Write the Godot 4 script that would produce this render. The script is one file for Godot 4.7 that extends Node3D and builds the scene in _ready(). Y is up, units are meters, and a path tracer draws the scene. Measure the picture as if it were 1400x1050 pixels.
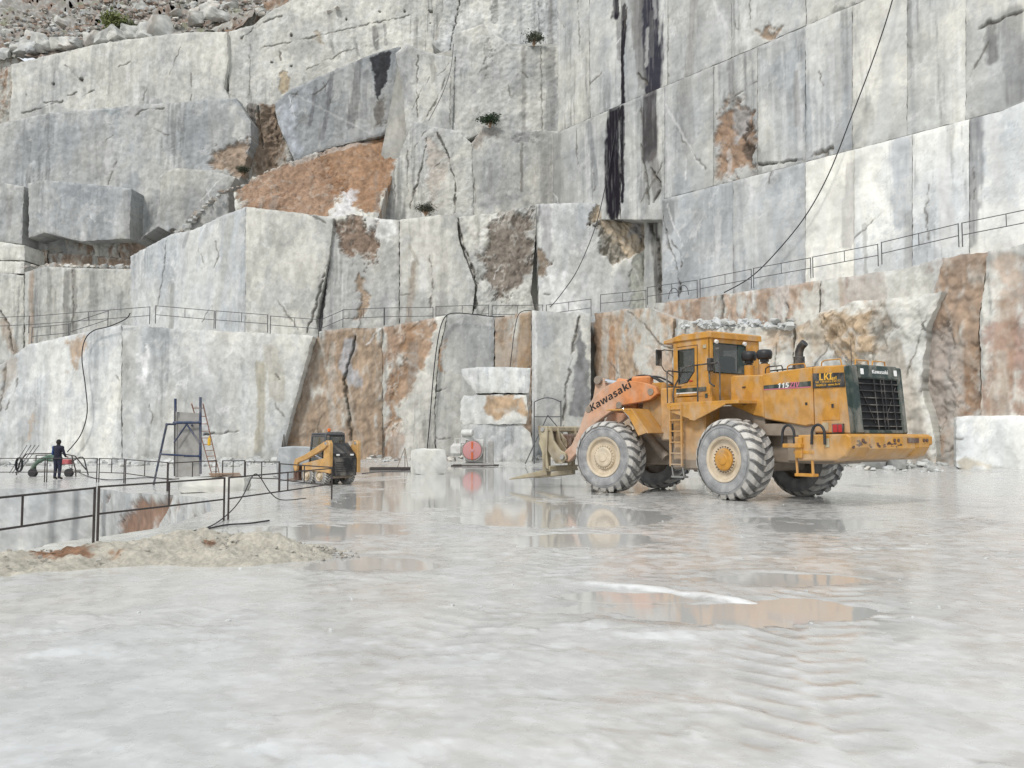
extends Node3D

# ------------------------------------------------------------------ constants
const FOCAL := 1174.0          # focal length of the lens in pixels of a 1400 x 1050 picture
const EYE := 1.55              # height of the camera over the quarry floor
const YELLOW := Color(0.57, 0.275, 0.038)
const ORANGE := Color(0.66, 0.255, 0.085)
const DUST := Color(0.50, 0.42, 0.33)

var pitch := atan(75.0 / FOCAL)
var names := {}
var M := {}
var rng := RandomNumberGenerator.new()
var n_low := FastNoiseLite.new()
var n_mid := FastNoiseLite.new()
var n_fine := FastNoiseLite.new()
var n_ridge := FastNoiseLite.new()
var n_cell := FastNoiseLite.new()

# ------------------------------------------------------------------ mesh builder
class MB:
	var v := PackedVector3Array()
	var n := PackedVector3Array()
	var c := PackedColorArray()
	var i := PackedInt32Array()
	var col := Color(1, 1, 1)
	var xf := Transform3D()
	func tri(a: Vector3, b: Vector3, d: Vector3, na: Vector3, nb: Vector3, nd: Vector3) -> void:
		var k := v.size()
		var g := (b - a).cross(d - a)
		if g.length_squared() < 1e-14:
			return
		v.append(xf * a); v.append(xf * b); v.append(xf * d)
		n.append((xf.basis * na).normalized()); n.append((xf.basis * nb).normalized()); n.append((xf.basis * nd).normalized())
		c.append(col); c.append(col); c.append(col)
		if g.dot(na + nb + nd) > 0.0:
			i.append(k); i.append(k + 2); i.append(k + 1)
		else:
			i.append(k); i.append(k + 1); i.append(k + 2)
	func flat(a: Vector3, b: Vector3, d: Vector3, out: Vector3) -> void:
		var g := (b - a).cross(d - a).normalized()
		if g.dot(out) < 0.0:
			g = -g
		tri(a, b, d, g, g, g)
	func quad(a: Vector3, b: Vector3, d: Vector3, e: Vector3, out: Vector3) -> void:
		flat(a, b, d, out); flat(a, d, e, out)
	func squad(a: Vector3, b: Vector3, d: Vector3, e: Vector3, na: Vector3, nb: Vector3, nd: Vector3, ne: Vector3) -> void:
		tri(a, b, d, na, nb, nd); tri(a, d, e, na, nd, ne)
	# chamfered box between two corners
	func box(lo: Vector3, hi: Vector3, b := 0.015) -> MB:
		var ctr := (lo + hi) * 0.5
		var h := (hi - lo) * 0.5
		b = minf(b, minf(h.x, minf(h.y, h.z)) * 0.6)
		for ax in 3:
			var a1 := (ax + 1) % 3
			var a2 := (ax + 2) % 3
			for s in [-1.0, 1.0]:
				var p: Array[Vector3] = []
				for q in [[-1, -1], [1, -1], [1, 1], [-1, 1]]:
					var w := Vector3()
					w[ax] = s * h[ax]; w[a1] = q[0] * (h[a1] - b); w[a2] = q[1] * (h[a2] - b)
					p.append(ctr + w)
				var o := Vector3(); o[ax] = s
				quad(p[0], p[1], p[2], p[3], o)
		if b > 0.0005:
			for ax in 3:
				var a1 := (ax + 1) % 3
				var a2 := (ax + 2) % 3
				for s1 in [-1.0, 1.0]:
					for s2 in [-1.0, 1.0]:
						var p: Array[Vector3] = []
						for q in [[-1, 0], [1, 0], [1, 1], [-1, 1]]:
							var w := Vector3()
							w[ax] = q[0] * (h[ax] - b)
							w[a1] = s1 * (h[a1] - (b if q[1] == 0 else 0.0))
							w[a2] = s2 * (h[a2] - (0.0 if q[1] == 0 else b))
							p.append(ctr + w)
						var o := Vector3(); o[a1] = s1; o[a2] = s2
						quad(p[0], p[1], p[2], p[3], o)
			for s in 8:
				var g := Vector3(1 if s & 1 else -1, 1 if s & 2 else -1, 1 if s & 4 else -1)
				flat(ctr + g * Vector3(h.x, h.y - b, h.z - b), ctr + g * Vector3(h.x - b, h.y, h.z - b), ctr + g * Vector3(h.x - b, h.y - b, h.z), g)
		return self
	# polygon in x,y extruded along z with chamfered rims
	func prism(poly: Array, z0: float, z1: float, b := 0.012) -> MB:
		var pts := PackedVector2Array(poly)
		var area := 0.0
		for k in pts.size():
			area += pts[k].cross(pts[(k + 1) % pts.size()])
		if area < 0:
			pts.reverse()
		var m := pts.size()
		var ins := PackedVector2Array()
		for k in m:
			var e0 := (pts[k] - pts[(k + m - 1) % m]).normalized()
			var e1 := (pts[(k + 1) % m] - pts[k]).normalized()
			var n0 := Vector2(-e0.y, e0.x); var n1 := Vector2(-e1.y, e1.x)
			var bis := (n0 + n1)
			var l := bis.length()
			bis = bis / maxf(l, 0.3)
			ins.append(pts[k] + bis * b / maxf(bis.dot(n0), 0.45))
		var t := Geometry2D.triangulate_polygon(ins)
		for z in [z0, z1]:
			var o := Vector3(0, 0, -1 if z == z0 else 1)
			for k in range(0, t.size(), 3):
				flat(Vector3(ins[t[k]].x, ins[t[k]].y, z), Vector3(ins[t[k + 1]].x, ins[t[k + 1]].y, z), Vector3(ins[t[k + 2]].x, ins[t[k + 2]].y, z), o)
		for k in m:
			var q := (k + 1) % m
			var e := (pts[q] - pts[k])
			var o := Vector3(e.y, -e.x, 0).normalized()
			quad(Vector3(pts[k].x, pts[k].y, z0 + b), Vector3(pts[q].x, pts[q].y, z0 + b), Vector3(pts[q].x, pts[q].y, z1 - b), Vector3(pts[k].x, pts[k].y, z1 - b), o)
			quad(Vector3(pts[k].x, pts[k].y, z0 + b), Vector3(pts[q].x, pts[q].y, z0 + b), Vector3(ins[q].x, ins[q].y, z0), Vector3(ins[k].x, ins[k].y, z0), o + Vector3(0, 0, -1))
			quad(Vector3(pts[k].x, pts[k].y, z1 - b), Vector3(pts[q].x, pts[q].y, z1 - b), Vector3(ins[q].x, ins[q].y, z1), Vector3(ins[k].x, ins[k].y, z1), o + Vector3(0, 0, 1))
		return self
	func tube(pts: Array, r: float, seg := 8, r2 := -1.0) -> MB:
		var m := pts.size()
		var ring: Array = []
		var prev := Vector3()
		for k in m:
			var d: Vector3
			if k == 0:
				d = pts[1] - pts[0]
			elif k == m - 1:
				d = pts[k] - pts[k - 1]
			else:
				d = (pts[k + 1] - pts[k]).normalized() + (pts[k] - pts[k - 1]).normalized()
			d = d.normalized()
			var a := prev - d * prev.dot(d)
			if a.length() < 0.01:
				a = d.cross(Vector3.UP if absf(d.y) < 0.9 else Vector3.RIGHT)
			a = a.normalized()
			prev = a
			var b := d.cross(a)
			var rr := r if r2 < 0.0 else lerpf(r, r2, float(k) / (m - 1))
			var row: Array = []
			for s in seg:
				var w := TAU * s / seg
				var o := a * cos(w) + b * sin(w)
				row.append([pts[k] + o * rr, o])
			ring.append(row)
		for k in m - 1:
			for s in seg:
				var q := (s + 1) % seg
				squad(ring[k][s][0], ring[k][q][0], ring[k + 1][q][0], ring[k + 1][s][0], ring[k][s][1], ring[k][q][1], ring[k + 1][q][1], ring[k + 1][s][1])
		for k in [0, m - 1]:
			var o: Vector3 = (pts[0] - pts[1]) if k == 0 else (pts[m - 1] - pts[m - 2])
			for s in range(1, seg - 1):
				flat(ring[k][0][0], ring[k][s][0], ring[k][s + 1][0], o)
		return self
	# profile of (offset along axis, radius) turned round an axis through at
	func lathe(at: Vector3, axis: Vector3, prof: Array, seg := 32, smooth := false) -> MB:
		axis = axis.normalized()
		var a := axis.cross(Vector3.UP if absf(axis.y) < 0.9 else Vector3.RIGHT).normalized()
		var b := axis.cross(a)
		for k in prof.size() - 1:
			var p: Vector2 = prof[k]; var q: Vector2 = prof[k + 1]
			var nr := Vector2(q.y - p.y, -(q.x - p.x)).normalized() * -1.0
			var n0 := nr; var n1 := nr
			if smooth:
				if k > 0:
					var e: Vector2 = p - prof[k - 1]
					n0 = (nr + Vector2(-e.y, e.x).normalized()).normalized()
				if k < prof.size() - 2:
					var e2: Vector2 = prof[k + 2] - q
					n1 = (nr + Vector2(-e2.y, e2.x).normalized()).normalized()
			for s in seg:
				var w0 := TAU * s / seg; var w1 := TAU * (s + 1) / seg
				var o0 := a * cos(w0) + b * sin(w0); var o1 := a * cos(w1) + b * sin(w1)
				squad(at + axis * p.x + o0 * p.y, at + axis * p.x + o1 * p.y, at + axis * q.x + o1 * q.y, at + axis * q.x + o0 * q.y,
					axis * n0.x + o0 * n0.y, axis * n0.x + o1 * n0.y, axis * n1.x + o1 * n1.y, axis * n1.x + o0 * n1.y)
		return self
	func cyl(p: Vector3, q: Vector3, r: float, seg := 20, b := 0.008) -> MB:
		var l := (q - p).length()
		return lathe(p, q - p, [Vector2(0, 0), Vector2(0, r - b), Vector2(b, r), Vector2(l - b, r), Vector2(l, r - b), Vector2(l, 0)], seg)
	func mesh() -> ArrayMesh:
		var arr := []
		arr.resize(Mesh.ARRAY_MAX)
		arr[Mesh.ARRAY_VERTEX] = v; arr[Mesh.ARRAY_NORMAL] = n; arr[Mesh.ARRAY_COLOR] = c; arr[Mesh.ARRAY_INDEX] = i
		var me := ArrayMesh.new()
		me.add_surface_from_arrays(Mesh.PRIMITIVE_TRIANGLES, arr)
		return me

# ------------------------------------------------------------------ naming
func numbered(called: String) -> String:
	if not names.has(called):
		names[called] = 0
		return called
	names[called] += 1
	return "%s_%03d" % [called, names[called]]

func tag(o: Node, label := "", category := "", group := "", kind := "") -> Node:
	if label: o.set_meta("label", label)
	if category: o.set_meta("category", category)
	if group: o.set_meta("group", group)
	if kind: o.set_meta("kind", kind)
	return o

func thing(called: String, label: String, category: String, at := Vector3.ZERO, turn := 0.0, group := "") -> Node3D:
	var o := Node3D.new()
	o.name = numbered(called)
	add_child(o, true)
	o.position = at
	o.rotation.y = turn
	tag(o, label, category, group)
	return o

func put(called: String, m: Mesh, mat: Material, parent: Node = self, xf := Transform3D()) -> MeshInstance3D:
	var o := MeshInstance3D.new()
	o.mesh = m
	o.material_override = mat
	o.transform = xf
	if parent == self:
		o.name = numbered(called)
	else:
		var k := 0
		o.name = called
		while parent.has_node(NodePath(String(o.name))):
			k += 1
			o.name = "%s_%03d" % [called, k]
	parent.add_child(o, true)
	return o

func part(called: String, b: MB, mat: Material, parent: Node, xf := Transform3D()) -> MeshInstance3D:
	return put(called, b.mesh(), mat, parent, xf)

func group_node(called: String, parent: Node, xf := Transform3D()) -> Node3D:
	var o := Node3D.new()
	var k := 0
	o.name = called
	while parent.has_node(NodePath(String(o.name))):
		k += 1
		o.name = "%s_%03d" % [called, k]
	parent.add_child(o, true)
	o.transform = xf
	return o

# ------------------------------------------------------------------ measuring: a direction in the survey picture meets a plane of the quarry
func ray(px: float, py: float) -> Vector3:
	var a := (px - 700.0) / FOCAL
	var b := (525.0 - py) / FOCAL
	var c := cos(pitch); var s := sin(pitch)
	return Vector3(a, b * c + s, -(c - b * s))

func plane(px: float, depth: float, turn_deg: float, lean_deg := 0.0, height := 0.0) -> Dictionary:
	var t := deg_to_rad(turn_deg)
	var e := Vector3(cos(t), 0, sin(t))
	var n0 := Vector3(-e.z, 0, e.x)
	var l := deg_to_rad(lean_deg)
	var w := (Vector3.UP * cos(l) - n0 * sin(l)).normalized()
	var n := e.cross(w)
	return {"o": Vector3((px - 700.0) / FOCAL * depth, height, -depth), "e": e, "w": w, "n": n}

func uv_at(p: Dictionary, px: float, py: float, off := 0.0) -> Vector2:
	var d := ray(px, py)
	var o: Vector3 = p.o + p.n * off
	var eye := Vector3(0, EYE, 0)
	var t: float = (o - eye).dot(p.n) / d.dot(p.n)
	var q: Vector3 = eye + d * t - o
	return Vector2(q.dot(p.e), q.dot(p.w))

func on_plane(p: Dictionary, px: float, py: float, off := 0.0) -> Vector3:
	var q := uv_at(p, px, py, off)
	return p.o + p.e * q.x + p.w * q.y + p.n * off

func on_floor(px: float, py: float, h := 0.0) -> Vector3:
	var d := ray(px, py)
	return Vector3(0, EYE, 0) + d * ((h - EYE) / d.y)

func at_depth(px: float, py: float, depth: float) -> Vector3:
	var d := ray(px, py)
	return Vector3(0, EYE, 0) + d * (depth / -d.z)

# ------------------------------------------------------------------ materials
func std(color: Color, rough := 0.6, metal := 0.0, linear := true) -> StandardMaterial3D:
	var m := StandardMaterial3D.new()
	m.albedo_color = color.linear_to_srgb() if linear else color
	m.roughness = rough
	m.metallic = metal
	return m

func noise_tex(seed_: int, freq: float, octaves: int, lo: Color, hi: Color, size := 1024, kind := FastNoiseLite.TYPE_SIMPLEX_SMOOTH, p0 := 0.0, p1 := 1.0) -> NoiseTexture2D:
	var n := FastNoiseLite.new()
	n.seed = seed_
	n.noise_type = kind
	n.frequency = freq
	n.fractal_type = FastNoiseLite.FRACTAL_FBM
	n.fractal_octaves = octaves
	n.fractal_gain = 0.56
	n.domain_warp_enabled = true
	n.domain_warp_amplitude = 0.35 / freq
	n.domain_warp_frequency = freq * 1.5
	n.domain_warp_fractal_octaves = 4
	var t := NoiseTexture2D.new()
	t.width = size; t.height = size
	t.seamless = true
	t.noise = n
	var g := Gradient.new()
	g.offsets = PackedFloat32Array([p0, p1])
	g.colors = PackedColorArray([lo, hi])
	t.color_ramp = g
	return t

func noise_normal(seed_: int, freq: float, octaves: int, strength: float, size := 1024) -> NoiseTexture2D:
	var n := FastNoiseLite.new()
	n.seed = seed_
	n.noise_type = FastNoiseLite.TYPE_SIMPLEX_SMOOTH
	n.frequency = freq
	n.fractal_octaves = octaves
	var t := NoiseTexture2D.new()
	t.width = size; t.height = size
	t.seamless = true
	t.as_normal_map = true
	t.bump_strength = strength
	t.noise = n
	return t

func triplanar(m: StandardMaterial3D, scale: float, world := true) -> StandardMaterial3D:
	m.uv1_triplanar = true
	m.uv1_world_triplanar = world
	m.uv1_scale = Vector3.ONE * scale
	return m

func make_materials() -> void:
	n_low.seed = 11; n_low.noise_type = FastNoiseLite.TYPE_SIMPLEX_SMOOTH; n_low.frequency = 1.0; n_low.fractal_octaves = 3
	n_mid.seed = 23; n_mid.noise_type = FastNoiseLite.TYPE_SIMPLEX_SMOOTH; n_mid.frequency = 1.0; n_mid.fractal_octaves = 5; n_mid.domain_warp_enabled = true; n_mid.domain_warp_amplitude = 0.5; n_mid.domain_warp_frequency = 0.8
	n_fine.seed = 37; n_fine.noise_type = FastNoiseLite.TYPE_SIMPLEX; n_fine.frequency = 1.0; n_fine.fractal_octaves = 3
	n_ridge.seed = 53; n_ridge.noise_type = FastNoiseLite.TYPE_SIMPLEX_SMOOTH; n_ridge.frequency = 1.0; n_ridge.fractal_type = FastNoiseLite.FRACTAL_RIDGED; n_ridge.fractal_octaves = 3
	n_cell.seed = 71; n_cell.noise_type = FastNoiseLite.TYPE_CELLULAR; n_cell.frequency = 1.0; n_cell.cellular_return_type = FastNoiseLite.RETURN_DISTANCE2_SUB; n_cell.fractal_type = FastNoiseLite.FRACTAL_NONE
	# marble of the quarry walls and the loose blocks
	var rock := std(Color(1, 1, 1), 0.82)
	rock.vertex_color_use_as_albedo = true
	rock.albedo_texture = noise_tex(3, 0.003, 9, Color(0.90, 0.90, 0.895), Color(1.0, 1.0, 1.0), 2048, FastNoiseLite.TYPE_SIMPLEX_SMOOTH, 0.2, 0.75)
	rock.normal_enabled = true
	rock.normal_texture = noise_normal(5, 0.012, 7, 10.0)
	rock.normal_scale = 0.06
	triplanar(rock, 0.13)
	rock.uv1_scale = Vector3(0.16, 0.06, 0.16)
	rock.detail_enabled = true
	rock.detail_blend_mode = BaseMaterial3D.BLEND_MODE_MUL
	rock.detail_albedo = noise_tex(61, 0.005, 9, Color(0.93, 0.93, 0.93), Color(1.0, 1.0, 1.0), 1024, FastNoiseLite.TYPE_SIMPLEX_SMOOTH, 0.25, 0.6)
	rock.detail_uv_layer = BaseMaterial3D.DETAIL_UV_2
	rock.uv2_triplanar = true
	rock.uv2_world_triplanar = true
	rock.uv2_scale = Vector3.ONE * 0.27
	rock.metallic_specular = 0.25
	M.rock = rock
	# wet marble slurry of the floor
	var fl := std(Color(1, 1, 1), 1.0)
	fl.vertex_color_use_as_albedo = true
	fl.albedo_texture = noise_tex(7, 0.004, 8, Color(0.95, 0.95, 0.948), Color(1.0, 1.0, 1.0), 2048, FastNoiseLite.TYPE_SIMPLEX_SMOOTH, 0.40, 0.58)
	fl.roughness_texture = noise_tex(9, 0.016, 6, Color(0.22, 0.22, 0.22), Color(0.5, 0.5, 0.5), 1024, FastNoiseLite.TYPE_SIMPLEX_SMOOTH, 0.38, 0.62)
	fl.roughness_texture_channel = BaseMaterial3D.TEXTURE_CHANNEL_RED
	fl.normal_enabled = true
	fl.normal_texture = noise_normal(13, 0.01, 6, 8.0)
	fl.normal_scale = 0.03
	triplanar(fl, 0.16)
	fl.detail_enabled = true
	fl.detail_blend_mode = BaseMaterial3D.BLEND_MODE_MUL
	fl.detail_albedo = noise_tex(67, 0.011, 8, Color(0.975, 0.975, 0.972), Color(1.0, 1.0, 1.0), 2048, FastNoiseLite.TYPE_SIMPLEX_SMOOTH, 0.47, 0.54)
	fl.detail_uv_layer = BaseMaterial3D.DETAIL_UV_2
	fl.uv2_triplanar = true
	fl.uv2_world_triplanar = true
	fl.uv2_scale = Vector3(0.20, 0.30, 0.30)
	fl.clearcoat_enabled = true
	fl.clearcoat = 0.55
	fl.clearcoat_roughness = 0.16
	M.floor = fl
	M.water = std(Color(0.50, 0.49, 0.465), 0.06)
	M.water.normal_enabled = true
	M.water.normal_texture = noise_normal(17, 0.008, 2, 2.0, 512)
	M.water.normal_scale = 0.05
	triplanar(M.water, 0.5)
	var sand := std(Color(1, 1, 1), 0.9)
	sand.vertex_color_use_as_albedo = true
	sand.albedo_texture = noise_tex(19, 0.02, 6, Color(0.86, 0.86, 0.86), Color(1, 1, 1), 1024, FastNoiseLite.TYPE_SIMPLEX, 0.3, 0.65)
	sand.normal_enabled = true
	sand.normal_texture = noise_normal(21, 0.03, 5, 8.0)
	sand.normal_scale = 0.35
	triplanar(sand, 0.6)
	M.sand = sand
	# machine paint, each with grime from a shared noise
	var grime := noise_tex(29, 0.006, 8, Color(0.90, 0.895, 0.885), Color(1, 1, 1), 1024, FastNoiseLite.TYPE_SIMPLEX_SMOOTH, 0.25, 0.7)
	var dust := noise_tex(33, 0.007, 8, Color(0.70, 0.67, 0.62, 0.0), Color(0.70, 0.67, 0.62, 0.40), 1024, FastNoiseLite.TYPE_SIMPLEX_SMOOTH, 0.40, 0.78)
	var wear := noise_tex(31, 0.02, 5, Color(0.34, 0.34, 0.34), Color(0.7, 0.7, 0.7), 512)
	for k in [["painted", Color(1, 1, 1), 0.0], ["yellow", YELLOW, 0.0], ["orange", Color(0.68, 0.265, 0.085), 0.0], ["cream", Color(0.47, 0.41, 0.28), 0.0], ["green", Color(0.016, 0.036, 0.030), 0.0], ["black", Color(0.018, 0.018, 0.02), 0.0], ["steel", Color(0.30, 0.30, 0.29), 0.3], ["white_paint", Color(0.62, 0.62, 0.60), 0.0],
			["blue", Color(0.022, 0.045, 0.115), 0.0], ["rust", Color(0.13, 0.07, 0.05), 0.1], ["red", Color(0.45, 0.10, 0.11), 0.0], ["skid_orange", Color(0.58, 0.34, 0.12), 0.0], ["dusty", Color(0.30, 0.25, 0.20), 0.0], ["rim_cream", Color(0.66, 0.56, 0.42), 0.0], ["ladder_red", Color(0.34, 0.13, 0.07), 0.0], ["machine_green", Color(0.07, 0.14, 0.10), 0.0], ["dull_grey", Color(0.36, 0.35, 0.33), 0.0]]:
		var m := std(k[1], 1.0, k[2])
		m.albedo_texture = grime
		m.roughness_texture = wear
		m.roughness_texture_channel = BaseMaterial3D.TEXTURE_CHANNEL_RED
		triplanar(m, 0.42, false)
		m.vertex_color_use_as_albedo = true
		if not k[0] in ["white_paint", "steel", "dusty", "dull_grey"]:
			m.detail_enabled = true
			m.detail_blend_mode = BaseMaterial3D.BLEND_MODE_MIX
			m.detail_albedo = dust
			m.detail_uv_layer = BaseMaterial3D.DETAIL_UV_2
			m.uv2_triplanar = true
			m.uv2_scale = Vector3(0.30, 0.16, 0.30)
		M[k[0]] = m
	var tyre := std(Color(1, 1, 1), 0.9)
	tyre.vertex_color_use_as_albedo = true
	tyre.albedo_texture = noise_tex(41, 0.03, 5, Color(0.84, 0.84, 0.84), Color(1, 1, 1), 512)
	triplanar(tyre, 1.2, false)
	M.tyre = tyre
	M.chrome = std(Color(0.75, 0.76, 0.78), 0.15, 1.0)
	M.rubber = std(Color(0.02, 0.02, 0.022), 0.5)
	M.hose = std(Color(0.025, 0.025, 0.028), 0.6)
	M.pipe = std(Color(0.055, 0.045, 0.042), 0.65, 0.2)
	M.pipe_grey = std(Color(0.10, 0.10, 0.105), 0.6, 0.2)
	M.void = std(Color(0.008, 0.008, 0.009), 0.8)
	M.letter_black = std(Color(0.02, 0.015, 0.012), 0.5)
	M.letter_white = std(Color(0.75, 0.75, 0.73), 0.5)
	M.letter_yellow = std(Color(0.75, 0.42, 0.05), 0.5)
	M.letter_pink = std(Color(0.55, 0.16, 0.24), 0.5)
	M.lamp_red = std(Color(0.42, 0.02, 0.02), 0.2)
	M.lamp_white = std(Color(0.8, 0.8, 0.78), 0.15)
	M.beacon = std(Color(0.75, 0.16, 0.02), 0.2)
	var glass := std(Color(0.015, 0.03, 0.026), 0.03)
	glass.albedo_color.a = 0.45
	glass.transparency = BaseMaterial3D.TRANSPARENCY_ALPHA
	M.glass = glass
	var leaf := std(Color(1, 1, 1), 0.7)
	leaf.vertex_color_use_as_albedo = true
	leaf.backlight_enabled = true
	leaf.backlight = Color(0.2, 0.25, 0.1)
	leaf.cull_mode = BaseMaterial3D.CULL_DISABLED
	M.leaf = leaf
	M.cloth = std(Color(1, 1, 1), 0.9)
	M.cloth.vertex_color_use_as_albedo = true
	M.plank = std(Color(0.30, 0.20, 0.13), 0.85)

func setup_view() -> void:
	var cam := Camera3D.new()
	cam.name = "camera"
	add_child(cam)
	cam.position = Vector3(0, EYE, 0)
	cam.rotation.x = pitch
	cam.fov = rad_to_deg(2.0 * atan(525.0 / FOCAL))
	cam.near = 0.05
	cam.far = 700.0
	cam.current = true
	var we := WorldEnvironment.new()
	we.name = "environment"
	var e := Environment.new()
	e.background_mode = Environment.BG_SKY
	var sky := Sky.new()
	var sm := ProceduralSkyMaterial.new()
	sm.sky_top_color = Color(0.80, 0.825, 0.85)
	sm.sky_horizon_color = Color(0.875, 0.885, 0.89)
	sm.sky_curve = 0.2
	sm.ground_bottom_color = Color(0.6, 0.6, 0.6)
	sm.ground_horizon_color = Color(0.75, 0.75, 0.75)
	sky.sky_material = sm
	e.sky = sky
	e.tonemap_mode = Environment.TONE_MAPPER_LINEAR
	e.tonemap_exposure = 1.37
	e.sdfgi_enabled = true
	e.ssao_enabled = true
	e.ssil_enabled = true
	we.environment = e
	add_child(we)
	var sun := DirectionalLight3D.new()
	sun.name = "sun"
	sun.light_energy = 0.5
	sun.light_angular_distance = 11.0
	sun.light_color = Color(1.0, 0.98, 0.955)
	sun.shadow_enabled = true
	sun.rotation_degrees = Vector3(-46, -28, 0)
	add_child(sun)

func _ready() -> void:
	setup_view()
	make_materials()
	build_floor(); build_pit()
	build_cliff()
	build_rubble()
	build_blocks()
	build_sand()
	build_loader()
	build_skid()
	build_frame()
	build_saw()
	build_green_machine()
	build_worker()
	build_railings()
	build_cables()
	build_plants()

# ------------------------------------------------------------------ rock
const CREAM := Color(0.665, 0.652, 0.595)
const GREYBLUE := Color(0.51, 0.538, 0.562)
const GREY := Color(0.455, 0.462, 0.46)
const WHITE := Color(0.79, 0.79, 0.78)
const BROWN := Color(0.30, 0.185, 0.115)
const TAN := Color(0.46, 0.33, 0.22)
const RUSTY := Color(0.34, 0.165, 0.085)
const SOOT := Color(0.020, 0.018, 0.025)
const DIRT := Color(0.16, 0.145, 0.12)

func poly_px(pl: Dictionary, pts: Array, off: float) -> PackedVector2Array:
	var o := PackedVector2Array()
	for k in range(0, pts.size(), 2):
		o.append(uv_at(pl, pts[k], pts[k + 1], off))
	return o

func along(c: PackedVector2Array, lens_: PackedFloat32Array, t: float) -> Vector2:
	var want := t * lens_[lens_.size() - 1]
	for k in range(1, c.size()):
		if lens_[k] >= want or k == c.size() - 1:
			var l := lens_[k] - lens_[k - 1]
			return c[k - 1].lerp(c[k], clampf((want - lens_[k - 1]) / maxf(l, 1e-6), 0, 1))
	return c[0]

func lengths(c: PackedVector2Array) -> PackedFloat32Array:
	var o := PackedFloat32Array([0.0])
	for k in range(1, c.size()):
		o.append(o[k - 1] + c[k].distance_to(c[k - 1]))
	return o

func poly_dist(p: Vector2, c: PackedVector2Array, closed: bool) -> float:
	var best := 1e9
	var inside := false
	var m := c.size()
	for k in (m if closed else m - 1):
		var a := c[k]; var b := c[(k + 1) % m]
		var ab := b - a
		var t := clampf((p - a).dot(ab) / maxf(ab.length_squared(), 1e-9), 0.0, 1.0)
		best = minf(best, p.distance_squared_to(a + ab * t))
		if closed and (a.y > p.y) != (b.y > p.y) and p.x < (b.x - a.x) * (p.y - a.y) / (b.y - a.y) + a.x:
			inside = not inside
	return -sqrt(best) if inside else sqrt(best)

# colour of plain sawn marble at u along and v up its plane
func marble(u: float, v: float, k: float, warm: float, tone: float, streak: float) -> Color:
	var lo := n_low.get_noise_3d(u * 0.10, v * 0.10, k)
	streak *= 0.15 + 1.15 * smoothstep(-0.05, 0.38, n_low.get_noise_3d(u * 0.16, v * 0.035, k + 401.0))
	var wx := n_fine.get_noise_3d(u * 0.7, v * 0.5, k + 211.0)
	var cl := n_mid.get_noise_3d(u * 0.40 + wx * 0.35, v * 0.26 + wx * 0.3, k + 7.0)
	var st := n_mid.get_noise_3d(u * 0.70, v * 0.04, k + 19.0)
	var fs := n_fine.get_noise_3d(u * 2.4 + wx * 0.2, v * 0.10, k + 31.0)
	var f2 := n_fine.get_noise_3d(u * 6.0, v * 0.45, k + 33.0)
	var fi := n_fine.get_noise_3d(u * 4.2, v * 4.2, k + 43.0)
	var pa := n_mid.get_noise_3d(u * 0.17 + wx * 0.25, v * 0.13 + wx * 0.2, k + 301.0)
	var rd := n_ridge.get_noise_3d(u * 0.16 + cl * 0.5, v * 0.20 - u * 0.07 + cl * 0.3, k + 3.0)
	var w := clampf(warm + 0.01 + lo * 0.55 + st * 0.30 + (0.22 if pa > 0.12 else 0.0), 0.0, 1.0)
	var c := GREYBLUE.lerp(CREAM, w)
	c = c.lerp(GREY, clampf(-cl * 0.9 - 0.12, 0.0, 0.4))
	# sharply bounded darker and paler fields, as where a crust has come away
	var l := 1.0 + cl * 0.17 + lo * 0.14 + st * 0.20 * streak + fs * 0.12 * streak + f2 * 0.06 * streak + fi * 0.045
	l += 0.08 * smoothstep(0.11, 0.14, pa + fi * 0.04) - 0.10 * smoothstep(0.13, 0.16, -pa + fi * 0.05)
	c = c * (tone * l)
	var white := smoothstep(0.66, 0.9, rd) * 0.5 + smoothstep(0.22, 0.42, st * 0.7 + fs * 0.45 + f2 * 0.15) * 0.38 * streak
	c = c.lerp(WHITE * minf(tone, 1.05), clampf(white, 0.0, 0.65))
	var dk := smoothstep(0.20, 0.40, -st * 0.8 - fs * 0.5 - f2 * 0.2 + cl * 0.2) * 0.42 * streak
	dk += smoothstep(0.58, 0.68, fi + cl * 0.15) * 0.25
	c = c.lerp(Color(0.20, 0.20, 0.195), clampf(dk, 0.0, 0.7))
	c.a = 1.0
	return c

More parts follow.
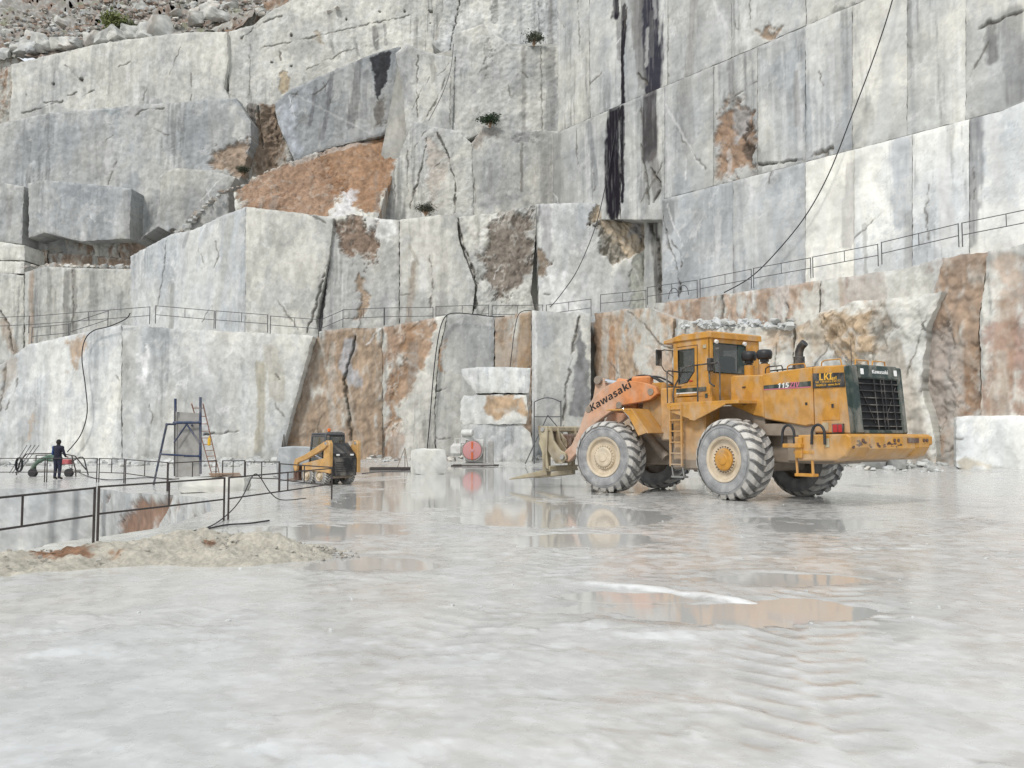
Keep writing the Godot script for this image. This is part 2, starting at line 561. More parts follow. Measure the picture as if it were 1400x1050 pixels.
# one block of the quarry: a front outlined by four edges, uneven, with sides that run back into the hill
func block(parent: Node, called: String, pl: Dictionary, off: float, top: Array, bot: Array, o := {}) -> void:
	var step: float = o.get("step", 0.075)
	var rimd: float = o.get("rim", 0.10)
	var thick: float = o.get("thick", 6.0)
	var key: float = o.get("seed", 0.0) + top[0] * 0.37 + top[1] * 0.11
	var warm: float = o.get("warm", 0.45)
	var tone: float = o.get("tone", 1.0)
	var streak: float = o.get("streak", 1.0)
	var rough: float = o.get("rough", 0.05)
	var jag: float = o.get("jag", 0.045)
	var brown: float = o.get("brown", 0.0)
	var brown_col: Color = o.get("brown_col", BROWN)
	var facet: float = o.get("facet", 0.0)
	var T := poly_px(pl, top, off)
	var B := poly_px(pl, bot, off)
	var L := PackedVector2Array([T[0]])
	L.append_array(poly_px(pl, o.get("left", []), off)); L.append(B[0])
	var R := PackedVector2Array([T[T.size() - 1]])
	R.append_array(poly_px(pl, o.get("right", []), off)); R.append(B[B.size() - 1])
	var lT := lengths(T); var lB := lengths(B); var lL := lengths(L); var lR := lengths(R)
	var nu := clampi(int(maxf(lT[lT.size() - 1], lB[lB.size() - 1]) / step), 4, 460)
	var nv := clampi(int(maxf(lL[lL.size() - 1], lR[lR.size() - 1]) / step), 4, 380)
	# features
	var feats: Array = []
	for f in o.get("f", []):
		var c := poly_px(pl, f[1], off)
		var lo := c[0]; var hi := c[0]
		for q in c:
			lo = lo.min(q); hi = hi.max(q)
		var pad := 1.2
		feats.append([f[0], c, f, lo - Vector2(pad, pad), hi + Vector2(pad, pad)])
	# hairline cracks, scratches and drip marks of its own
	var rg := RandomNumberGenerator.new()
	rg.seed = int(key * 100.0) + 5
	var c00 := T[0]; var wide := Vector2(maxf(T[T.size() - 1].x, B[B.size() - 1].x) - minf(T[0].x, B[0].x), 0)
	var tall := (T[0].y + T[T.size() - 1].y - B[0].y - B[B.size() - 1].y) * 0.5
	for k in int(clampf(wide.x * tall * 0.055, 0.0, 14.0) * o.get("marks", 1.0)):
		var a := Vector2(minf(T[0].x, B[0].x) + rg.randf() * wide.x, B[0].y + rg.randf() * tall)
		var kind := rg.randi() % 4
		var dir := Vector2.from_angle(rg.randf_range(0.6, 2.5)) * rg.randf_range(0.8, 3.4)
		var pts := PackedVector2Array([a, a + dir * 0.5 + Vector2(rg.randf_range(-0.2, 0.2), 0), a + dir])
		var f: Array
		if kind == 0: f = ["c", [], 0.045, 0.03]
		elif kind == 1: f = ["s", [], 0.055, WHITE, 0.7]
		elif kind == 2:
			pts = PackedVector2Array([a, a - Vector2(rg.randf_range(-0.2, 0.2), rg.randf_range(1.5, 5.0))])
			f = ["s", [], rg.randf_range(0.12, 0.4), Color(0.27, 0.265, 0.25), rg.randf_range(0.25, 0.55)]
		else:
			pts = PackedVector2Array([a, a - Vector2(rg.randf_range(-0.2, 0.2), rg.randf_range(1.5, 5.0))])
			f = ["s", [], rg.randf_range(0.12, 0.5), WHITE, rg.randf_range(0.25, 0.6)]
		var lo2 := pts[0]; var hi2 := pts[0]
		for q in pts:
			lo2 = lo2.min(q); hi2 = hi2.max(q)
		feats.append([f[0], pts, f, lo2 - Vector2.ONE, hi2 + Vector2.ONE])
	var cu: Array = [[], [], [], []]
	for i in nu + 1:
		cu[0].append(along(T, lT, float(i) / nu)); cu[1].append(along(B, lB, float(i) / nu))
	for j in nv + 1:
		cu[2].append(along(L, lL, float(j) / nv)); cu[3].append(along(R, lR, float(j) / nv))
	var t0 := T[0]; var t1 := T[T.size() - 1]; var b0 := B[0]; var b1 := B[B.size() - 1]
	var W := nu + 1
	var cnt := W * (nv + 1)
	var P := PackedVector3Array(); P.resize(cnt)
	var C := PackedColorArray(); C.resize(cnt)
	var po: Vector3 = pl.o + pl.n * off; var pe: Vector3 = pl.e; var pw: Vector3 = pl.w; var pn: Vector3 = pl.n
	for j in nv + 1:
		var t := float(j) / nv
		for i in W:
			var s := float(i) / nu
			var q: Vector2 = cu[0][i] * (1.0 - t) + cu[1][i] * t + cu[2][j] * (1.0 - s) + cu[3][j] * s - (t0 * (1 - s) * (1 - t) + t1 * s * (1 - t) + b0 * (1 - s) * t + b1 * s * t)
			# distance to the rim, in metres
			var du := minf(i, nu - i) * step
			var dv := minf(j, nv - j) * step
			var rim := minf(du, dv)
			# ragged rim
			if rim < 0.6:
				var k2 := 1.0 - rim / 0.6
				var jx := absf(n_fine.get_noise_3d(q.x * 0.9, q.y * 0.9, key)) * jag * 2.2 * k2
				if i <= nu - i and du < 0.6: q.x += jx * (1.0 - du / 0.6)
				elif du < 0.6: q.x -= jx * (1.0 - du / 0.6)
				var jy := absf(n_fine.get_noise_3d(q.x * 0.7, q.y * 0.7, key + 50.0)) * jag * 2.2
				if dv < 0.6:
					q.y += (-jy if j <= nv - j else jy) * (1.0 - dv / 0.6)
			var u := q.x; var v := q.y
			var d := n_low.get_noise_3d(u * 0.16, v * 0.16, key) * rough * 1.4 + n_fine.get_noise_3d(u * 0.9, v * 0.9, key + 5.0) * rough * 0.5
			if facet > 0.0:
				d += (n_cell.get_noise_3d(u * 0.30, v * 0.24, key) * 0.9 + n_ridge.get_noise_3d(u * 0.35, v * 0.22, key + 9.0) * 0.45 + n_fine.get_noise_3d(u * 1.6, v * 1.6, key) * 0.16) * facet
			var c := marble(u, v, key, warm, tone, streak)
			if brown > 0.0:
				var bn := n_mid.get_noise_3d(u * 0.20, v * 0.07, key + 61.0) + n_fine.get_noise_3d(u * 1.3, v * 0.5, key + 67.0) * 0.45
				var bw := smoothstep(0.30 - brown * 0.8, 0.62 - brown * 0.6, bn) * 0.85
				var var_ := 1.0 + n_fine.get_noise_3d(u * 2.5, v * 0.8, key + 71.0) * 0.4 + n_mid.get_noise_3d(u * 0.6, v * 0.3, key + 73.0) * 0.3
				c = c.lerp(brown_col * var_, bw)
				var wv := n_ridge.get_noise_3d(u * 0.45 + v * 0.12, v * 0.12, key + 79.0)
				c = c.lerp(Color(0.62, 0.58, 0.52), smoothstep(0.62, 0.9, wv) * 0.55 * bw)
				d -= bw * 0.10 * (0.5 + n_fine.get_noise_3d(u * 1.8, v * 1.2, key))
			for f in feats:
				var lo: Vector2 = f[3]; var hi: Vector2 = f[4]
				if u < lo.x or v < lo.y or u > hi.x or v > hi.y:
					continue
				var src: Array = f[2]
				var wj := Vector2(n_fine.get_noise_3d(u * 1.1, v * 1.1, key + 101.0), n_fine.get_noise_3d(u * 1.1, v * 1.1, key + 113.0))
				if f[0] == "c":      # crack: points, half width, depth
					var dist := poly_dist(q + wj * 0.16, f[1], false)
					var hw: float = src[2] * maxf(0.12, 0.50 + 1.3 * n_fine.get_noise_3d(u * 0.55, v * 0.55, key + 171.0))
					var k3 := (1.0 - smoothstep(hw * 0.3, hw + 0.045, dist)) * clampf(hw / (src[2] * 0.35), 0.0, 1.0)
					d -= src[3] * k3
					c = c.lerp(DIRT * 0.8, k3 * 0.75)
					c = c.lerp(DIRT, (1.0 - smoothstep(hw, hw * 5.0, dist)) * 0.14 * (0.5 + wj.y))
				elif f[0] == "s":    # run of water or soot down the face: points, half width, colour, strength
					var dist := poly_dist(q + wj * 0.12, f[1], false)
					var edge := 1.0 + 0.5 * n_fine.get_noise_3d(u * 2.0, v * 0.2, key + 127.0)
					var k4: float = (1.0 - smoothstep(src[2] * 0.6, src[2] * 1.1, dist * edge)) * src[4]
					k4 *= 0.82 + 0.3 * n_fine.get_noise_3d(u * 4.0, v * 0.3, key + 131.0)
					c = c.lerp(src[3], clampf(k4 * (1.28 if src[4] > 0.9 else 1.0), 0.0, 1.0))
				else:                # patch: outline, colour, strength, softness, depth, vein share
					var wk := Vector2(n_mid.get_noise_3d(u * 0.55, v * 0.55, key + 175.0), n_mid.get_noise_3d(u * 0.55, v * 0.55, key + 185.0))
					var dist := poly_dist(q + wj * (0.15 + src[4] * 0.6) + wk * minf(src[4] * 3.0, 1.3), f[1], true)
					var k5: float = (1.0 - smoothstep(-src[4] * 0.8, src[4] * 0.7, dist)) * src[3]
					if k5 > 0.003:
						var a := n_fine.get_noise_3d(u * 1.5 + v * 0.4, v * 1.0, key + 137.0)
						var b := n_mid.get_noise_3d(u * 0.7, v * 0.5, key + 139.0)
						var pc: Color = src[2] * (1.12 + a * 0.4 + b * 0.4)
						var ve := n_ridge.get_noise_3d(u * 0.5 + a * 0.3, v * 0.4, key + 149.0)
						pc = pc.lerp(Color(0.60, 0.57, 0.52), smoothstep(0.5, 0.9, ve) * src[6])
						c = c.lerp(pc, k5)
						d -= src[5] * k5 * (0.5 + a * 0.7 + b * 0.5)
						if src[5] > 0.09:
							d += k5 * minf(src[5] * 0.5, 0.10) * (n_cell.get_noise_3d(u * 0.75, v * 0.6, key) - 0.35 + n_cell.get_noise_3d(u * 2.0, v * 1.7, key) * 0.4)
			# chipped, rounded rim
			if rim < 0.35:
				var ch := 0.55 + 0.9 * n_fine.get_noise_3d(u * 1.2, v * 1.2, key + 151.0)
				var k6 := 1.0 - rim / 0.35
				d -= rimd * k6 * k6 * ch
				c = c.lerp(WHITE * 0.95, 0.25 * k6 * maxf(ch, 0.0)) if dv <= du and j < 4 else c.lerp(DIRT, (0.05 + rimd) * k6 * maxf(ch, 0.0))
			P[j * W + i] = po + pe * u + pw * v + pn * d
			c.a = 1.0
			C[j * W + i] = c
	var N := PackedVector3Array(); N.resize(cnt)
	for j in nv + 1:
		for i in W:
			var ax := P[j * W + mini(i + 1, nu)] - P[j * W + maxi(i - 1, 0)]
			var ay := P[maxi(j - 1, 0) * W + i] - P[mini(j + 1, nv) * W + i]
			var nn := ax.cross(ay).normalized()
			N[j * W + i] = nn if nn.length_squared() > 0.5 else pn
	var I := PackedInt32Array()
	for j in nv:
		for i in nu:
			var a := j * W + i
			I.append_array(PackedInt32Array([a, a + 1, a + W, a + 1, a + W + 1, a + W]))
	# sides, running back
	var ring: Array[int] = []
	for i in nu: ring.append(i)
	for j in nv: ring.append(j * W + nu)
	for i in nu: ring.append(nv * W + nu - i)
	for j in nv: ring.append((nv - j) * W)
	var m := ring.size()
	var slopes: float = o.get("slope_top", 0.0)
	var base := P.size()
	var mean := Color(0, 0, 0)
	for k in range(0, cnt, 37):
		mean += C[k]
	mean = mean / float((cnt + 36) / 37)
	for k in m:
		var p0 := P[ring[k]]
		var tan_ := (P[ring[(k + 1) % m]] - P[ring[(k + m - 1) % m]]).normalized()
		var out := tan_.cross(pn).normalized() * -1.0
		var is_top := k <= nu
		var cc := C[ring[k]]
		if is_top:
			cc = cc.lerp(WHITE * 0.85, 0.5)
		for e in 3:
			var back: float = [0.0, 0.5, thick][e]
			P.append(p0 - pn * back + pw * (slopes * back if is_top else 0.0))
			N.append(out)
			var cs := cc.lerp(mean, 0.75 if e == 2 else 0.15)
			cs.a = 1.0
			C.append(cs)
	for k in m:
		var a := base + k * 3; var b := base + ((k + 1) % m) * 3
		for e in 2:
			I.append_array(PackedInt32Array([a + e, a + e + 1, b + e, b + e, a + e + 1, b + e + 1]))
	var arr := []
	arr.resize(Mesh.ARRAY_MAX)
	arr[Mesh.ARRAY_VERTEX] = P; arr[Mesh.ARRAY_NORMAL] = N; arr[Mesh.ARRAY_COLOR] = C; arr[Mesh.ARRAY_INDEX] = I
	var me := ArrayMesh.new()
	me.add_surface_from_arrays(Mesh.PRIMITIVE_TRIANGLES, arr)
	var node := put(called, me, M.rock, parent)
	if parent == self:
		pass
	last = node

var last: MeshInstance3D

func structure(called: String, label: String) -> Node3D:
	var o := Node3D.new()
	o.name = called
	add_child(o, true)
	tag(o, label, "", "", "structure")
	return o

var pl_l1a: Dictionary; var pl_l1: Dictionary; var pl_c1: Dictionary; var pl_r1: Dictionary; var pl_r2: Dictionary; var pl_b2: Dictionary

func build_cliff() -> void:
	pl_l1a = plane(166, 58.0, 14)
	pl_l1 = plane(166, 58.0, 0)
	pl_c1 = plane(810, 60.0, 0)
	pl_r1 = plane(810, 60.0, 46)
	pl_r2 = plane(905, 60.5, 46)
	pl_b2 = plane(335, 66.0, 0)
	var pl_b2l := plane(335, 66.0, 34)
	var pl_e := plane(100, 79.0, 4)
	var pl_d := plane(100, 76.5, 4)
	var pl_f := plane(170, 81.0, 6)
	var pl_g := plane(170, 84.5, 6)
	var pl_k := plane(450, 84.0, 0)
	var pl_i := plane(470, 79.5, -6)
	var pl_j := plane(640, 76.8, 4)

	# --- lower bench, left: one great pale block whose sawn faces meet at a blunt corner
	var w := structure("lower_bench", "lowest step of the marble quarry with sawn and broken faces round the floor")
	block(w, "rock_block", pl_l1a, 0.0, [-300, 545, -60, 522, 0, 497, 40, 470, 100, 457, 166, 443], [-300, 650, 166, 650], {"warm": 0.25, "tone": 1.18, "streak": 0.5, "thick": 14.0, "f": [
		["p", [90, 478, 118, 452, 122, 480, 100, 505], TAN, 0.8, 0.3, 0.05, 0.3], ["p", [36, 570, 42, 565, 44, 600, 37, 602], TAN, 0.55, 0.3, 0.0, 0.0],
		["c", [158, 514, 172, 528], 0.07, 0.05], ["c", [0, 560, 6, 500, 12, 480], 0.12, 0.1], ["p", [0, 470, 30, 468, 18, 510, 0, 560], Color(0.40, 0.33, 0.26), 0.5, 0.6, 0.1, 0.4]]})
	block(w, "rock_block", pl_l1, 0.12, [166, 443, 200, 446, 300, 452, 428, 458], [166, 650, 372, 650], {"warm": 0.42, "tone": 1.02, "streak": 0.55, "thick": 14.0, "right": [411, 520, 388, 605], "f": [
		["p", [186, 490, 200, 470, 205, 500, 196, 530], WHITE, 0.7, 0.2, 0.0, 0.0], ["p", [235, 480, 290, 460, 350, 470, 300, 500, 285, 540, 262, 500], WHITE, 0.35, 0.8, 0.0, 0.0],
		["s", [357, 500, 357, 560, 354, 615], 0.32, Color(0.36, 0.30, 0.17), 0.55], ["s", [372, 480, 380, 540], 0.6, Color(0.40, 0.34, 0.22), 0.4], ["c", [280, 596, 326, 589], 0.09, 0.25], ["c", [377, 513, 383, 520], 0.08, 0.1],
		["s", [210, 640, 300, 645, 370, 645], 1.6, Color(0.34, 0.33, 0.30), 0.35]]})
	# --- lower bench, centre
	block(w, "rock_slab", pl_c1, 1.2, [434, 452, 470, 448, 522, 447], [380, 650, 522, 650], {"left": [410, 530, 390, 600], "warm": 0.8, "rough": 0.16, "facet": 0.22, "brown": 0.78, "brown_col": Color(0.36, 0.25, 0.165), "f": [
		["s", [478, 470, 470, 500, 486, 520], 0.5, Color(0.50, 0.53, 0.58), 0.8], ["s", [436, 470, 405, 590], 0.5, Color(0.62, 0.56, 0.48), 0.5], ["s", [455, 470, 450, 540, 462, 620], 0.22, Color(0.6, 0.57, 0.52), 0.6],
		["c", [486, 460, 470, 520, 480, 600], 0.1, 0.25], ["s", [430, 470, 400, 600], 0.5, Color(0.22, 0.14, 0.09), 0.6]]})
	block(w, "rock_slab", pl_c1, 0.85, [522, 447, 560, 440, 612, 430], [522, 650, 596, 650], {"right": [600, 480, 594, 560], "warm": 0.85, "brown": 0.42, "brown_col": Color(0.36, 0.23, 0.15), "rough": 0.10, "facet": 0.10, "f": [
		["p", [556, 445, 592, 436, 590, 480, 570, 520, 545, 560, 536, 600, 530, 560], Color(0.36, 0.23, 0.145), 0.85, 0.3, 0.12, 0.7], ["s", [545, 600, 548, 645], 0.5, WHITE, 0.6], ["s", [536, 620, 544, 600], 0.5, Color(0.36, 0.24, 0.16), 0.7]]})
	block(w, "rock_slab", pl_c1, 0.7, [612, 430, 640, 428, 676, 432], [596, 650, 676, 650], {"left": [600, 480, 594, 560], "warm": 0.6, "tone": 0.84, "streak": 0.6, "f": [
		["p", [603, 468, 609, 466, 607, 510, 600, 502], Color(0.33, 0.21, 0.13), 0.9, 0.15, 0.05, 0.8], ["c", [590, 538, 600, 536, 610, 532], 0.09, 0.15], ["c", [560, 598, 620, 600], 0.05, 0.04]]})
	block(w, "rock_slab", pl_c1, 0.62, [676, 432, 700, 430, 727, 424], [676, 650, 727, 650], {"warm": 0.9, "tone": 0.9, "brown": 0.35, "brown_col": Color(0.44, 0.31, 0.21), "streak": 0.7, "f": [
		["s", [678, 435, 690, 500, 690, 520], 1.0, Color(0.45, 0.34, 0.25), 0.75], ["s", [718, 428, 718, 510], 0.6, Color(0.46, 0.30, 0.17), 0.8]]})
	block(w, "rock_slab", pl_c1, 1.5, [727, 424, 770, 427, 808, 428], [727, 650, 808, 650], {"warm": 0.4, "tone": 0.88, "streak": 0.55, "jag": 0.03, "f": [
		["p", [792, 430, 800, 470, 806, 520, 806, 570, 780, 572, 786, 505], Color(0.22, 0.225, 0.23), 0.9, 0.10, 0.04, 0.0],
		["c", [793, 432, 783, 480, 776, 520, 772, 560, 768, 600], 0.08, 0.2], ["s", [730, 427, 730, 640], 0.2, WHITE, 0.9], ["c", [735, 560, 748, 535], 0.05, 0.03]]})
	# --- lower bench, right: comes nearer towards the right edge
	block(w, "rock_slab", pl_r1, 0.0, [811, 428, 850, 422, 885, 420, 918, 434], [811, 655, 918, 655], {"warm": 0.9, "tone": 0.93, "brown": 0.74, "brown_col": Color(0.45, 0.32, 0.215), "rough": 0.08, "streak": 0.6, "facet": 0.08, "f": [
		["s", [813, 430, 813, 560], 0.6, Color(0.34, 0.24, 0.17), 0.85], ["s", [826, 440, 824, 560], 0.30, Color(0.56, 0.52, 0.47), 0.7], ["s", [836, 450, 836, 520], 0.3, Color(0.45, 0.22, 0.1), 0.6],
		["c", [856, 425, 880, 445, 900, 470, 925, 480], 0.06, 0.1], ["p", [885, 490, 915, 475, 925, 510, 895, 520], Color(0.50, 0.35, 0.25), 0.6, 0.4, 0.1, 0.3], ["p", [856, 545, 880, 525, 890, 560, 860, 570], Color(0.30, 0.28, 0.26), 0.5, 0.4, 0.2, 0.3]]})
	block(w, "rock_slab", pl_r1, 0.25, [918, 434, 985, 446, 1080, 446], [918, 660, 1080, 660], {"warm": 0.85, "tone": 0.98, "brown": 0.52, "brown_col": Color(0.45, 0.33, 0.23), "facet": 0.45, "rough": 0.2, "f": [["c", [1056, 470, 1057, 540], 0.05, 0.1], ["p", [1040, 450, 1070, 445, 1066, 480, 1040, 485], Color(0.46, 0.31, 0.19), 0.6, 0.5, 0.1, 0.3]]})
	block(w, "rock_slab", pl_r1, 0.5, [1080, 446, 1120, 425, 1165, 410, 1200, 408, 1245, 404, 1284, 396], [1080, 665, 1284, 665], {"right": [1262, 450, 1256, 530, 1275, 600], "warm": 0.75, "tone": 1.08, "brown": 0.30, "brown_col": Color(0.46, 0.34, 0.24), "facet": 0.55, "rough": 0.2, "f": [
		["p", [1125, 440, 1180, 420, 1215, 450, 1200, 480, 1170, 500, 1128, 480], Color(0.43, 0.32, 0.21), 0.9, 0.5, -0.5, 0.8], ["p", [1085, 450, 1130, 430, 1130, 480, 1090, 490], Color(0.45, 0.35, 0.24), 0.6, 0.6, 0.05, 0.6], ["p", [1190, 425, 1235, 455, 1225, 462, 1205, 462], Color(0.28, 0.26, 0.23), 0.7, 0.3, 0.25, 0.0],
		["s", [1215, 480, 1240, 560, 1262, 640], 0.7, Color(0.42, 0.34, 0.26), 0.6], ["c", [1250, 400, 1262, 470, 1255, 540], 0.1, 0.15], ["s", [1195, 470, 1192, 520], 0.08, DIRT, 0.7]]})
	block(w, "rock_slab", pl_r1, -0.9, [895, 414, 960, 405, 1060, 392, 1120, 382], [895, 465, 1120, 450], {"warm": 0.9, "tone": 1.0, "brown": 0.55, "brown_col": Color(0.46, 0.32, 0.23), "rough": 0.12, "facet": 0.15, "streak": 0.9, "f": [["s", [958, 410, 962, 440], 0.9, Color(0.36, 0.26, 0.2), 0.7], ["c", [985, 405, 985, 440], 0.1, 0.2], ["c", [1072, 395, 1076, 440], 0.12, 0.25], ["s", [1066, 398, 1066, 430], 0.5, WHITE, 0.6]]})
	block(w, "rock_slab", pl_r1, -0.75, [1120, 382, 1180, 374, 1238, 366, 1290, 351], [1120, 450, 1290, 430], {"warm": 0.75, "tone": 1.05, "brown": 0.48, "brown_col": Color(0.44, 0.33, 0.28), "rough": 0.12, "facet": 0.12, "f": [["s", [1148, 382, 1150, 430], 0.2, Color(0.42, 0.30, 0.2), 0.6], ["s", [1180, 380, 1180, 415], 1.4, Color(0.44, 0.35, 0.31), 0.5]]})
	block(w, "rock_slab", pl_r1, -0.35, [1286, 352, 1310, 346, 1348, 342], [1270, 665, 1342, 665], {"left": [1264, 430, 1258, 520, 1282, 610], "right": [1336, 430, 1340, 560], "warm": 0.7, "tone": 0.92, "brown": 0.66, "brown_col": Color(0.40, 0.275, 0.19), "facet": 0.4, "rough": 0.25, "f": [
		["p", [1300, 480, 1312, 470, 1342, 560, 1342, 570, 1304, 570], Color(0.33, 0.215, 0.14), 0.8, 0.4, 0.1, 0.3], ["p", [1262, 430, 1296, 440, 1296, 560, 1280, 620, 1262, 560, 1258, 500], Color(0.38, 0.34, 0.31), 0.85, 0.4, 0.25, 0.15], ["s", [1302, 480, 1300, 560, 1306, 640], 0.5, Color(0.55, 0.53, 0.5), 0.6]]})
	block(w, "rock_slab", pl_r1, 0.15, [1348, 342, 1400, 332, 1560, 300], [1342, 670, 1560, 690], {"left": [1338, 430, 1340, 560], "warm": 0.75, "tone": 1.10, "brown": 0.55, "brown_col": Color(0.41, 0.28, 0.215), "facet": 0.18, "rough": 0.10, "f": [
		["p", [1355, 450, 1400, 440, 1440, 470, 1440, 520, 1370, 520], Color(0.40, 0.28, 0.235), 0.85, 0.6, 0.05, 0.6], ["p", [1342, 350, 1400, 345, 1420, 400, 1380, 425, 1345, 400], Color(0.44, 0.33, 0.25), 0.7, 0.8, 0.05, 0.7], ["p", [1395, 400, 1500, 380, 1500, 470, 1405, 470], Color(0.44, 0.31, 0.24), 0.7, 0.8, 0.05, 0.7], ["s", [1375, 420, 1372, 500, 1360, 560], 0.5, Color(0.42, 0.28, 0.19), 0.6]]})

	var core := {"step": 0.6, "jag": 0.0, "warm": 0.7, "tone": 0.7, "brown": 0.5, "thick": 4.0, "marks": 0.0}
	block(w, "rock_core", pl_c1, -0.9, [436, 464, 560, 456, 820, 440], [380, 650, 820, 650], core)
	block(w, "rock_core", pl_r1, -1.6, [800, 440, 1000, 440, 1300, 380], [800, 655, 1300, 670], core)
	block(w, "rock_core", pl_r1, -1.9, [1270, 372, 1400, 350], [1270, 670, 1400, 680], core)
	# --- middle bench
	w = structure("middle_bench", "second step of the marble quarry behind the railings")
	block(w, "rock_block", pl_b2l, 0.0, [178, 350, 196, 340, 232, 320, 262, 314, 300, 296, 335, 282], [178, 480, 335, 480], {"warm": 0.2, "tone": 1.06, "streak": 0.75, "thick": 10.0, "rough": 0.09, "f": [
		["c", [226, 330, 222, 380, 212, 435], 0.07, 0.15], ["c", [295, 330, 298, 350, 292, 366], 0.08, 0.12], ["s", [316, 300, 300, 400, 290, 440], 0.5, Color(0.48, 0.47, 0.42), 0.5], ["s", [258, 316, 252, 335], 0.3, Color(0.2, 0.2, 0.22), 0.5]]})
	block(w, "rock_block", pl_b2, 0.05, [335, 282, 380, 287, 456, 297], [335, 480, 440, 480], {"right": [450, 350, 432, 440], "warm": 0.68, "tone": 0.94, "streak": 0.5, "thick": 10.0, "f": [
		["c", [457, 330, 445, 370, 432, 415, 420, 455], 0.10, 0.2], ["c", [424, 295, 446, 305], 0.12, 0.1]]})
	block(w, "rock_slab", pl_b2, -0.35, [456, 297, 480, 291, 520, 298, 546, 300], [436, 480, 546, 480], {"warm": 0.6, "tone": 0.9, "rough": 0.12, "facet": 0.12, "f": [
		["p", [458, 302, 490, 292, 518, 316, 516, 345, 508, 360, 484, 350, 466, 340], Color(0.25, 0.18, 0.135), 0.92, 0.35, 0.35, 0.75], ["p", [486, 370, 500, 372, 505, 410, 500, 440, 484, 440, 490, 400], Color(0.36, 0.25, 0.16), 0.8, 0.3, 0.15, 0.5],
		["p", [505, 300, 545, 292, 548, 320, 520, 330], WHITE, 0.6, 0.4, 0.0, 0.0]]})
	block(w, "rock_slab", pl_b2, -0.25, [546, 300, 600, 293, 624, 295], [546, 480, 640, 480], {"right": [628, 330, 650, 390], "warm": 0.6, "tone": 0.9, "streak": 0.8, "rough": 0.1, "f": [
		["c", [526, 340, 526, 400, 527, 445], 0.10, 0.2], ["s", [566, 360, 562, 400, 558, 440], 0.28, Color(0.30, 0.22, 0.15), 0.6], ["c", [588, 350, 592, 380, 588, 420], 0.08, 0.1], ["s", [560, 335, 572, 360], 0.15, Color(0.3, 0.25, 0.2), 0.5], ["c", [536, 405, 560, 402], 0.05, 0.04]]})
	block(w, "rock_slab", pl_b2, -0.1, [624, 295, 690, 288, 736, 277], [640, 480, 745, 480], {"left": [630, 330, 652, 390], "right": [732, 330, 726, 400], "warm": 0.65, "tone": 0.9, "rough": 0.2, "facet": 0.35, "f": [
		["c", [624, 297, 632, 330, 648, 370, 650, 420], 0.16, 0.4], ["p", [668, 305, 700, 285, 724, 292, 724, 370, 700, 400, 680, 420, 660, 380], Color(0.21, 0.175, 0.145), 0.9, 0.5, 0.2, 0.65], ["p", [694, 395, 730, 378, 732, 440, 690, 440], Color(0.62, 0.62, 0.58), 0.85, 0.3, 0.0, 0.0],
		["p", [612, 330, 626, 320, 640, 380, 640, 430, 600, 430, 606, 380], CREAM, 0.5, 0.5, 0.0, 0.0]]})
	block(w, "rock_block", pl_b2, 1.4, [733, 278, 760, 277, 805, 277, 850, 281, 893, 284], [738, 480, 910, 480], {"right": [902, 330, 906, 400], "warm": 0.4, "tone": 1.16, "streak": 0.6, "rough": 0.08, "f": [
		["s", [728, 285, 727, 340, 730, 372], 0.45, SOOT, 0.9], ["s", [747, 282, 748, 350], 0.4, Color(0.36, 0.36, 0.37), 0.7], ["p", [730, 340, 745, 345, 754, 360, 750, 380, 732, 376], Color(0.25, 0.18, 0.12), 0.85, 0.25, 0.2, 0.4],
		["p", [812, 285, 850, 278, 890, 284, 898, 320, 896, 340, 868, 350, 846, 362, 820, 330], Color(0.46, 0.37, 0.26), 0.85, 0.35, 0.45, 0.45], ["p", [812, 300, 826, 310, 858, 350, 840, 364, 820, 340], Color(0.30, 0.285, 0.25), 0.85, 0.2, 0.15, 0.2],
		["p", [858, 282, 885, 285, 872, 322, 862, 310], Color(0.33, 0.35, 0.40), 0.7, 0.4, 0.0, 0.0], ["c", [893, 290, 902, 330, 905, 400, 904, 430], 0.18, 0.5], ["p", [864, 352, 892, 340, 906, 410, 905, 430, 862, 430], Color(0.46, 0.47, 0.42), 0.9, 0.15, 0.1, 0.0], ["p", [736, 380, 760, 370, 800, 390, 790, 440, 736, 440], WHITE, 0.6, 0.6, 0.0, 0.0],
		["c", [744, 403, 752, 404], 0.12, 0.1]]})

	core["brown"] = 0.0
	block(w, "rock_core", pl_b2, -1.2, [420, 304, 560, 306, 920, 292], [420, 480, 920, 480], core)
	block(w, "rock_core", pl_r2, -1.5, [880, 250, 905, 240, 950, 230], [880, 470, 950, 470], {"step": 0.08, "jag": 0.0, "warm": 0.5, "tone": 0.85, "thick": 4.0, "f": [["s", [886, 270, 893, 310, 899, 350, 901, 430], 0.45, Color(0.07, 0.065, 0.06), 0.9], ["c", [884, 290, 892, 320, 900, 330, 903, 400], 0.12, 0.3], ["c", [905, 300, 915, 350, 925, 420], 0.15, 0.3], ["s", [915, 280, 912, 440], 0.5, WHITE, 0.5]]})
	# --- upper wall on the right, sawn in courses that each stand back a little
	w = structure("upper_wall", "high sawn marble wall of three courses on the right of the quarry")
	var cut1 := func(x: float) -> float: return 272.0 + (x - 908.0) * (-0.262 if x < 1400.0 else -0.28)
	var cut2 := func(x: float) -> float: return 184.0 + (x - 755.0) * (-0.44 if x < 885.0 else -0.43)
	var joints := [905, 1002, 1101, 1167, 1247, 1325, 1420, 1560]
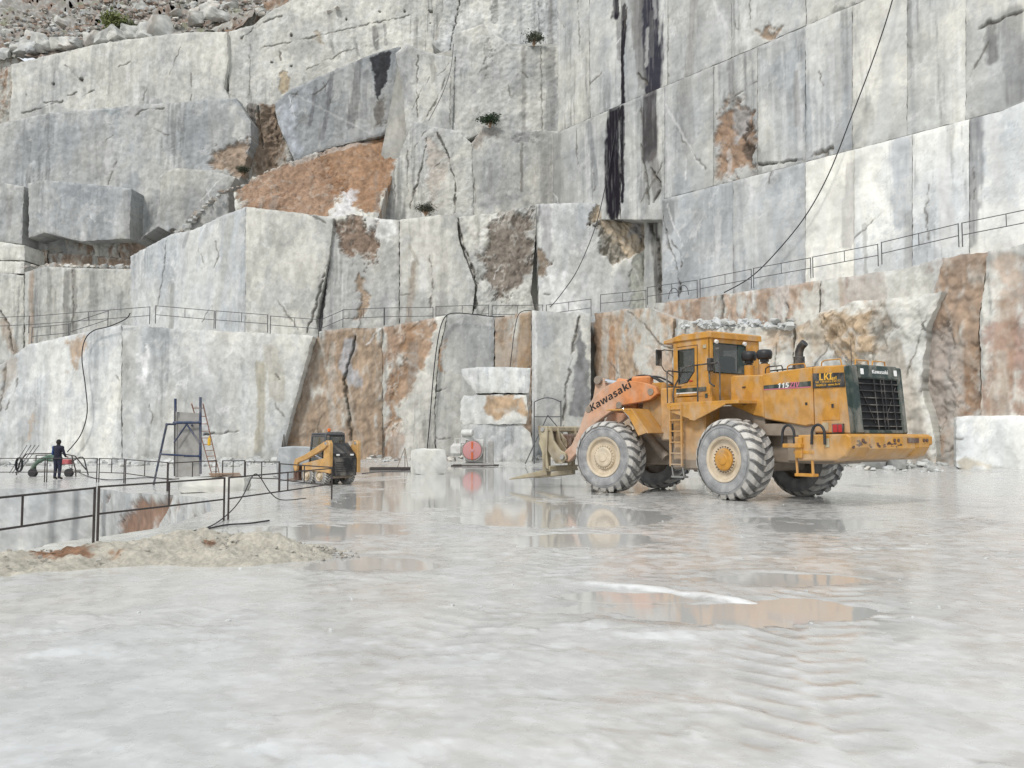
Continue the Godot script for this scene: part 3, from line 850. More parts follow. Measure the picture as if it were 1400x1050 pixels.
	for k in joints.size() - 1:
		var x0: float = joints[k]; var x1: float = joints[k + 1]
		var f: Array = []
		if k == 0: f = [["c", [905, 290, 912, 330, 925, 360, 930, 420], 0.12, 0.3], ["c", [918, 330, 932, 350, 928, 400], 0.07, 0.15], ["s", [914, 280, 912, 310], 0.7, Color(0.12, 0.12, 0.12), 0.6], ["s", [982, 300, 976, 400], 0.3, WHITE, 0.4]]
		if k == 2: f = [["s", [1164, 230, 1160, 330], 0.5, Color(0.42, 0.41, 0.40), 0.6]]
		if k == 3: f = [["c", [1206, 290, 1168, 326], 0.05, 0.05], ["s", [1230, 200, 1234, 300], 0.7, Color(0.42, 0.45, 0.49), 0.7]]
		if k == 4: f = [["c", [1247, 308, 1237, 316], 0.08, 0.06], ["s", [1290, 190, 1296, 330], 0.4, WHITE, 0.8]]
		if k == 5: f = [["s", [1332, 160, 1330, 230, 1328, 280, 1324, 330], 0.5, Color(0.22, 0.225, 0.24), 0.85], ["c", [1330, 230, 1333, 270], 0.05, 0.08], ["s", [1360, 160, 1364, 250], 0.3, WHITE, 0.7]]
		block(w, "rock_panel", pl_r2, 0.10 + 0.05 * (k % 3), [x0, cut1.call(x0), (x0 + x1) / 2, cut1.call((x0 + x1) / 2), x1, cut1.call(x1)], [x0, 460, x1, 460], {"jag": 0.02, "rim": 0.05, "rough": 0.03, "warm": [0.12, 0.2, 0.6, 0.45, 0.4, 0.35, 0.3][k], "tone": [0.96, 1.0, 1.45, 1.42, 1.40, 1.36, 1.36][k], "streak": [0.6, 0.5, 0.25, 0.5, 0.6, 0.7, 0.7][k], "f": f})
	joints = [755, 848, 908, 975, 1035, 1101, 1165, 1240, 1320, 1440, 1560]
	for k in joints.size() - 1:
		var x0: float = joints[k]; var x1: float = joints[k + 1]
		var f: Array = []
		if k == 0: f = [["s", [758, 184, 760, 280], 0.8, Color(0.22, 0.22, 0.215), 0.7], ["s", [839, 153, 838, 200, 839, 290], 0.82, SOOT, 1.0], ["s", [806, 170, 815, 250], 0.3, Color(0.25, 0.26, 0.27), 0.7], ["c", [788, 172, 789, 225], 0.05, 0.05], ["s", [770, 190, 775, 290], 0.9, Color(0.34, 0.34, 0.32), 0.4]]
		if k == 1: f = [["s", [850, 148, 851, 275], 0.22, SOOT, 0.98], ["c", [876, 128, 876, 200, 884, 250, 886, 280], 0.08, 0.15], ["s", [890, 128, 889, 210], 0.75, Color(0.085, 0.08, 0.082), 0.95], ["s", [893, 215, 898, 260], 0.6, Color(0.17, 0.16, 0.155), 0.8], ["c", [890, 230, 905, 255, 893, 275], 0.1, 0.2]]
		if k == 2: f = [["s", [938, 105, 940, 200], 0.7, Color(0.25, 0.25, 0.245), 0.5], ["s", [905, 135, 960, 230], 0.12, WHITE, 0.6], ["c", [922, 175, 965, 232], 0.05, 0.05]]
		if k == 3: f = [["p", [980, 160, 1000, 140, 1030, 155, 1034, 230, 1005, 240, 982, 252], Color(0.34, 0.225, 0.15), 0.9, 0.4, 0.2, 0.45], ["p", [998, 145, 1024, 150, 1010, 200, 1000, 190], Color(0.36, 0.36, 0.36), 0.8, 0.2, 0.05, 0.1], ["p", [1016, 165, 1028, 170, 1020, 195, 1032, 200, 1026, 225, 1014, 215], Color(0.12, 0.10, 0.085), 0.85, 0.15, 0.2, 0.1], ["s", [998, 75, 1004, 140], 0.4, Color(0.22, 0.21, 0.2), 0.6], ["c", [1005, 130, 1034, 112], 0.06, 0.06]]
		if k == 4: f = [["p", [1100, 205, 1130, 196, 1138, 212, 1100, 222], Color(0.27, 0.24, 0.19), 0.75, 0.2, 0.25, 0.3], ["s", [1092, 90, 1094, 200], 0.25, WHITE, 0.6], ["s", [1088, 100, 1089, 170], 0.2, Color(0.26, 0.24, 0.22), 0.5], ["c", [1035, 225, 1070, 222, 1098, 218], 0.12, 0.25]]
		if k == 5: f = [["p", [1138, 200, 1128, 218, 1110, 216], Color(0.2, 0.18, 0.15), 0.8, 0.15, 0.2, 0.0], ["c", [1118, 98, 1127, 116], 0.05, 0.05], ["s", [1147, 40, 1147, 160], 0.22, Color(0.6, 0.6, 0.58), 0.7]]
		if k == 6: f = [["s", [1214, 30, 1212, 120, 1205, 180], 0.45, Color(0.66, 0.67, 0.66), 0.85], ["s", [1226, 10, 1230, 60], 0.4, Color(0.64, 0.65, 0.64), 0.5]]
		if k == 7: f = [["p", [1245, 155, 1290, 150, 1285, 172, 1245, 175], Color(0.62, 0.63, 0.60), 0.5, 0.8, 0.0, 0.0]]
		if k == 8: f = [["s", [1352, 32, 1358, 80], 0.35, Color(0.14, 0.14, 0.14), 0.75], ["s", [1384, 20, 1388, 130], 0.6, Color(0.18, 0.18, 0.18), 0.6], ["c", [1340, 38, 1400, 14], 0.08, 0.15]]
		var bl := 300.0 if x1 < 910 else 0.0
		block(w, "rock_panel", pl_r2, -0.30 + 0.06 * ((k * 7) % 4), [x0, cut2.call(x0), (x0 + x1) / 2, cut2.call((x0 + x1) / 2), x1, cut2.call(x1)], [x0, bl if bl > 0 else cut1.call(x0), (x0 + x1) / 2, bl if bl > 0 else cut1.call((x0 + x1) / 2), x1, bl if bl > 0 else cut1.call(x1)], {"jag": 0.03, "rim": 0.05, "rough": 0.05, "warm": [0.5, 0.55, 0.4, 0.45, 0.3, 0.35, 0.62, 0.6, 0.5, 0.5][k], "tone": [0.86, 0.96, 0.88, 0.86, 0.92, 0.97, 1.10, 1.08, 0.96, 1.0][k], "streak": 0.8, "f": f})
	joints = [762, 806, 849, 912, 1000, 1102, 1240, 1560]
	for k in joints.size() - 1:
		var x0: float = joints[k]; var x1: float = joints[k + 1]
		var f: Array = []
		if k == 0: f = [["c", [790, 0, 792, 60], 0.05, 0.05]]
		if k == 1: f = [["c", [802, 0, 802, 35], 0.06, 0.06], ["s", [841, -20, 841, 22], 0.35, SOOT, 0.95], ["s", [846, 20, 846, 80], 0.2, SOOT, 0.5], ["c", [790, 128, 822, 100], 0.05, 0.04]]
		if k == 2: f = [["s", [853, 10, 851, 80, 851, 145], 0.26, SOOT, 1.0], ["s", [886, -40, 889, 30, 893, 118], 1.0, Color(0.05, 0.048, 0.064), 1.0], ["s", [872, -40, 872, 60, 880, 115], 0.5, Color(0.2, 0.195, 0.19), 0.75], ["s", [886, 40, 884, 90], 0.16, Color(0.5, 0.5, 0.49), 0.8], ["s", [868, -10, 870, 60], 0.5, Color(0.26, 0.25, 0.24), 0.6], ["c", [852, 40, 858, 10], 0.06, 0.1], ["c", [872, 100, 890, 120], 0.1, 0.15]]
		if k == 3: f = [["s", [948, 0, 942, 100], 0.4, Color(0.28, 0.26, 0.25), 0.6], ["c", [912, 20, 913, 105], 0.05, 0.06], ["s", [965, -20, 1000, 50], 0.12, WHITE, 0.5]]
		if k == 4: f = [["p", [1030, 50, 1052, 28, 1068, 42, 1042, 54], Color(0.30, 0.21, 0.14), 0.85, 0.2, 0.15, 0.3], ["c", [1024, -10, 1025, 40], 0.06, 0.08]]
		if k == 5: f = [["c", [1140, 32, 1166, 20], 0.12, 0.2], ["p", [1140, 8, 1168, 4, 1166, 24, 1145, 20], Color(0.27, 0.26, 0.25), 0.6, 0.25, 0.2, 0.0]]
		block(w, "rock_panel", pl_r2, -0.62 + 0.05 * (k % 3), [x0, -60.0 - (x0 - 755.0) * 0.52, x1, -60.0 - (x1 - 755.0) * 0.52], [x0, cut2.call(x0), (x0 + x1) / 2, cut2.call((x0 + x1) / 2), x1, cut2.call(x1)], {"jag": 0.03, "rim": 0.05, "rough": 0.05, "warm": [0.5, 0.45, 0.5, 0.45, 0.5, 0.45, 0.5][k], "tone": [0.90, 1.0, 0.95, 0.96, 1.03, 0.98, 1.05][k], "streak": 0.8, "f": f})

	# --- centre: older faces between the two sides
	w = structure("centre_wall", "weathered marble faces with rusty patches in the middle of the quarry wall")
	block(w, "rock_panel", pl_j, -0.6, [618, 45, 660, 32, 700, 62, 770, 60], [618, 200, 660, 180, 700, 188, 770, 182], {"warm": 0.55, "tone": 0.93, "rough": 0.18, "facet": 0.22, "f": [["c", [622, 78, 618, 100, 612, 130, 600, 160], 0.10, 0.2], ["p", [660, 80, 672, 55, 668, 90, 662, 110], Color(0.32, 0.32, 0.31), 0.6, 0.3, 0.2, 0.0], ["s", [716, 65, 716, 180], 0.25, Color(0.26, 0.25, 0.23), 0.6], ["s", [752, 60, 754, 180], 0.55, Color(0.26, 0.26, 0.255), 0.7], ["c", [740, 62, 741, 180], 0.05, 0.05], ["c", [695, 115, 698, 130], 0.07, 0.06]]})
	block(w, "rock_panel", pl_j, -0.1, [640, 200, 660, 172, 690, 178, 756, 178, 770, 178], [640, 320, 770, 320], {"warm": 0.6, "tone": 0.86, "rough": 0.10, "facet": 0.08, "f": [["p", [700, 190, 730, 178, 735, 190, 702, 198], Color(0.27, 0.27, 0.27), 0.8, 0.3, 0.1, 0.0], ["s", [714, 195, 713, 260], 0.15, DIRT, 0.7], ["p", [634, 180, 665, 165, 690, 175, 650, 200], Color(0.30, 0.25, 0.22), 0.6, 0.5, 0.2, 0.3], ["s", [745, 180, 748, 290], 0.6, Color(0.27, 0.27, 0.265), 0.6], ["p", [660, 270, 730, 262, 730, 290, 660, 290], Color(0.27, 0.28, 0.29), 0.45, 0.8, 0.0, 0.0], ["c", [648, 245, 650, 290], 0.06, 0.06]]})
	block(w, "rock_panel", pl_j, 0.1, [564, 164, 590, 172, 625, 178, 645, 195], [505, 320, 648, 320], {"left": [548, 205, 530, 250], "warm": 0.72, "tone": 0.98, "rough": 0.12, "facet": 0.15, "f": [["c", [583, 190, 578, 220, 570, 250, 560, 285], 0.08, 0.15], ["c", [598, 180, 612, 210, 622, 250, 622, 290], 0.11, 0.25], ["c", [539, 215, 539, 285], 0.05, 0.05], ["c", [557, 205, 557, 270], 0.05, 0.05], ["p", [586, 190, 600, 185, 608, 240, 590, 290], Color(0.46, 0.38, 0.32), 0.5, 0.5, 0.1, 0.3], ["p", [575, 290, 582, 278, 590, 280, 592, 300], Color(0.10, 0.10, 0.085), 0.8, 0.2, 0.1, 0.0]]})
	block(w, "rock_panel", pl_j, -0.45, [540, 72, 556, 60, 590, 72, 622, 78], [555, 185, 580, 180, 618, 190], {"left": [550, 120], "warm": 0.5, "tone": 0.90, "rough": 0.08, "f": [["c", [571, 76, 570, 160], 0.06, 0.10], ["p", [540, 80, 560, 62, 566, 120, 560, 160, 548, 130], Color(0.30, 0.31, 0.32), 0.6, 0.4, 0.0, 0.0], ["c", [612, 100, 600, 130, 584, 160], 0.06, 0.08], ["c", [616, 95, 615, 170], 0.05, 0.06], ["s", [590, 78, 594, 110], 0.3, Color(0.25, 0.24, 0.22), 0.5]]})
	block(w, "rock_panel", pl_i, 0.0, [374, 142, 395, 122, 450, 98, 500, 76, 548, 62], [402, 220, 450, 202, 520, 186, 568, 166], {"left": [380, 170, 396, 205], "right": [546, 110, 552, 140], "warm": 0.05, "tone": 0.72, "rough": 0.12, "facet": 0.12, "streak": 1.2, "f": [
		["p", [504, 78, 536, 70, 528, 110, 520, 138, 514, 130], Color(0.035, 0.035, 0.04), 0.95, 0.12, 0.06, 0.0], ["p", [514, 140, 528, 135, 526, 165, 514, 178], Color(0.15, 0.135, 0.12), 0.85, 0.2, 0.06, 0.1], ["s", [490, 82, 486, 130, 480, 170], 0.5, Color(0.14, 0.14, 0.145), 0.7], ["s", [454, 100, 448, 150, 440, 190], 0.25, Color(0.14, 0.14, 0.15), 0.7], ["s", [432, 120, 424, 170], 0.2, Color(0.15, 0.15, 0.16), 0.6], ["s", [500, 100, 498, 160], 0.3, Color(0.2, 0.2, 0.21), 0.5], ["c", [395, 128, 430, 130, 450, 112], 0.06, 0.06], ["p", [378, 145, 400, 130, 410, 200, 402, 214, 392, 200], Color(0.46, 0.49, 0.54), 0.7, 0.3, 0.0, 0.0],
		["s", [405, 130, 520, 190], 0.1, WHITE, 0.3]]})
	var pl_s := plane(450, 76.0, -4, 36.0, 0.0)
	var s0 := uv_at(pl_i, 450, 202)
	pl_s.o = on_plane(pl_i, 450, 202) + Vector3(0, -0.2, 0.4)
	block(w, "rock_slab", pl_s, 0.0, [318, 258, 350, 236, 404, 214, 450, 199, 520, 186, 566, 163], [322, 300, 400, 305, 470, 310, 512, 308], {"right": [548, 210, 528, 260], "warm": 0.9, "brown": 0.0, "rough": 0.2, "facet": 0.25, "thick": 7.0, "f": [
		["p", [430, 205, 565, 160, 552, 200, 520, 290, 500, 285, 450, 255], Color(0.31, 0.185, 0.11), 0.95, 0.4, 0.1, 0.18], ["p", [318, 250, 400, 215, 440, 205, 470, 260, 440, 300, 330, 295], Color(0.31, 0.19, 0.12), 0.9, 0.6, 0.25, 0.35], ["p", [470, 262, 482, 255, 490, 285, 470, 300, 452, 295], Color(0.60, 0.59, 0.60), 0.8, 0.4, 0.0, 0.0], ["s", [400, 218, 450, 203, 500, 192], 0.5, Color(0.55, 0.53, 0.5), 0.6], ["s", [340, 290, 400, 250], 0.25, Color(0.14, 0.085, 0.06), 0.5], ["s", [370, 290, 410, 250], 0.2, Color(0.16, 0.1, 0.07), 0.5]]})
	block(w, "rock_slab", pl_i, -2.4, [312, 132, 350, 140, 380, 138, 400, 150], [316, 290, 420, 290], {"warm": 0.9, "tone": 0.8, "brown": 0.85, "brown_col": Color(0.25, 0.175, 0.12), "facet": 0.8, "rough": 0.4, "f": [["s", [342, 140, 344, 180, 340, 215], 0.5, Color(0.09, 0.08, 0.075), 0.85], ["c", [352, 145, 358, 200], 0.12, 0.3], ["c", [375, 150, 380, 200], 0.08, 0.2]]})
	block(w, "rock_panel", pl_k, 0.0, [312, 42, 345, 34, 372, 12, 420, -12, 520, -40, 640, -60], [312, 150, 375, 148, 430, 125, 545, 90, 640, 95], {"warm": 0.72, "tone": 1.0, "rough": 0.14, "facet": 0.14, "f": [
		["c", [397, 46, 398, 47], 0.14, 0.35], ["c", [371, 83, 372, 84], 0.14, 0.35], ["c", [397, 90, 398, 91], 0.14, 0.35], ["c", [473, 26, 474, 27], 0.14, 0.35], ["c", [519, 14, 520, 15], 0.14, 0.35], ["c", [553, 14, 554, 15], 0.14, 0.35], ["c", [588, 15, 589, 16], 0.14, 0.35], ["c", [588, 31, 589, 32], 0.14, 0.35], ["c", [330, 52, 360, 30, 385, 20], 0.08, 0.15], ["c", [360, 64, 420, 52, 480, 38, 560, 20], 0.07, 0.10], ["s", [512, 38, 516, 65], 0.35, Color(0.13, 0.125, 0.12), 0.75], ["s", [526, 34, 527, 60], 0.2, Color(0.18, 0.175, 0.17), 0.7], ["s", [484, 52, 490, 75], 0.2, Color(0.18, 0.17, 0.16), 0.6], ["p", [382, 98, 394, 98, 394, 126, 383, 128], Color(0.42, 0.34, 0.23), 0.85, 0.15, 0.1, 0.1], ["c", [382, 66, 383, 82], 0.08, 0.1], ["p", [428, 45, 442, 44, 440, 60, 432, 56], Color(0.38, 0.31, 0.22), 0.6, 0.2, 0.1, 0.1], ["c", [420, 96, 470, 70, 500, 62], 0.06, 0.05], ["c", [341, 60, 341, 130], 0.05, 0.04], ["s", [452, 55, 456, 72], 0.15, Color(0.22, 0.21, 0.2), 0.5]]})
	block(w, "rock_panel", pl_k, 1.6, [598, -60, 700, -60, 790, -60], [590, 60, 624, 85, 680, 60, 720, 66, 780, 66], {"left": [606, 10], "warm": 0.45, "tone": 1.04, "rough": 0.2, "facet": 0.30, "f": [["c", [628, 0, 620, 40, 612, 80], 0.12, 0.3], ["p", [672, 5, 680, 0, 678, 30, 670, 25], Color(0.27, 0.27, 0.26), 0.7, 0.2, 0.15, 0.0], ["s", [752, 0, 754, 60], 0.35, Color(0.24, 0.235, 0.22), 0.7], ["c", [736, 0, 738, 60], 0.05, 0.05], ["s", [600, 5, 596, 50], 0.3, Color(0.30, 0.26, 0.21), 0.5]]})

	block(w, "rock_core", pl_j, -1.8, [545, 85, 650, 60, 780, 60], [500, 320, 780, 320], core)
	block(w, "rock_slab", pl_k, -2.2, [286, 40, 320, 22, 352, 6, 420, -30], [290, 150, 420, 150], {"warm": 0.9, "tone": 0.85, "brown": 0.5, "facet": 0.4, "rough": 0.2, "thick": 4.0, "step": 0.12})
	# --- left: rows of old blocks one over the other
	w = structure("left_wall", "old sawn marble steps rising behind one another on the left")
	block(w, "rock_panel", pl_g, 0.0, [15, 88, 60, 76, 150, 56, 250, 44, 310, 43], [10, 175, 100, 160, 200, 150, 320, 145], {"left": [16, 120], "right": [312, 80, 306, 120], "warm": 0.72, "tone": 0.97, "streak": 0.8, "rough": 0.1, "thick": 3.0, "f": [
		["c", [35, 129, 36, 130], 0.14, 0.35], ["c", [72, 115, 73, 116], 0.14, 0.35], ["c", [110, 108, 111, 109], 0.14, 0.35], ["c", [60, 140, 85, 138, 60, 146, 30, 155], 0.07, 0.12], ["c", [162, 92, 178, 84], 0.06, 0.08], ["c", [112, 132, 128, 122], 0.1, 0.15], ["c", [92, 130, 105, 126], 0.08, 0.1], ["c", [250, 58, 232, 100], 0.05, 0.05], ["c", [261, 100, 261, 150], 0.05, 0.05], ["p", [98, 92, 124, 86, 122, 106, 100, 106], Color(0.33, 0.34, 0.345), 0.55, 0.5, 0.0, 0.0]]})
	block(w, "rock_slab", pl_g, -0.3, [-300, 95, -40, 85, 22, 76], [-300, 200, 22, 180], {"warm": 0.9, "tone": 0.8, "brown": 0.6, "facet": 0.5, "rough": 0.3, "thick": 3.0})
	block(w, "rock_panel", pl_f, 0.0, [-300, 195, 0, 168, 60, 155, 130, 148, 200, 142, 262, 138, 322, 133], [-300, 350, 318, 350], {"right": [342, 165, 344, 195, 328, 238], "warm": 0.36, "tone": 0.83, "streak": 0.8, "rough": 0.14, "f": [
		["p", [290, 208, 320, 196, 342, 190, 338, 222, 326, 240, 290, 232], Color(0.36, 0.27, 0.20), 0.9, 0.3, 0.3, 0.2], ["p", [132, 140, 150, 146, 166, 156, 156, 158, 136, 146], Color(0.26, 0.29, 0.30), 0.85, 0.2, 0.0, 0.0], ["c", [186, 158, 196, 150, 225, 148], 0.08, 0.1], ["c", [148, 252, 158, 220], 0.07, 0.08], ["c", [145, 192, 155, 184], 0.05, 0.05], ["c", [210, 175, 230, 185], 0.05, 0.03], ["p", [315, 140, 340, 165, 336, 190, 320, 196], CREAM, 0.4, 0.3, 0.0, 0.0], ["c", [185, 262, 186, 310], 0.05, 0.05], ["s", [188, 250, 190, 330], 0.5, Color(0.5, 0.51, 0.52), 0.5]]})
	block(w, "rock_block", pl_e, 0.0, [-300, 250, -20, 246, 32, 254], [-300, 345, 0, 330, 30, 334], {"warm": 0.5, "tone": 0.82, "rough": 0.12})
	block(w, "rock_block", pl_e, 0.25, [38, 250, 60, 246, 110, 250, 179, 257], [38, 325, 60, 318, 110, 330, 177, 326], {"warm": 0.25, "tone": 0.82, "streak": 0.5, "rough": 0.12, "f": [["s", [172, 265, 174, 318], 0.4, Color(0.26, 0.26, 0.26), 0.5]]})
	block(w, "rock_block", pl_e, 0.6, [217, 240, 236, 229, 290, 233, 322, 242], [186, 332, 216, 310, 240, 322, 318, 345], {"left": [218, 280, 212, 305], "right": [312, 260, 312, 300], "warm": 0.7, "tone": 0.82, "streak": 0.5, "rough": 0.14, "f": [["p", [188, 330, 214, 312, 240, 318, 236, 330, 215, 328], Color(0.15, 0.13, 0.105), 0.85, 0.2, 0.3, 0.0]]})
	# rusty courses laid bare between the steps
	for r in [[30, 322, 84, 345, 60], [84, 326, 126, 348, 20], [126, 330, 160, 350, 3], [160, 328, 206, 352, 8], [62, 345, 132, 368, 12], [132, 350, 196, 372, 5], [20, 338, 62, 372, 30]]:
		block(w, "rock_block", pl_e, -1.2 - 0.02 * r[4], [r[0], r[1], r[2], r[1] + 2], [r[0] + 2, r[3], r[2] + 1, r[3] + 2], {"warm": 0.9, "tone": 0.8, "brown": 0.75, "brown_col": Color(0.26, 0.175, 0.12), "facet": 0.4, "rough": 0.25, "thick": 3.0, "seed": r[4]})
	block(w, "rock_block", pl_d, -0.6, [-300, 328, 0, 330, 33, 335], [-300, 352, 33, 356], {"warm": 0.95, "tone": 1.05, "rough": 0.06, "thick": 3.0})
	block(w, "rock_block", pl_d, -0.6, [-300, 353, 33, 357], [-300, 372, 33, 374], {"warm": 0.95, "tone": 0.98, "rough": 0.06, "thick": 3.0, "seed": 7.0})
	block(w, "rock_block", pl_d, -0.2, [-300, 372, 0, 372, 32, 376], [-300, 500, 32, 500], {"warm": 0.6, "tone": 0.82, "rough": 0.12, "f": [["s", [5, 440, 20, 480], 0.5, Color(0.33, 0.24, 0.17), 0.7], ["c", [0, 425, 12, 445, 18, 480], 0.1, 0.2]]})
	block(w, "rock_block", pl_d, 0.0, [33, 372, 60, 364, 110, 366, 200, 368], [33, 500, 200, 500], {"warm": 0.6, "tone": 0.80, "streak": 1.1, "rough": 0.12, "f": [["s", [44, 372, 42, 470], 0.25, Color(0.36, 0.25, 0.17), 0.7], ["s", [68, 370, 66, 460], 0.3, Color(0.2, 0.2, 0.19), 0.6], ["s", [90, 375, 92, 460], 0.35, Color(0.17, 0.165, 0.155), 0.7], ["s", [100, 370, 102, 460], 0.25, Color(0.19, 0.18, 0.165), 0.7], ["s", [128, 368, 126, 430], 0.5, Color(0.22, 0.22, 0.21), 0.6], ["c", [99, 370, 100, 455], 0.05, 0.08]]})

# ------------------------------------------------------------------ quarry floor
var pit := PackedVector2Array([Vector2(-6.4, 18.6), Vector2(-7.9, 22.4), Vector2(-11.0, 26.5), Vector2(-14.5, 30.5), Vector2(-40, 31.5), Vector2(-40, 1.5), Vector2(-9.6, 1.5), Vector2(-8.1, 8.0), Vector2(-6.95, 11.4), Vector2(-6.15, 15.0)])
# places where water stands: centre x, depth, half sizes, how deep the floor dips, water level
var puddles := [
	[2.0, 7.85, 1.75, 0.78, 0.050, -0.014], [1.25, 8.7, 0.75, 0.42, 0.04, -0.012], [3.0, 9.7, 1.15, 0.62, 0.035, -0.014], [-1.8, 10.9, 1.0, 0.8, 0.03, -0.014],
	[-2.6, 21.0, 2.2, 3.2, 0.024, -0.009], [-0.5, 30.0, 5.5, 9.5, 0.028, -0.007], [-3.0, 42.0, 7.0, 8.0, 0.028, -0.006], [0.8, 18.5, 2.6, 3.2, 0.020, -0.008], [8.5, 29.0, 4.5, 6.0, 0.016, -0.009], [-3.2, 14.6, 1.6, 1.5, 0.022, -0.009], [1.0, 13.2, 1.8, 1.2, 0.016, -0.010], [5.5, 16.0, 1.8, 1.6, 0.014, -0.011]]
# ways the loader has gone: points x, depth
var tracks := [[Vector2(4.2, 20.5), Vector2(1.9, 15.0), Vector2(0.2, 9.5), Vector2(-1.6, 3.0)], [Vector2(1.6, 21.5), Vector2(-0.6, 16.0), Vector2(-2.2, 10.0), Vector2(-3.4, 3.0)], [Vector2(10.0, 17.5), Vector2(4.6, 12.0), Vector2(2.0, 6.2), Vector2(1.0, 2.0)], [Vector2(12.4, 15.4), Vector2(7.2, 10.8), Vector2(4.4, 5.6), Vector2(3.4, 2.0)], [Vector2(-3.5, 27.0), Vector2(1.0, 16.8), Vector2(7.5, 11.0), Vector2(14.0, 8.0)]]

# how strongly a tyre's lug has printed the slurry here: 0 none, up to 1
func tread(x: float, d: float) -> float:
	var best := 0.0
	var q := Vector2(x, d)
	for t in tracks:
		var run := 0.0
		for k in t.size() - 1:
			var a: Vector2 = t[k]; var b: Vector2 = t[k + 1]
			var l := a.distance_to(b)
			var dir := (b - a) / l
			var s := (q - a).dot(dir)
			if s > -0.3 and s < l + 0.3:
				var off := (q - a).dot(dir.orthogonal())
				if absf(off) < 0.46:
					var phase := (run + s) / 0.30 + absf(off) * 1.9 + (0.5 if off > 0.0 else 0.0)
					var bar := smoothstep(0.25, 0.55, absf(fposmod(phase, 1.0) - 0.5) * 2.0)
					best = maxf(best, bar * smoothstep(0.46, 0.38, absf(off)) * smoothstep(0.02, 0.06, absf(off)))
			run += l
	return best * smoothstep(-0.15, 0.25, n_mid.get_noise_2d(x * 0.35 + 80.0, d * 0.35))

func floor_height(x: float, d: float) -> float:
	var h := n_mid.get_noise_2d(x * 0.55, d * 0.55) * 0.012 + n_fine.get_noise_2d(x * 2.2, d * 3.2) * 0.0015
	h += n_low.get_noise_2d(x * 0.10 + 40.0, d * 0.10) * 0.02
	# tyre ruts left by the loader, running away to the right
	var s := x * 0.80 - d * 0.35
	var rut := sin(s * 2.3 + n_low.get_noise_2d(x * 0.2, d * 0.2) * 2.0)
	h += rut * rut * rut * 0.007 * smoothstep(-0.2, 0.4, n_low.get_noise_2d(x * 0.12 - 9.0, d * 0.12))
	if d < 22.0 and x > -5.0:
		h -= tread(x, d) * 0.012
	for p in puddles:
		var q := Vector2((x - p[0]) / p[2], (d - p[1]) / p[3])
		q += Vector2(n_mid.get_noise_2d(x * 0.7, d * 0.7), n_mid.get_noise_2d(x * 0.7 + 30.0, d * 0.7)) * 0.45
		var r := q.length()
		if r < 1.0:
			h -= p[4] * smoothstep(1.0, 0.55, r)
	h -= 0.22 * smoothstep(-6.5, -13.0, x) * smoothstep(20.0, 29.0, d)
	h += 0.35 * smoothstep(47.0, 60.0, d + maxf(0.0, x) * 0.6 ) * (0.6 + n_mid.get_noise_2d(x * 0.3, d * 0.3))
	h += 0.022 * (1.0 - smoothstep(0.04, 0.2, absf(d - (9.3 - (x - 0.95) * 0.72) + n_fine.get_noise_2d(x * 0.9, d * 0.9) * 0.12))) * smoothstep(0.4, 1.1, x) * smoothstep(3.9, 3.0, x)
	# damp rim of the working floor in front, a few centimetres of slurry in low banks
	h += 0.03 * smoothstep(0.15, 0.5, n_mid.get_noise_2d(x * 0.22 + 5.0, d * 0.4 + 3.0)) * smoothstep(20.0, 10.0, d)
	return h

func axis_steps(lo: float, hi: float, a: float, b: float, fine: float, coarse: float, reach: float) -> PackedFloat32Array:
	var o := PackedFloat32Array()
	var x := lo
	while x < hi:
		o.append(x)
		var away := maxf(0.0, maxf(a - x, x - b))
		x += lerpf(fine, coarse, clampf(away / reach, 0.0, 1.0))
	o.append(hi)
	return o

func grid_mesh(P: PackedVector3Array, C: PackedColorArray, W: int, H: int, drop: PackedByteArray) -> ArrayMesh:
	var N := PackedVector3Array(); N.resize(P.size())
	for j in H:
		for i in W:
			var ax := P[j * W + mini(i + 1, W - 1)] - P[j * W + maxi(i - 1, 0)]
			var ay := P[mini(j + 1, H - 1) * W + i] - P[maxi(j - 1, 0) * W + i]
			var nn := ax.cross(ay)
			nn = nn if nn.y > 0 else -nn
			N[j * W + i] = nn.normalized()
	var I := PackedInt32Array()
	for j in H - 1:
		for i in W - 1:
			if drop.size() and drop[j * W + i]:
				continue
			var a := j * W + i
			I.append_array(PackedInt32Array([a, a + W, a + 1, a + 1, a + W, a + W + 1]))
	var arr := []
	arr.resize(Mesh.ARRAY_MAX)
	arr[Mesh.ARRAY_VERTEX] = P; arr[Mesh.ARRAY_NORMAL] = N; arr[Mesh.ARRAY_COLOR] = C; arr[Mesh.ARRAY_INDEX] = I
	var me := ArrayMesh.new()
	me.add_surface_from_arrays(Mesh.PRIMITIVE_TRIANGLES, arr)
	return me

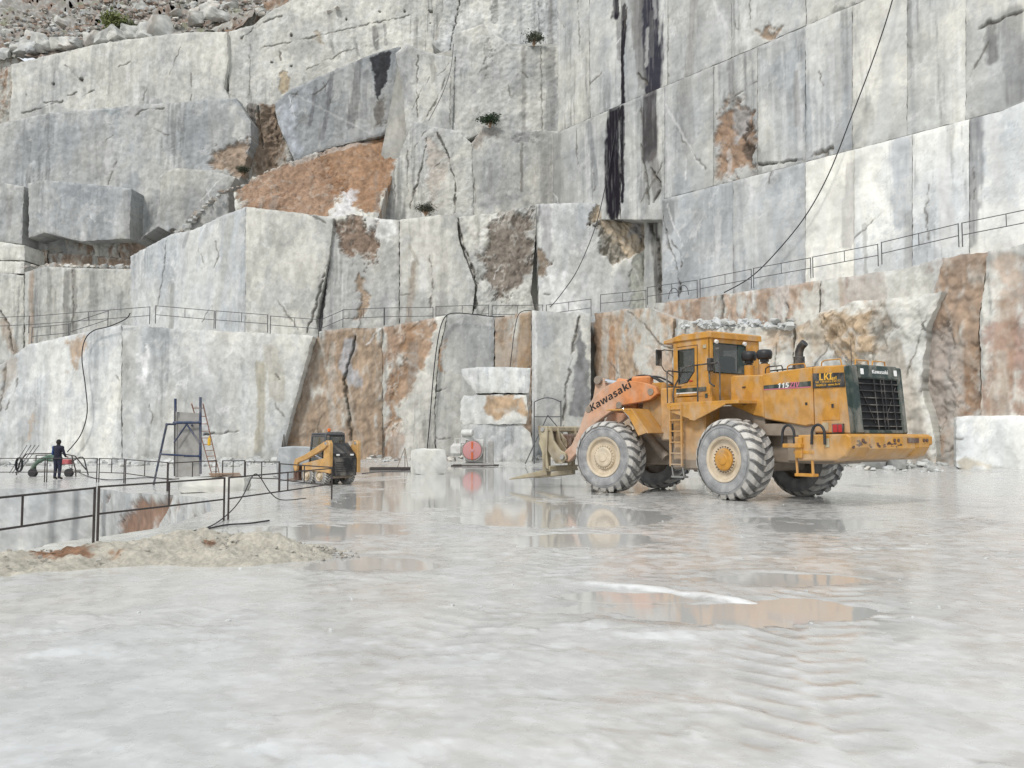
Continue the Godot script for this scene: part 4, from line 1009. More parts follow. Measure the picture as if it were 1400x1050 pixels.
func floor_color(x: float, d: float) -> Color:
	var wx := n_fine.get_noise_2d(x * 0.9, d * 0.9)
	var a := n_mid.get_noise_2d(x * 0.22 + 13.0, d * 0.22)
	var b := n_mid.get_noise_2d(x * 1.7 + wx * 0.5, d * 2.3 + 55.0) * 0.8 + a * 0.35
	var e := n_fine.get_noise_2d(x * 4.2 + 17.0, d * 6.0)
	var g := n_fine.get_noise_2d(x * 9.0, d * 11.0 + 31.0)
	var dry := smoothstep(-0.25, 0.35, n_low.get_noise_2d(x * 0.07 + 3.0, d * 0.09) + (x - 1.0) * 0.05)
	var c := Color(0.590, 0.584, 0.566)
	c = c.lerp(Color(0.585, 0.565, 0.530), smoothstep(0.05, 0.35, a) * 0.8)
	c = c.lerp(Color(0.570, 0.572, 0.566), smoothstep(0.0, 0.35, -a))
	# flakes of drying slurry, hard edged
	c = c.lerp(Color(0.65, 0.648, 0.636), smoothstep(0.10, 0.15, b + e * 0.25 + g * 0.08) * (0.04 + 0.30 * dry))
	c = c.lerp(Color(0.65, 0.65, 0.645), smoothstep(0.27, 0.31, e * 0.8 + b * 0.3 + g * 0.2) * (0.06 + 0.5 * dry))
	c = c.lerp(Color(0.53, 0.527, 0.515), smoothstep(0.22, 0.28, -b + e * 0.3 + g * 0.1) * 0.20)
	c = c * (1.0 + e * 0.025 + g * 0.03)
	if d < 22.0 and x > -5.0:
		c = c.lerp(Color(0.50, 0.495, 0.485), tread(x, d) * 0.8)
	# damp rims of the puddles
	for k in 4:
		var p: Array = puddles[k]
		var r := Vector2((x - p[0]) / p[2], (d - p[1]) / p[3]).length() + wx * 0.2
		c = c.lerp(Color(0.43, 0.42, 0.40), smoothstep(1.2, 0.95, r) * 0.55)
	# pale bank of slurry pushed up beside the standing water
	var s := absf(d - (9.3 - (x - 0.95) * 0.72) + wx * 0.12)
	c = c.lerp(Color(0.80, 0.80, 0.79), (1.0 - smoothstep(0.05, 0.17 + g * 0.1, s)) * 0.95 * smoothstep(0.4, 1.1, x) * smoothstep(3.9, 3.0, x))
	# cream ledge along the cut
	c = c.lerp(Color(0.60, 0.59, 0.53), smoothstep(-4.4, -5.4, x) * smoothstep(9.6, 11.0, d) * smoothstep(17.0, 14.0, d) * 0.8)
	c.a = 1.0
	return c

func build_floor() -> void:
	var xs := axis_steps(-46.0, 46.0, -5.0, 6.5, 0.065, 0.55, 34.0)
	var ds := axis_steps(-14.0, 66.0, 2.2, 13.0, 0.055, 0.34, 26.0)
	var W := xs.size(); var H := ds.size()
	var P := PackedVector3Array(); P.resize(W * H)
	var C := PackedColorArray(); C.resize(W * H)
	var drop := PackedByteArray(); drop.resize(W * H)
	for j in H:
		for i in W:
			var q := Vector2(xs[i], ds[j])
			if q.x < -5.5 and q.y < 33.0 and q.y > 0.0:
				var cell := Vector2((xs[i] + xs[mini(i + 1, W - 1)]) / 2, (ds[j] + ds[mini(j + 1, H - 1)]) / 2)
				if Geometry2D.is_point_in_polygon(cell, pit):
					drop[j * W + i] = 1
				var inside := Geometry2D.is_point_in_polygon(q, pit)
				var e := 1e9; var at := q
				for k in pit.size():
					var cp := Geometry2D.get_closest_point_to_segment(q, pit[k], pit[(k + 1) % pit.size()])
					if cp.distance_to(q) < e:
						e = cp.distance_to(q); at = cp
				if inside and e < 0.7 or e < 0.12:
					q = at
			P[j * W + i] = Vector3(q.x, floor_height(q.x, q.y), -q.y)
			C[j * W + i] = floor_color(q.x, q.y)
	var g := put("quarry_floor", grid_mesh(P, C, W, H, drop), M.floor)
	tag(g, "wide wet pale grey quarry floor of marble slurry", "", "", "structure")
	# far sheet that carries the ground on beyond the quarry
	var far := MB.new()
	far.col = Color(0.40, 0.40, 0.385)
	far.quad(Vector3(-300, -0.45, 300), Vector3(300, -0.45, 300), Vector3(300, -0.45, 13.5), Vector3(-300, -0.45, 13.5), Vector3.UP)
	far.quad(Vector3(46.5, -0.45, 13.5), Vector3(300, -0.45, 13.5), Vector3(300, -0.45, -300), Vector3(46.5, -0.45, -300), Vector3.UP)
	far.quad(Vector3(-300, -0.45, 13.5), Vector3(-46.5, -0.45, 13.5), Vector3(-46.5, -0.45, -300), Vector3(-300, -0.45, -300), Vector3.UP)
	tag(part("quarry_ground", far, M.floor, self), "pale ground outside the working floor", "", "", "structure")
	for p in puddles:
		var b := MB.new()
		var ring: Array = []
		for k in 40:
			var a := TAU * k / 40
			ring.append(Vector3(p[0] + cos(a) * p[2] * 1.02, p[5], -(p[1] + sin(a) * p[3] * 1.02)))
		for k in 40:
			# the sheet dives under the slurry at its rim
			var q0: Vector3 = ring[k]; var q1: Vector3 = ring[(k + 1) % 40]
			var c0 := Vector3(p[0], 0, -p[1])
			var o0 := q0 + (q0 - c0) * Vector3(0.16, 0, 0.16) - Vector3(0, 0.07, 0)
			var o1 := q1 + (q1 - c0) * Vector3(0.16, 0, 0.16) - Vector3(0, 0.07, 0)
			b.squad(q0, q1, o1, o0, Vector3.UP, Vector3.UP, Vector3.UP, Vector3.UP)
			b.tri(Vector3(p[0], p[5], -p[1]), ring[k], ring[(k + 1) % 40], Vector3.UP, Vector3.UP, Vector3.UP)
		tag(part("puddle_water", b, M.water, self), "thin sheet of milky standing water on the quarry floor", "", "", "structure")

# walls of the sunken cut at the left, sawn marble like the rest
func build_pit() -> void:
	var w := structure("sunken_cut", "open cut below the near railing with pale sawn walls")
	var deep := 6.0
	for k in pit.size():
		var a := pit[k]; var b := pit[(k + 1) % pit.size()]
		var A := Vector3(a.x, 0, -a.y); var B := Vector3(b.x, 0, -b.y)
		var L := A.distance_to(B)
		var e := (B - A) / L
		var n := Vector3(e.z, 0, -e.x)   # towards the inside of the cut
		var step := 0.07 if k < 4 else 0.3
		var nu := int(L / step); var nv := int(deep / step)
		if k == 3: nu = int(L / 0.12); nv = int(deep / 0.1)
		var W := nu + 1
		var P := PackedVector3Array(); var C := PackedColorArray(); var N := PackedVector3Array()
		for j in nv + 1:
			for i in W:
				var s := float(i) / nu; var t := float(j) / nv
				var p := A.lerp(B, s)
				var v := -t * deep
				var top := floor_height(p.x, -p.z)
				var lu := s * L + k * 50.0
				var d := n_low.get_noise_3d(lu * 0.3, v * 0.3, 5.0) * 0.07 + n_fine.get_noise_3d(lu, v, 9.0) * 0.03
				d *= smoothstep(0.0, 0.5, -v) * smoothstep(0.0, 0.3, minf(s, 1.0 - s) * L)
				var c := marble(lu, v * 1.5, 77.0, 0.4, 1.12, 0.5)
				if k < 3:
					var bn := n_mid.get_noise_3d(lu * 0.14 + v * 0.22, v * 0.12, 3.0) * 1.2 + n_fine.get_noise_3d(lu * 1.3, v * 0.9, 4.0) * 0.22
					var wq := smoothstep(-0.15, 0.15, bn + 0.36 - absf(p.x + 10.2) * 0.085) * smoothstep(-0.05, -0.35, v + 0.2 * n_fine.get_noise_2d(lu, 1.0))
					c = c.lerp(Color(0.30, 0.175, 0.115) * (1.0 + n_fine.get_noise_3d(lu * 2.0, v, 8.0) * 0.4), wq * 0.9)
					d -= wq * 0.12 * smoothstep(0.0, 0.5, minf(s, 1.0 - s) * L)
				for g in [16.2, 15.4, 14.2]:
					if k == 2 or k == 3:
						c = c.lerp(Color(0.24, 0.25, 0.26), 0.7 * (1.0 - smoothstep(0.06, 0.20, absf(p.x + g))))
				P.append(p + Vector3(0, top + v, 0) + n * d - Vector3(0, 0.003, 0))
				N.append(n); C.append(c)
		for j in nv + 1:
			for i in W:
				var ax := P[j * W + mini(i + 1, nu)] - P[j * W + maxi(i - 1, 0)]
				var ay := P[maxi(j - 1, 0) * W + i] - P[mini(j + 1, nv) * W + i]
				var nn := ax.cross(ay).normalized()
				N[j * W + i] = nn if nn.dot(n) > 0 else -nn
		var I := PackedInt32Array()
		var flip := (e.cross(Vector3.UP)).dot(n) < 0
		for j in nv:
			for i in nu:
				var q := j * W + i
				if flip:
					I.append_array(PackedInt32Array([q, q + W, q + 1, q + 1, q + W, q + W + 1]))
				else:
					I.append_array(PackedInt32Array([q, q + 1, q + W, q + 1, q + W + 1, q + W]))
		var arr := []
		arr.resize(Mesh.ARRAY_MAX)
		arr[Mesh.ARRAY_VERTEX] = P; arr[Mesh.ARRAY_NORMAL] = N; arr[Mesh.ARRAY_COLOR] = C; arr[Mesh.ARRAY_INDEX] = I
		var me := ArrayMesh.new()
		me.add_surface_from_arrays(Mesh.PRIMITIVE_TRIANGLES, arr)
		put("cut_face", me, M.rock, w)
	var b := MB.new()
	b.col = Color(0.38, 0.38, 0.37)
	b.quad(Vector3(-41, -deep, -1), Vector3(-5, -deep, -1), Vector3(-5, -deep, -33), Vector3(-41, -deep, -30), Vector3.UP)
	part("cut_bottom", b, M.rock, w)

# ------------------------------------------------------------------ big wheel loader
func text_part(called: String, s: String, size: float, mat: Material, parent: Node, at: Vector3, right: Vector3, up: Vector3, bold := true, stretch := 1.0, italic := 0.0, weight := 700) -> void:
	var tm := TextMesh.new()
	var f := SystemFont.new()
	f.font_names = PackedStringArray(["Droid Sans"])
	f.font_weight = weight if bold else 400
	tm.font = f
	tm.text = s
	tm.font_size = 64
	tm.pixel_size = size / 46.0
	tm.depth = 0.006
	tm.curve_step = 2.0
	var z := right.cross(up).normalized()
	put(called, tm, mat, parent, Transform3D(Basis(right.normalized() * stretch, up.normalized() + right.normalized() * italic, z), at))

func make_wheel(parent: Node, xf: Transform3D, orange_hub: bool, seed_: float, R := 1.04, Wd := 0.82, rim_mat: Material = null, hub_mat: Material = null) -> void:
	var w := group_node("wheel", parent, xf)
	var k := R / 1.04
	var hw := Wd / 2.0
	var b := MB.new()
	var prof := [Vector2(-hw * 0.82, 0.55 * k), Vector2(-hw * 0.97, 0.62 * k), Vector2(-hw, 0.74 * k), Vector2(-hw * 0.97, 0.87 * k), Vector2(-hw * 0.84, 0.955 * k), Vector2(-hw * 0.5, 0.975 * k), Vector2(0, 0.98 * k), Vector2(hw * 0.5, 0.975 * k), Vector2(hw * 0.84, 0.955 * k), Vector2(hw * 0.97, 0.87 * k), Vector2(hw, 0.74 * k), Vector2(hw * 0.97, 0.62 * k), Vector2(hw * 0.82, 0.55 * k)]
	b.col = Color(0.355, 0.36, 0.362)
	b.lathe(Vector3.ZERO, Vector3(0, 0, 1), prof, 72, true)
	# raised ring on the side wall
	for s in [-1.0, 1.0]:
		b.col = Color(0.34, 0.34, 0.345)
		b.lathe(Vector3(0, 0, s * hw * 0.965), Vector3(0, 0, s), [Vector2(0.0, 0.80 * k), Vector2(0.02, 0.805 * k), Vector2(0.02, 0.82 * k), Vector2(0.0, 0.83 * k)], 72)
	for q in b.v.size():
		var p := b.v[q]
		var m := n_fine.get_noise_3d(p.x * 3.0 + seed_, p.y * 3.0, p.z * 3.0)
		var r := Vector2(p.x, p.y).length() / R
		var c := b.c[q] * (1.0 + m * 0.45)
		c = c.lerp(Color(0.15, 0.15, 0.15), smoothstep(0.90, 0.935, r) * 0.6)
		c = c.lerp(Color(0.56, 0.55, 0.53), smoothstep(0.1, 0.5, m) * 0.4)
		c.a = 1.0
		b.c[q] = c
	part("tyre", b, M.tyre, w)
	# tread lugs, joined: sixty-odd to a wheel
	var t := MB.new()
	var count := 22
	for s in [-1.0, 1.0]:
		for j in count:
			var a0 := TAU * (j + (0.5 if s > 0 else 0.0)) / count
			var rows: Array = []
			for e in 7:
				var f := e / 6.0
				var z: float = s * lerpf(0.01, 1.03, f) * hw
				var top := R * (1.0 - 0.075 * smoothstep(0.72, 1.0, f) - 0.02 * f)
				if e == 6: top = R * 0.87
				var lowr := minf(R * 0.93, top - 0.02)
				var a := a0 + lerpf(0.24, 0.0, pow(f, 1.4)) * 1.0
				var hwid := lerpf(0.055, 0.085, f) * k / R
				var o := Vector3(cos(a), sin(a), 0)
				var l := Vector3(-sin(a), cos(a), 0)
				var g := n_fine.get_noise_3d(j * 3.1 + seed_, e * 0.8, s * 5.0)
				rows.append([o * lowr - l * (hwid * 1.35) * R + Vector3(0, 0, z), o * top - l * hwid * R + Vector3(0, 0, z), o * top + l * hwid * R + Vector3(0, 0, z), o * lowr + l * (hwid * 1.35) * R + Vector3(0, 0, z), o, l, g])
			for e in 6:
				var A: Array = rows[e]; var B: Array = rows[e + 1]
				var mud := clampf(0.5 + A[6] * 0.9 + e * 0.06, 0.0, 1.0)
				t.col = Color(0.36, 0.36, 0.355).lerp(Color(0.70, 0.68, 0.63), mud)
				t.quad(A[1], A[2], B[2], B[1], A[4])
				t.col = Color(0.19, 0.19, 0.19).lerp(Color(0.48, 0.46, 0.43), mud * 0.8)
				t.quad(A[0], A[1], B[1], B[0], -A[5]); t.quad(A[2], A[3], B[3], B[2], A[5])
			t.col = Color(0.40, 0.38, 0.34)
			t.quad(rows[6][0], rows[6][1], rows[6][2], rows[6][3], Vector3(0, 0, s))
			t.quad(rows[0][0], rows[0][1], rows[0][2], rows[0][3], Vector3(0, 0, -s))
	var tr := part("tread", t, M.tyre, w)
	tag(tr, "", "", "", "stuff")
	var rm := MB.new()
	var z0 := -hw * 0.86
	rm.lathe(Vector3.ZERO, Vector3(0, 0, 1), [Vector2(z0 - 0.035, 0.545 * k), Vector2(z0 - 0.045, 0.575 * k), Vector2(z0 - 0.02, 0.585 * k), Vector2(z0 + 0.03, 0.565 * k)], 56)
	rm.lathe(Vector3.ZERO, Vector3(0, 0, -1), [Vector2(-z0 - 0.3, 0.56 * k), Vector2(-z0 + 0.04, 0.555 * k), Vector2(-z0 + 0.02, 0.515 * k), Vector2(-z0 - 0.06, 0.49 * k), Vector2(-z0 - 0.08, 0.36 * k), Vector2(-z0 - 0.02, 0.345 * k), Vector2(-z0 - 0.01, 0.29 * k)], 56)
	part("rim", rm, rim_mat if rim_mat else M.rim_cream, w)
	var hb := MB.new()
	hb.lathe(Vector3.ZERO, Vector3(0, 0, -1), [Vector2(-z0 - 0.14, 0.30 * k), Vector2(-z0 + 0.03, 0.285 * k), Vector2(-z0 + 0.05, 0.25 * k), Vector2(-z0 + 0.055, 0.15 * k), Vector2(-z0 + 0.075, 0.13 * k), Vector2(-z0 + 0.075, 0.0)], 40)
	part("hub", hb, hub_mat if hub_mat else (M.yellow if orange_hub else M.rim_cream), w)
	if k > 0.8:
		var bo := MB.new()
		for j in 24:
			var a := TAU * j / 24
			bo.cyl(Vector3(cos(a) * 0.325, sin(a) * 0.325, z0 + 0.03), Vector3(cos(a) * 0.325, sin(a) * 0.325, z0 - 0.02), 0.018, 6, 0.003)
		part("bolts", bo, M.rust if orange_hub else M.rim_cream, w)
	# closed drum on the far side
	var dr := MB.new()
	dr.lathe(Vector3.ZERO, Vector3(0, 0, 1), [Vector2(hw * 0.3, 0.0), Vector2(hw * 0.3, 0.555 * k), Vector2(hw * 0.86, 0.56 * k)], 40)
	part("drum", dr, M.dusty, w)

# old grease and scuffs on the fork carriage
func soiled(b: MB) -> MB:
	for q in b.v.size():
		var p := b.v[q]
		var m := n_fine.get_noise_3d(p.x * 2.6, p.y * 2.6, p.z * 2.6) + n_mid.get_noise_3d(p.x * 1.1, p.y * 1.1, p.z * 1.1)
		b.c[q] = Color(1, 1, 1).lerp(Color(0.34, 0.29, 0.26), smoothstep(-0.2, 0.35, m))
	return b

# pale marble dust caked on paint below a height
func dusted(b: MB, y0: float, y1: float, amount: float, paint := YELLOW) -> MB:
	for q in b.v.size():
		var p := b.v[q]
		var k := smoothstep(y1, y0, p.y + n_mid.get_noise_3d(p.x * 1.5, p.y * 1.5, p.z * 1.5) * 0.35) * amount
		b.c[q] = paint.lerp(DUST, k)
	return b

func build_loader() -> void:
	var th_r := 1.00469
	var turn := PI - th_r
	var L := thing("wheel_loader", "huge yellow articulated wheel loader with an orange lifting boom and black engine grille", "wheel loader", Vector3(6.81, 0.0, -22.684), turn)
	var fr := Transform3D(Basis(Vector3.UP, deg_to_rad(17.0)), Vector3(2.3475, 0, 0))   # front half, turned about the hinge
	var W := 1.369
	make_wheel(L, Transform3D(Basis(Vector3(0, 0, 1), 0.13), Vector3(0, 1.03, -W)), true, 1.0)
	make_wheel(L, Transform3D(Basis(Vector3.UP, PI), Vector3(0, 1.03, W)), true, 2.0)
	make_wheel(L, fr * Transform3D(Basis(Vector3(0, 0, 1), 0.4), Vector3(2.3475, 1.03, -W)), false, 3.0)
	make_wheel(L, fr * Transform3D(Basis(Vector3.UP, PI), Vector3(2.3475, 1.03, W)), false, 4.0)
	var b: MB
	# ---- rear half: chassis
	b = MB.new()
	b.box(Vector3(-2.3, 0.95, -0.62), Vector3(2.0, 1.75, 0.62), 0.03)
	b.box(Vector3(-0.35, 0.72, -1.0), Vector3(0.35, 1.34, 1.0), 0.08)
	b.box(Vector3(-2.9, 1.0, -0.8), Vector3(-1.2, 1.72, 0.8), 0.03)
	b.box(Vector3(1.5, 0.62, -0.45), Vector3(2.45, 1.2, 0.45), 0.05)
	part("rear_chassis", b, M.dusty, L)
	# hood: three panels a side with the seams between them open
	b = MB.new()
	b.prism([Vector2(0.48, 2.42), Vector2(0.48, 3.17), Vector2(0.40, 3.21), Vector2(-0.575, 3.17), Vector2(-0.60, 3.14), Vector2(-0.625, 2.08), Vector2(-0.3, 2.14), Vector2(0.1, 2.3)], -0.95, 0.95, 0.03)
	part("hood_panel", dusted(b, 1.7, 2.2, 0.35), M.painted, L)
	b = MB.new()
	b.prism([Vector2(-0.61, 3.14), Vector2(-0.64, 3.19), Vector2(-2.09, 3.265), Vector2(-2.115, 3.24), Vector2(-2.13, 1.89), Vector2(-1.9, 1.85), Vector2(-0.645, 2.05)], -0.965, 0.965, 0.03)
	part("hood_panel", dusted(b, 1.7, 2.2, 0.35), M.painted, L)
	b = MB.new()
	b.prism([Vector2(-2.13, 3.24), Vector2(-2.16, 3.27), Vector2(-3.0, 3.245), Vector2(-3.04, 3.2), Vector2(-3.2, 1.66), Vector2(-2.15, 1.70)], -0.955, 0.955, 0.03)
	part("hood_panel", dusted(b, 1.7, 2.2, 0.35), M.painted, L)
	b = MB.new()   # lower skirt below the panels
	b.box(Vector3(-2.12, 1.62, -0.9), Vector3(-0.55, 1.93, 0.9), 0.02)
	b.box(Vector3(-0.56, 1.7, -0.85), Vector3(1.0, 2.43, 0.85), 0.02)
	part("skirt", b, M.dusty, L)
	b = MB.new()   # cover with a latch on the rear panel
	b.box(Vector3(-2.86, 1.98, -0.967), Vector3(-2.38, 2.68, -0.94), 0.008)
	part("service_door", b, M.yellow, L)
	for q in [[-2.72, -2.66, 2.27, 2.36], [-1.98, -1.92, 2.36, 2.42], [-0.05, 0.05, 2.87, 2.90], [-0.05, 0.05, 2.42, 2.45]]:
		b = MB.new()
		b.box(Vector3(q[0], q[2], -0.985), Vector3(q[1], q[3], -0.945), 0.004)
		part("latch", b, M.black, L)
	for q in [[Vector3(-2.55, 1.74, -0.968), Vector3(-2.38, 1.93, -0.94)], [Vector3(-3.02, 1.36, -1.568), Vector3(-2.92, 1.56, -1.54)], [Vector3(1.32, 4.02, -0.972), Vector3(1.44, 4.12, -0.94)]]:
		b = MB.new()
		b.box(q[0], q[1], 0.002)
		part("decal", b, M.cream, L)
	# stripe and type number
	b = MB.new()
	b.prism([Vector2(-0.66, 2.80), Vector2(-0.66, 2.89), Vector2(-2.09, 2.925), Vector2(-2.09, 2.80)], -0.975, -0.955, 0.002)
	part("stripe", b, M.green, L)
	b = MB.new()
	b.prism([Vector2(-0.66, 2.775), Vector2(-0.66, 2.795), Vector2(-2.09, 2.795), Vector2(-2.09, 2.772)], -0.974, -0.955, 0.001)
	part("stripe_line", b, M.letter_pink, L)
	text_part("lettering", "115", 0.125, M.letter_white, L, Vector3(-1.28, 2.86, -0.978), Vector3(-1, 0, 0), Vector3.UP, true, 1.25, 0.2)
	text_part("lettering", "ZIV", 0.125, M.letter_pink, L, Vector3(-1.62, 2.86, -0.978), Vector3(-1, 0, 0), Vector3.UP, true, 1.1, 0.2)
	# firm's plate
	b = MB.new()
	b.prism([Vector2(-2.15, 2.75), Vector2(-2.15, 3.10), Vector2(-3.0, 3.07), Vector2(-3.03, 2.74)], -0.982, -0.95, 0.004)
	part("firm_plate", b, M.black, L)
	text_part("lettering", "LKI", 0.16, M.letter_yellow, L, Vector3(-2.52, 3.0, -0.986), Vector3(-1, 0, 0), Vector3.UP, true, 1.1)
	text_part("lettering", "srl", 0.075, M.letter_yellow, L, Vector3(-2.76, 2.955, -0.986), Vector3(-1, 0, 0), Vector3.UP)
	text_part("lettering", "Tel. +39 0585 250777", 0.048, M.letter_yellow, L, Vector3(-2.58, 2.885, -0.986), Vector3(-1, 0, 0), Vector3.UP, false, 1.1)
	text_part("lettering", "lki@lki.it - www.lki.it", 0.048, M.letter_yellow, L, Vector3(-2.58, 2.81, -0.986), Vector3(-1, 0, 0), Vector3.UP, false, 1.1)
	# ---- radiator grille at the tail, leaning forward
	var g := group_node("radiator_grille", L, Transform3D(Basis(Vector3(0, 0, 1), -0.09), Vector3(-3.22, 1.66, 0)))
	b = MB.new()
	b.box(Vector3(-0.10, 0, -0.97), Vector3(0.10, 1.58, -0.70), 0.03)
	b.box(Vector3(-0.10, 0, 0.78), Vector3(0.10, 1.58, 0.97), 0.03)
	b.box(Vector3(-0.12, 1.27, -0.70), Vector3(0.10, 1.60, 0.78), 0.03)
	b.box(Vector3(-0.10, 0, -0.70), Vector3(0.10, 0.09, 0.78), 0.02)
	part("grille_frame", b, M.green, g)
	b = MB.new()
	b.box(Vector3(-0.045, 0.05, -0.72), Vector3(-0.02, 1.3, 0.80), 0.0)
	part("screen", b, M.void, g)
	for k in 7:
		b = MB.new()
		b.box(Vector3(-0.095, 0.16 + k * 0.165, -0.70), Vector3(-0.05, 0.185 + k * 0.165, 0.78), 0.006)
		part("slat", b, M.black, g)
	for k in 4:
		b = MB.new()
		var z: float = [-0.15, 0.10, 0.22, 0.52][k]
		b.box(Vector3(-0.098, 0.09, z), Vector3(-0.07, 1.27, z + 0.025), 0.006)
		part("bar", b, M.black, g)
	b = MB.new()
	b.tube([Vector3(-0.06, 1.1, -0.65), Vector3(-0.06, 0.25, -0.2)], 0.012, 6)
	b.tube([Vector3(-0.06, 0.25, 0.15), Vector3(-0.06, 1.1, 0.7)], 0.012, 6)
	part("fan_guard", b, M.black, g)
	for z in [-0.60, 0.66]:
		b = MB.new()
		b.box(Vector3(-0.145, 1.36, z - 0.05), Vector3(-0.11, 1.50, z + 0.05), 0.012)
		part("lamp", b, M.lamp_white, g)
	text_part("lettering", "Kawasaki", 0.085, M.letter_white, g, Vector3(-0.125, 1.44, 0.08), Vector3(0, 0, 1), Vector3.UP, true, 1.15)
	# ---- counterweight
	b = MB.new()
	b.prism([Vector2(-2.15, 1.64), Vector2(-3.46, 1.66), Vector2(-3.55, 1.60), Vector2(-3.55, 1.36), Vector2(-3.42, 1.16), Vector2(-3.2, 1.06), Vector2(-2.15, 1.04)], -1.55, -0.85, 0.03)
	b.prism([Vector2(-2.15, 1.64), Vector2(-3.46, 1.66), Vector2(-3.55, 1.60), Vector2(-3.55, 1.36), Vector2(-3.42, 1.16), Vector2(-3.2, 1.06), Vector2(-2.15, 1.04)], 0.85, 1.45, 0.03)
	b.prism([Vector2(-2.6, 1.63), Vector2(-3.462, 1.663), Vector2(-3.553, 1.60), Vector2(-3.553, 1.33), Vector2(-3.3, 1.10), Vector2(-2.6, 1.0)], -0.86, 0.86, 0.02)
	b.prism([Vector2(-3.05, 1.64), Vector2(-3.45, 1.655), Vector2(-3.54, 1.60), Vector2(-3.54, 1.42), Vector2(-3.35, 1.32), Vector2(-3.05, 1.3)], 1.44, 1.60, 0.04)
	var cw := part("counterweight", dusted(b, 0.95, 1.4, 0.6), M.painted, L)
	b = MB.new()
	b.box(Vector3(-3.575, 1.46, 0.55), Vector3(-3.54, 1.57, 0.98), 0.006)
	part("tow_slot", b, M.rust, cw)
	for z in [-1.1, 0.05, 0.2, 1.2, 1.32]:
		b = MB.new()
		b.cyl(Vector3(-3.575, 1.515, z), Vector3(-3.54, 1.515, z), 0.042, 14, 0.004)
		part("tow_hole", b, M.rust, cw)
	b = MB.new()   # worn bare patches along the lower lip
	var rw := RandomNumberGenerator.new(); rw.seed = 4
	for k in 34:
		var z := rw.randf_range(-1.45, 0.3); var y := 1.36 + absf(rw.randfn(0.0, 0.055)) + (0.05 if z < -0.9 and z > -1.35 else 0.0)
		var ring: Array = []
		var r0 := rw.randf_range(0.012, 0.05)
		for a in 9:
			var rr := r0 * rw.randf_range(0.5, 1.3)
			ring.append(Vector3(-3.5565, y + sin(TAU * a / 9) * rr * 0.7, z + cos(TAU * a / 9) * rr * 1.5))
		for a in range(1, 8):
			b.flat(ring[0], ring[a], ring[a + 1], Vector3(-1, 0, 0))
	tag(part("bare_patches", b, M.rust, cw), "", "", "", "stuff")
	b = MB.new()
	b.box(Vector3(-2.32, 1.34, -1.68), Vector3(-1.80, 1.44, -1.5), 0.015)
	b.box(Vector3(-2.3, 1.1, -1.62), Vector3(-2.1, 1.6, -1.3), 0.02)
	part("bracket", b, M.yellow, cw)
	for x in [-1.92, -2.76]:
		b = MB.new()
		var pts: Array = []
		for k in 13:
			var a := PI * k / 12
			pts.append(Vector3(x + cos(a) * 0.17, 1.66 + sin(a) * 0.21, -1.6))
		pts.push_front(Vector3(x + 0.18, 1.42, -1.61)); pts.push_back(Vector3(x - 0.18, 1.42, -1.61))
		b.tube(pts, 0.032, 8)
		part("hose", b, M.hose, cw)
	b = MB.new()   # hanging step
	b.tube([Vector3(-2.05, 1.35, -1.5), Vector3(-2.08, 0.72, -1.5)], 0.03, 6)
	b.tube([Vector3(-2.5, 1.25, -1.5), Vector3(-2.52, 0.72, -1.5)], 0.035, 6)
	b.box(Vector3(-2.55, 0.68, -1.56), Vector3(-2.04, 0.75, -1.34), 0.01)
	b.box(Vector3(-2.6, 1.20, -1.56), Vector3(-2.02, 1.28, -1.3), 0.01)
	part("step", b, M.yellow, cw)
	b = MB.new()
	b.box(Vector3(-2.98, 1.68, -1.02), Vector3(-2.68, 1.90, -0.94), 0.012)
	var tl := part("lamp_housing", b, M.black, L)
	b = MB.new()
	b.box(Vector3(-2.84, 1.70, -1.03), Vector3(-2.71, 1.88, -1.0), 0.01)
	b.box(Vector3(-2.96, 1.70, -1.03), Vector3(-2.86, 1.88, -1.0), 0.01)
	part("tail_lamp", b, M.lamp_red, tl)
	# ---- small rails, intakes and exhaust on the hood
	for q in [[-1.05, -0.55, "yellow"], [-2.3, -1.55, "yellow"], [-2.75, 0.1, "yellow"], [-2.75, 0.75, "yellow"], [-0.35, -0.55, "black"]]:
		b = MB.new()
		var x: float = q[0]; var z: float = q[1]
		z = clampf(z, -0.85, 0.85)
		var len_ := 0.52
		if q[1] > 0.0:
			b.tube([Vector3(x, 3.24, z - 0.3), Vector3(x, 3.42, z - 0.27), Vector3(x, 3.42, z + 0.2), Vector3(x, 3.24, z + 0.23)], 0.018, 6)
		else:
			b.tube([Vector3(x, 3.2, z), Vector3(x - 0.02, 3.36, z), Vector3(x - 0.1, 3.4, z), Vector3(x - len_, 3.4, z), Vector3(x - len_ - 0.03, 3.36, z), Vector3(x - len_ - 0.05, 3.24, z)], 0.018, 6)
		part("hood_rail", b, M[q[2]], L)
	for q in [[0.36, -0.35], [-0.16, -0.35]]:
		b = MB.new()
		b.cyl(Vector3(q[0], 3.1, q[1]), Vector3(q[0], 3.5, q[1]), 0.135, 20)
		var ip := part("air_intake", b, M.yellow, L)
		b = MB.new()
		b.cyl(Vector3(q[0], 3.5, q[1]), Vector3(q[0], 3.545, q[1]), 0.09, 20, 0.004)
		b.cyl(Vector3(q[0], 3.56, q[1]), Vector3(q[0], 3.64, q[1]), 0.115, 20, 0.004)
		b.lathe(Vector3(q[0], 3.63, q[1]), Vector3.UP, [Vector2(0, 0.0), Vector2(0.0, 0.17), Vector2(0.03, 0.19), Vector2(0.13, 0.205), Vector2(0.20, 0.195), Vector2(0.245, 0.15), Vector2(0.26, 0.0)], 28, true)
		part("intake_cap", b, M.rubber, ip)
	b = MB.new()
	b.cyl(Vector3(-0.9, 3.2, 0.1), Vector3(-0.9, 3.66, 0.1), 0.14, 20)
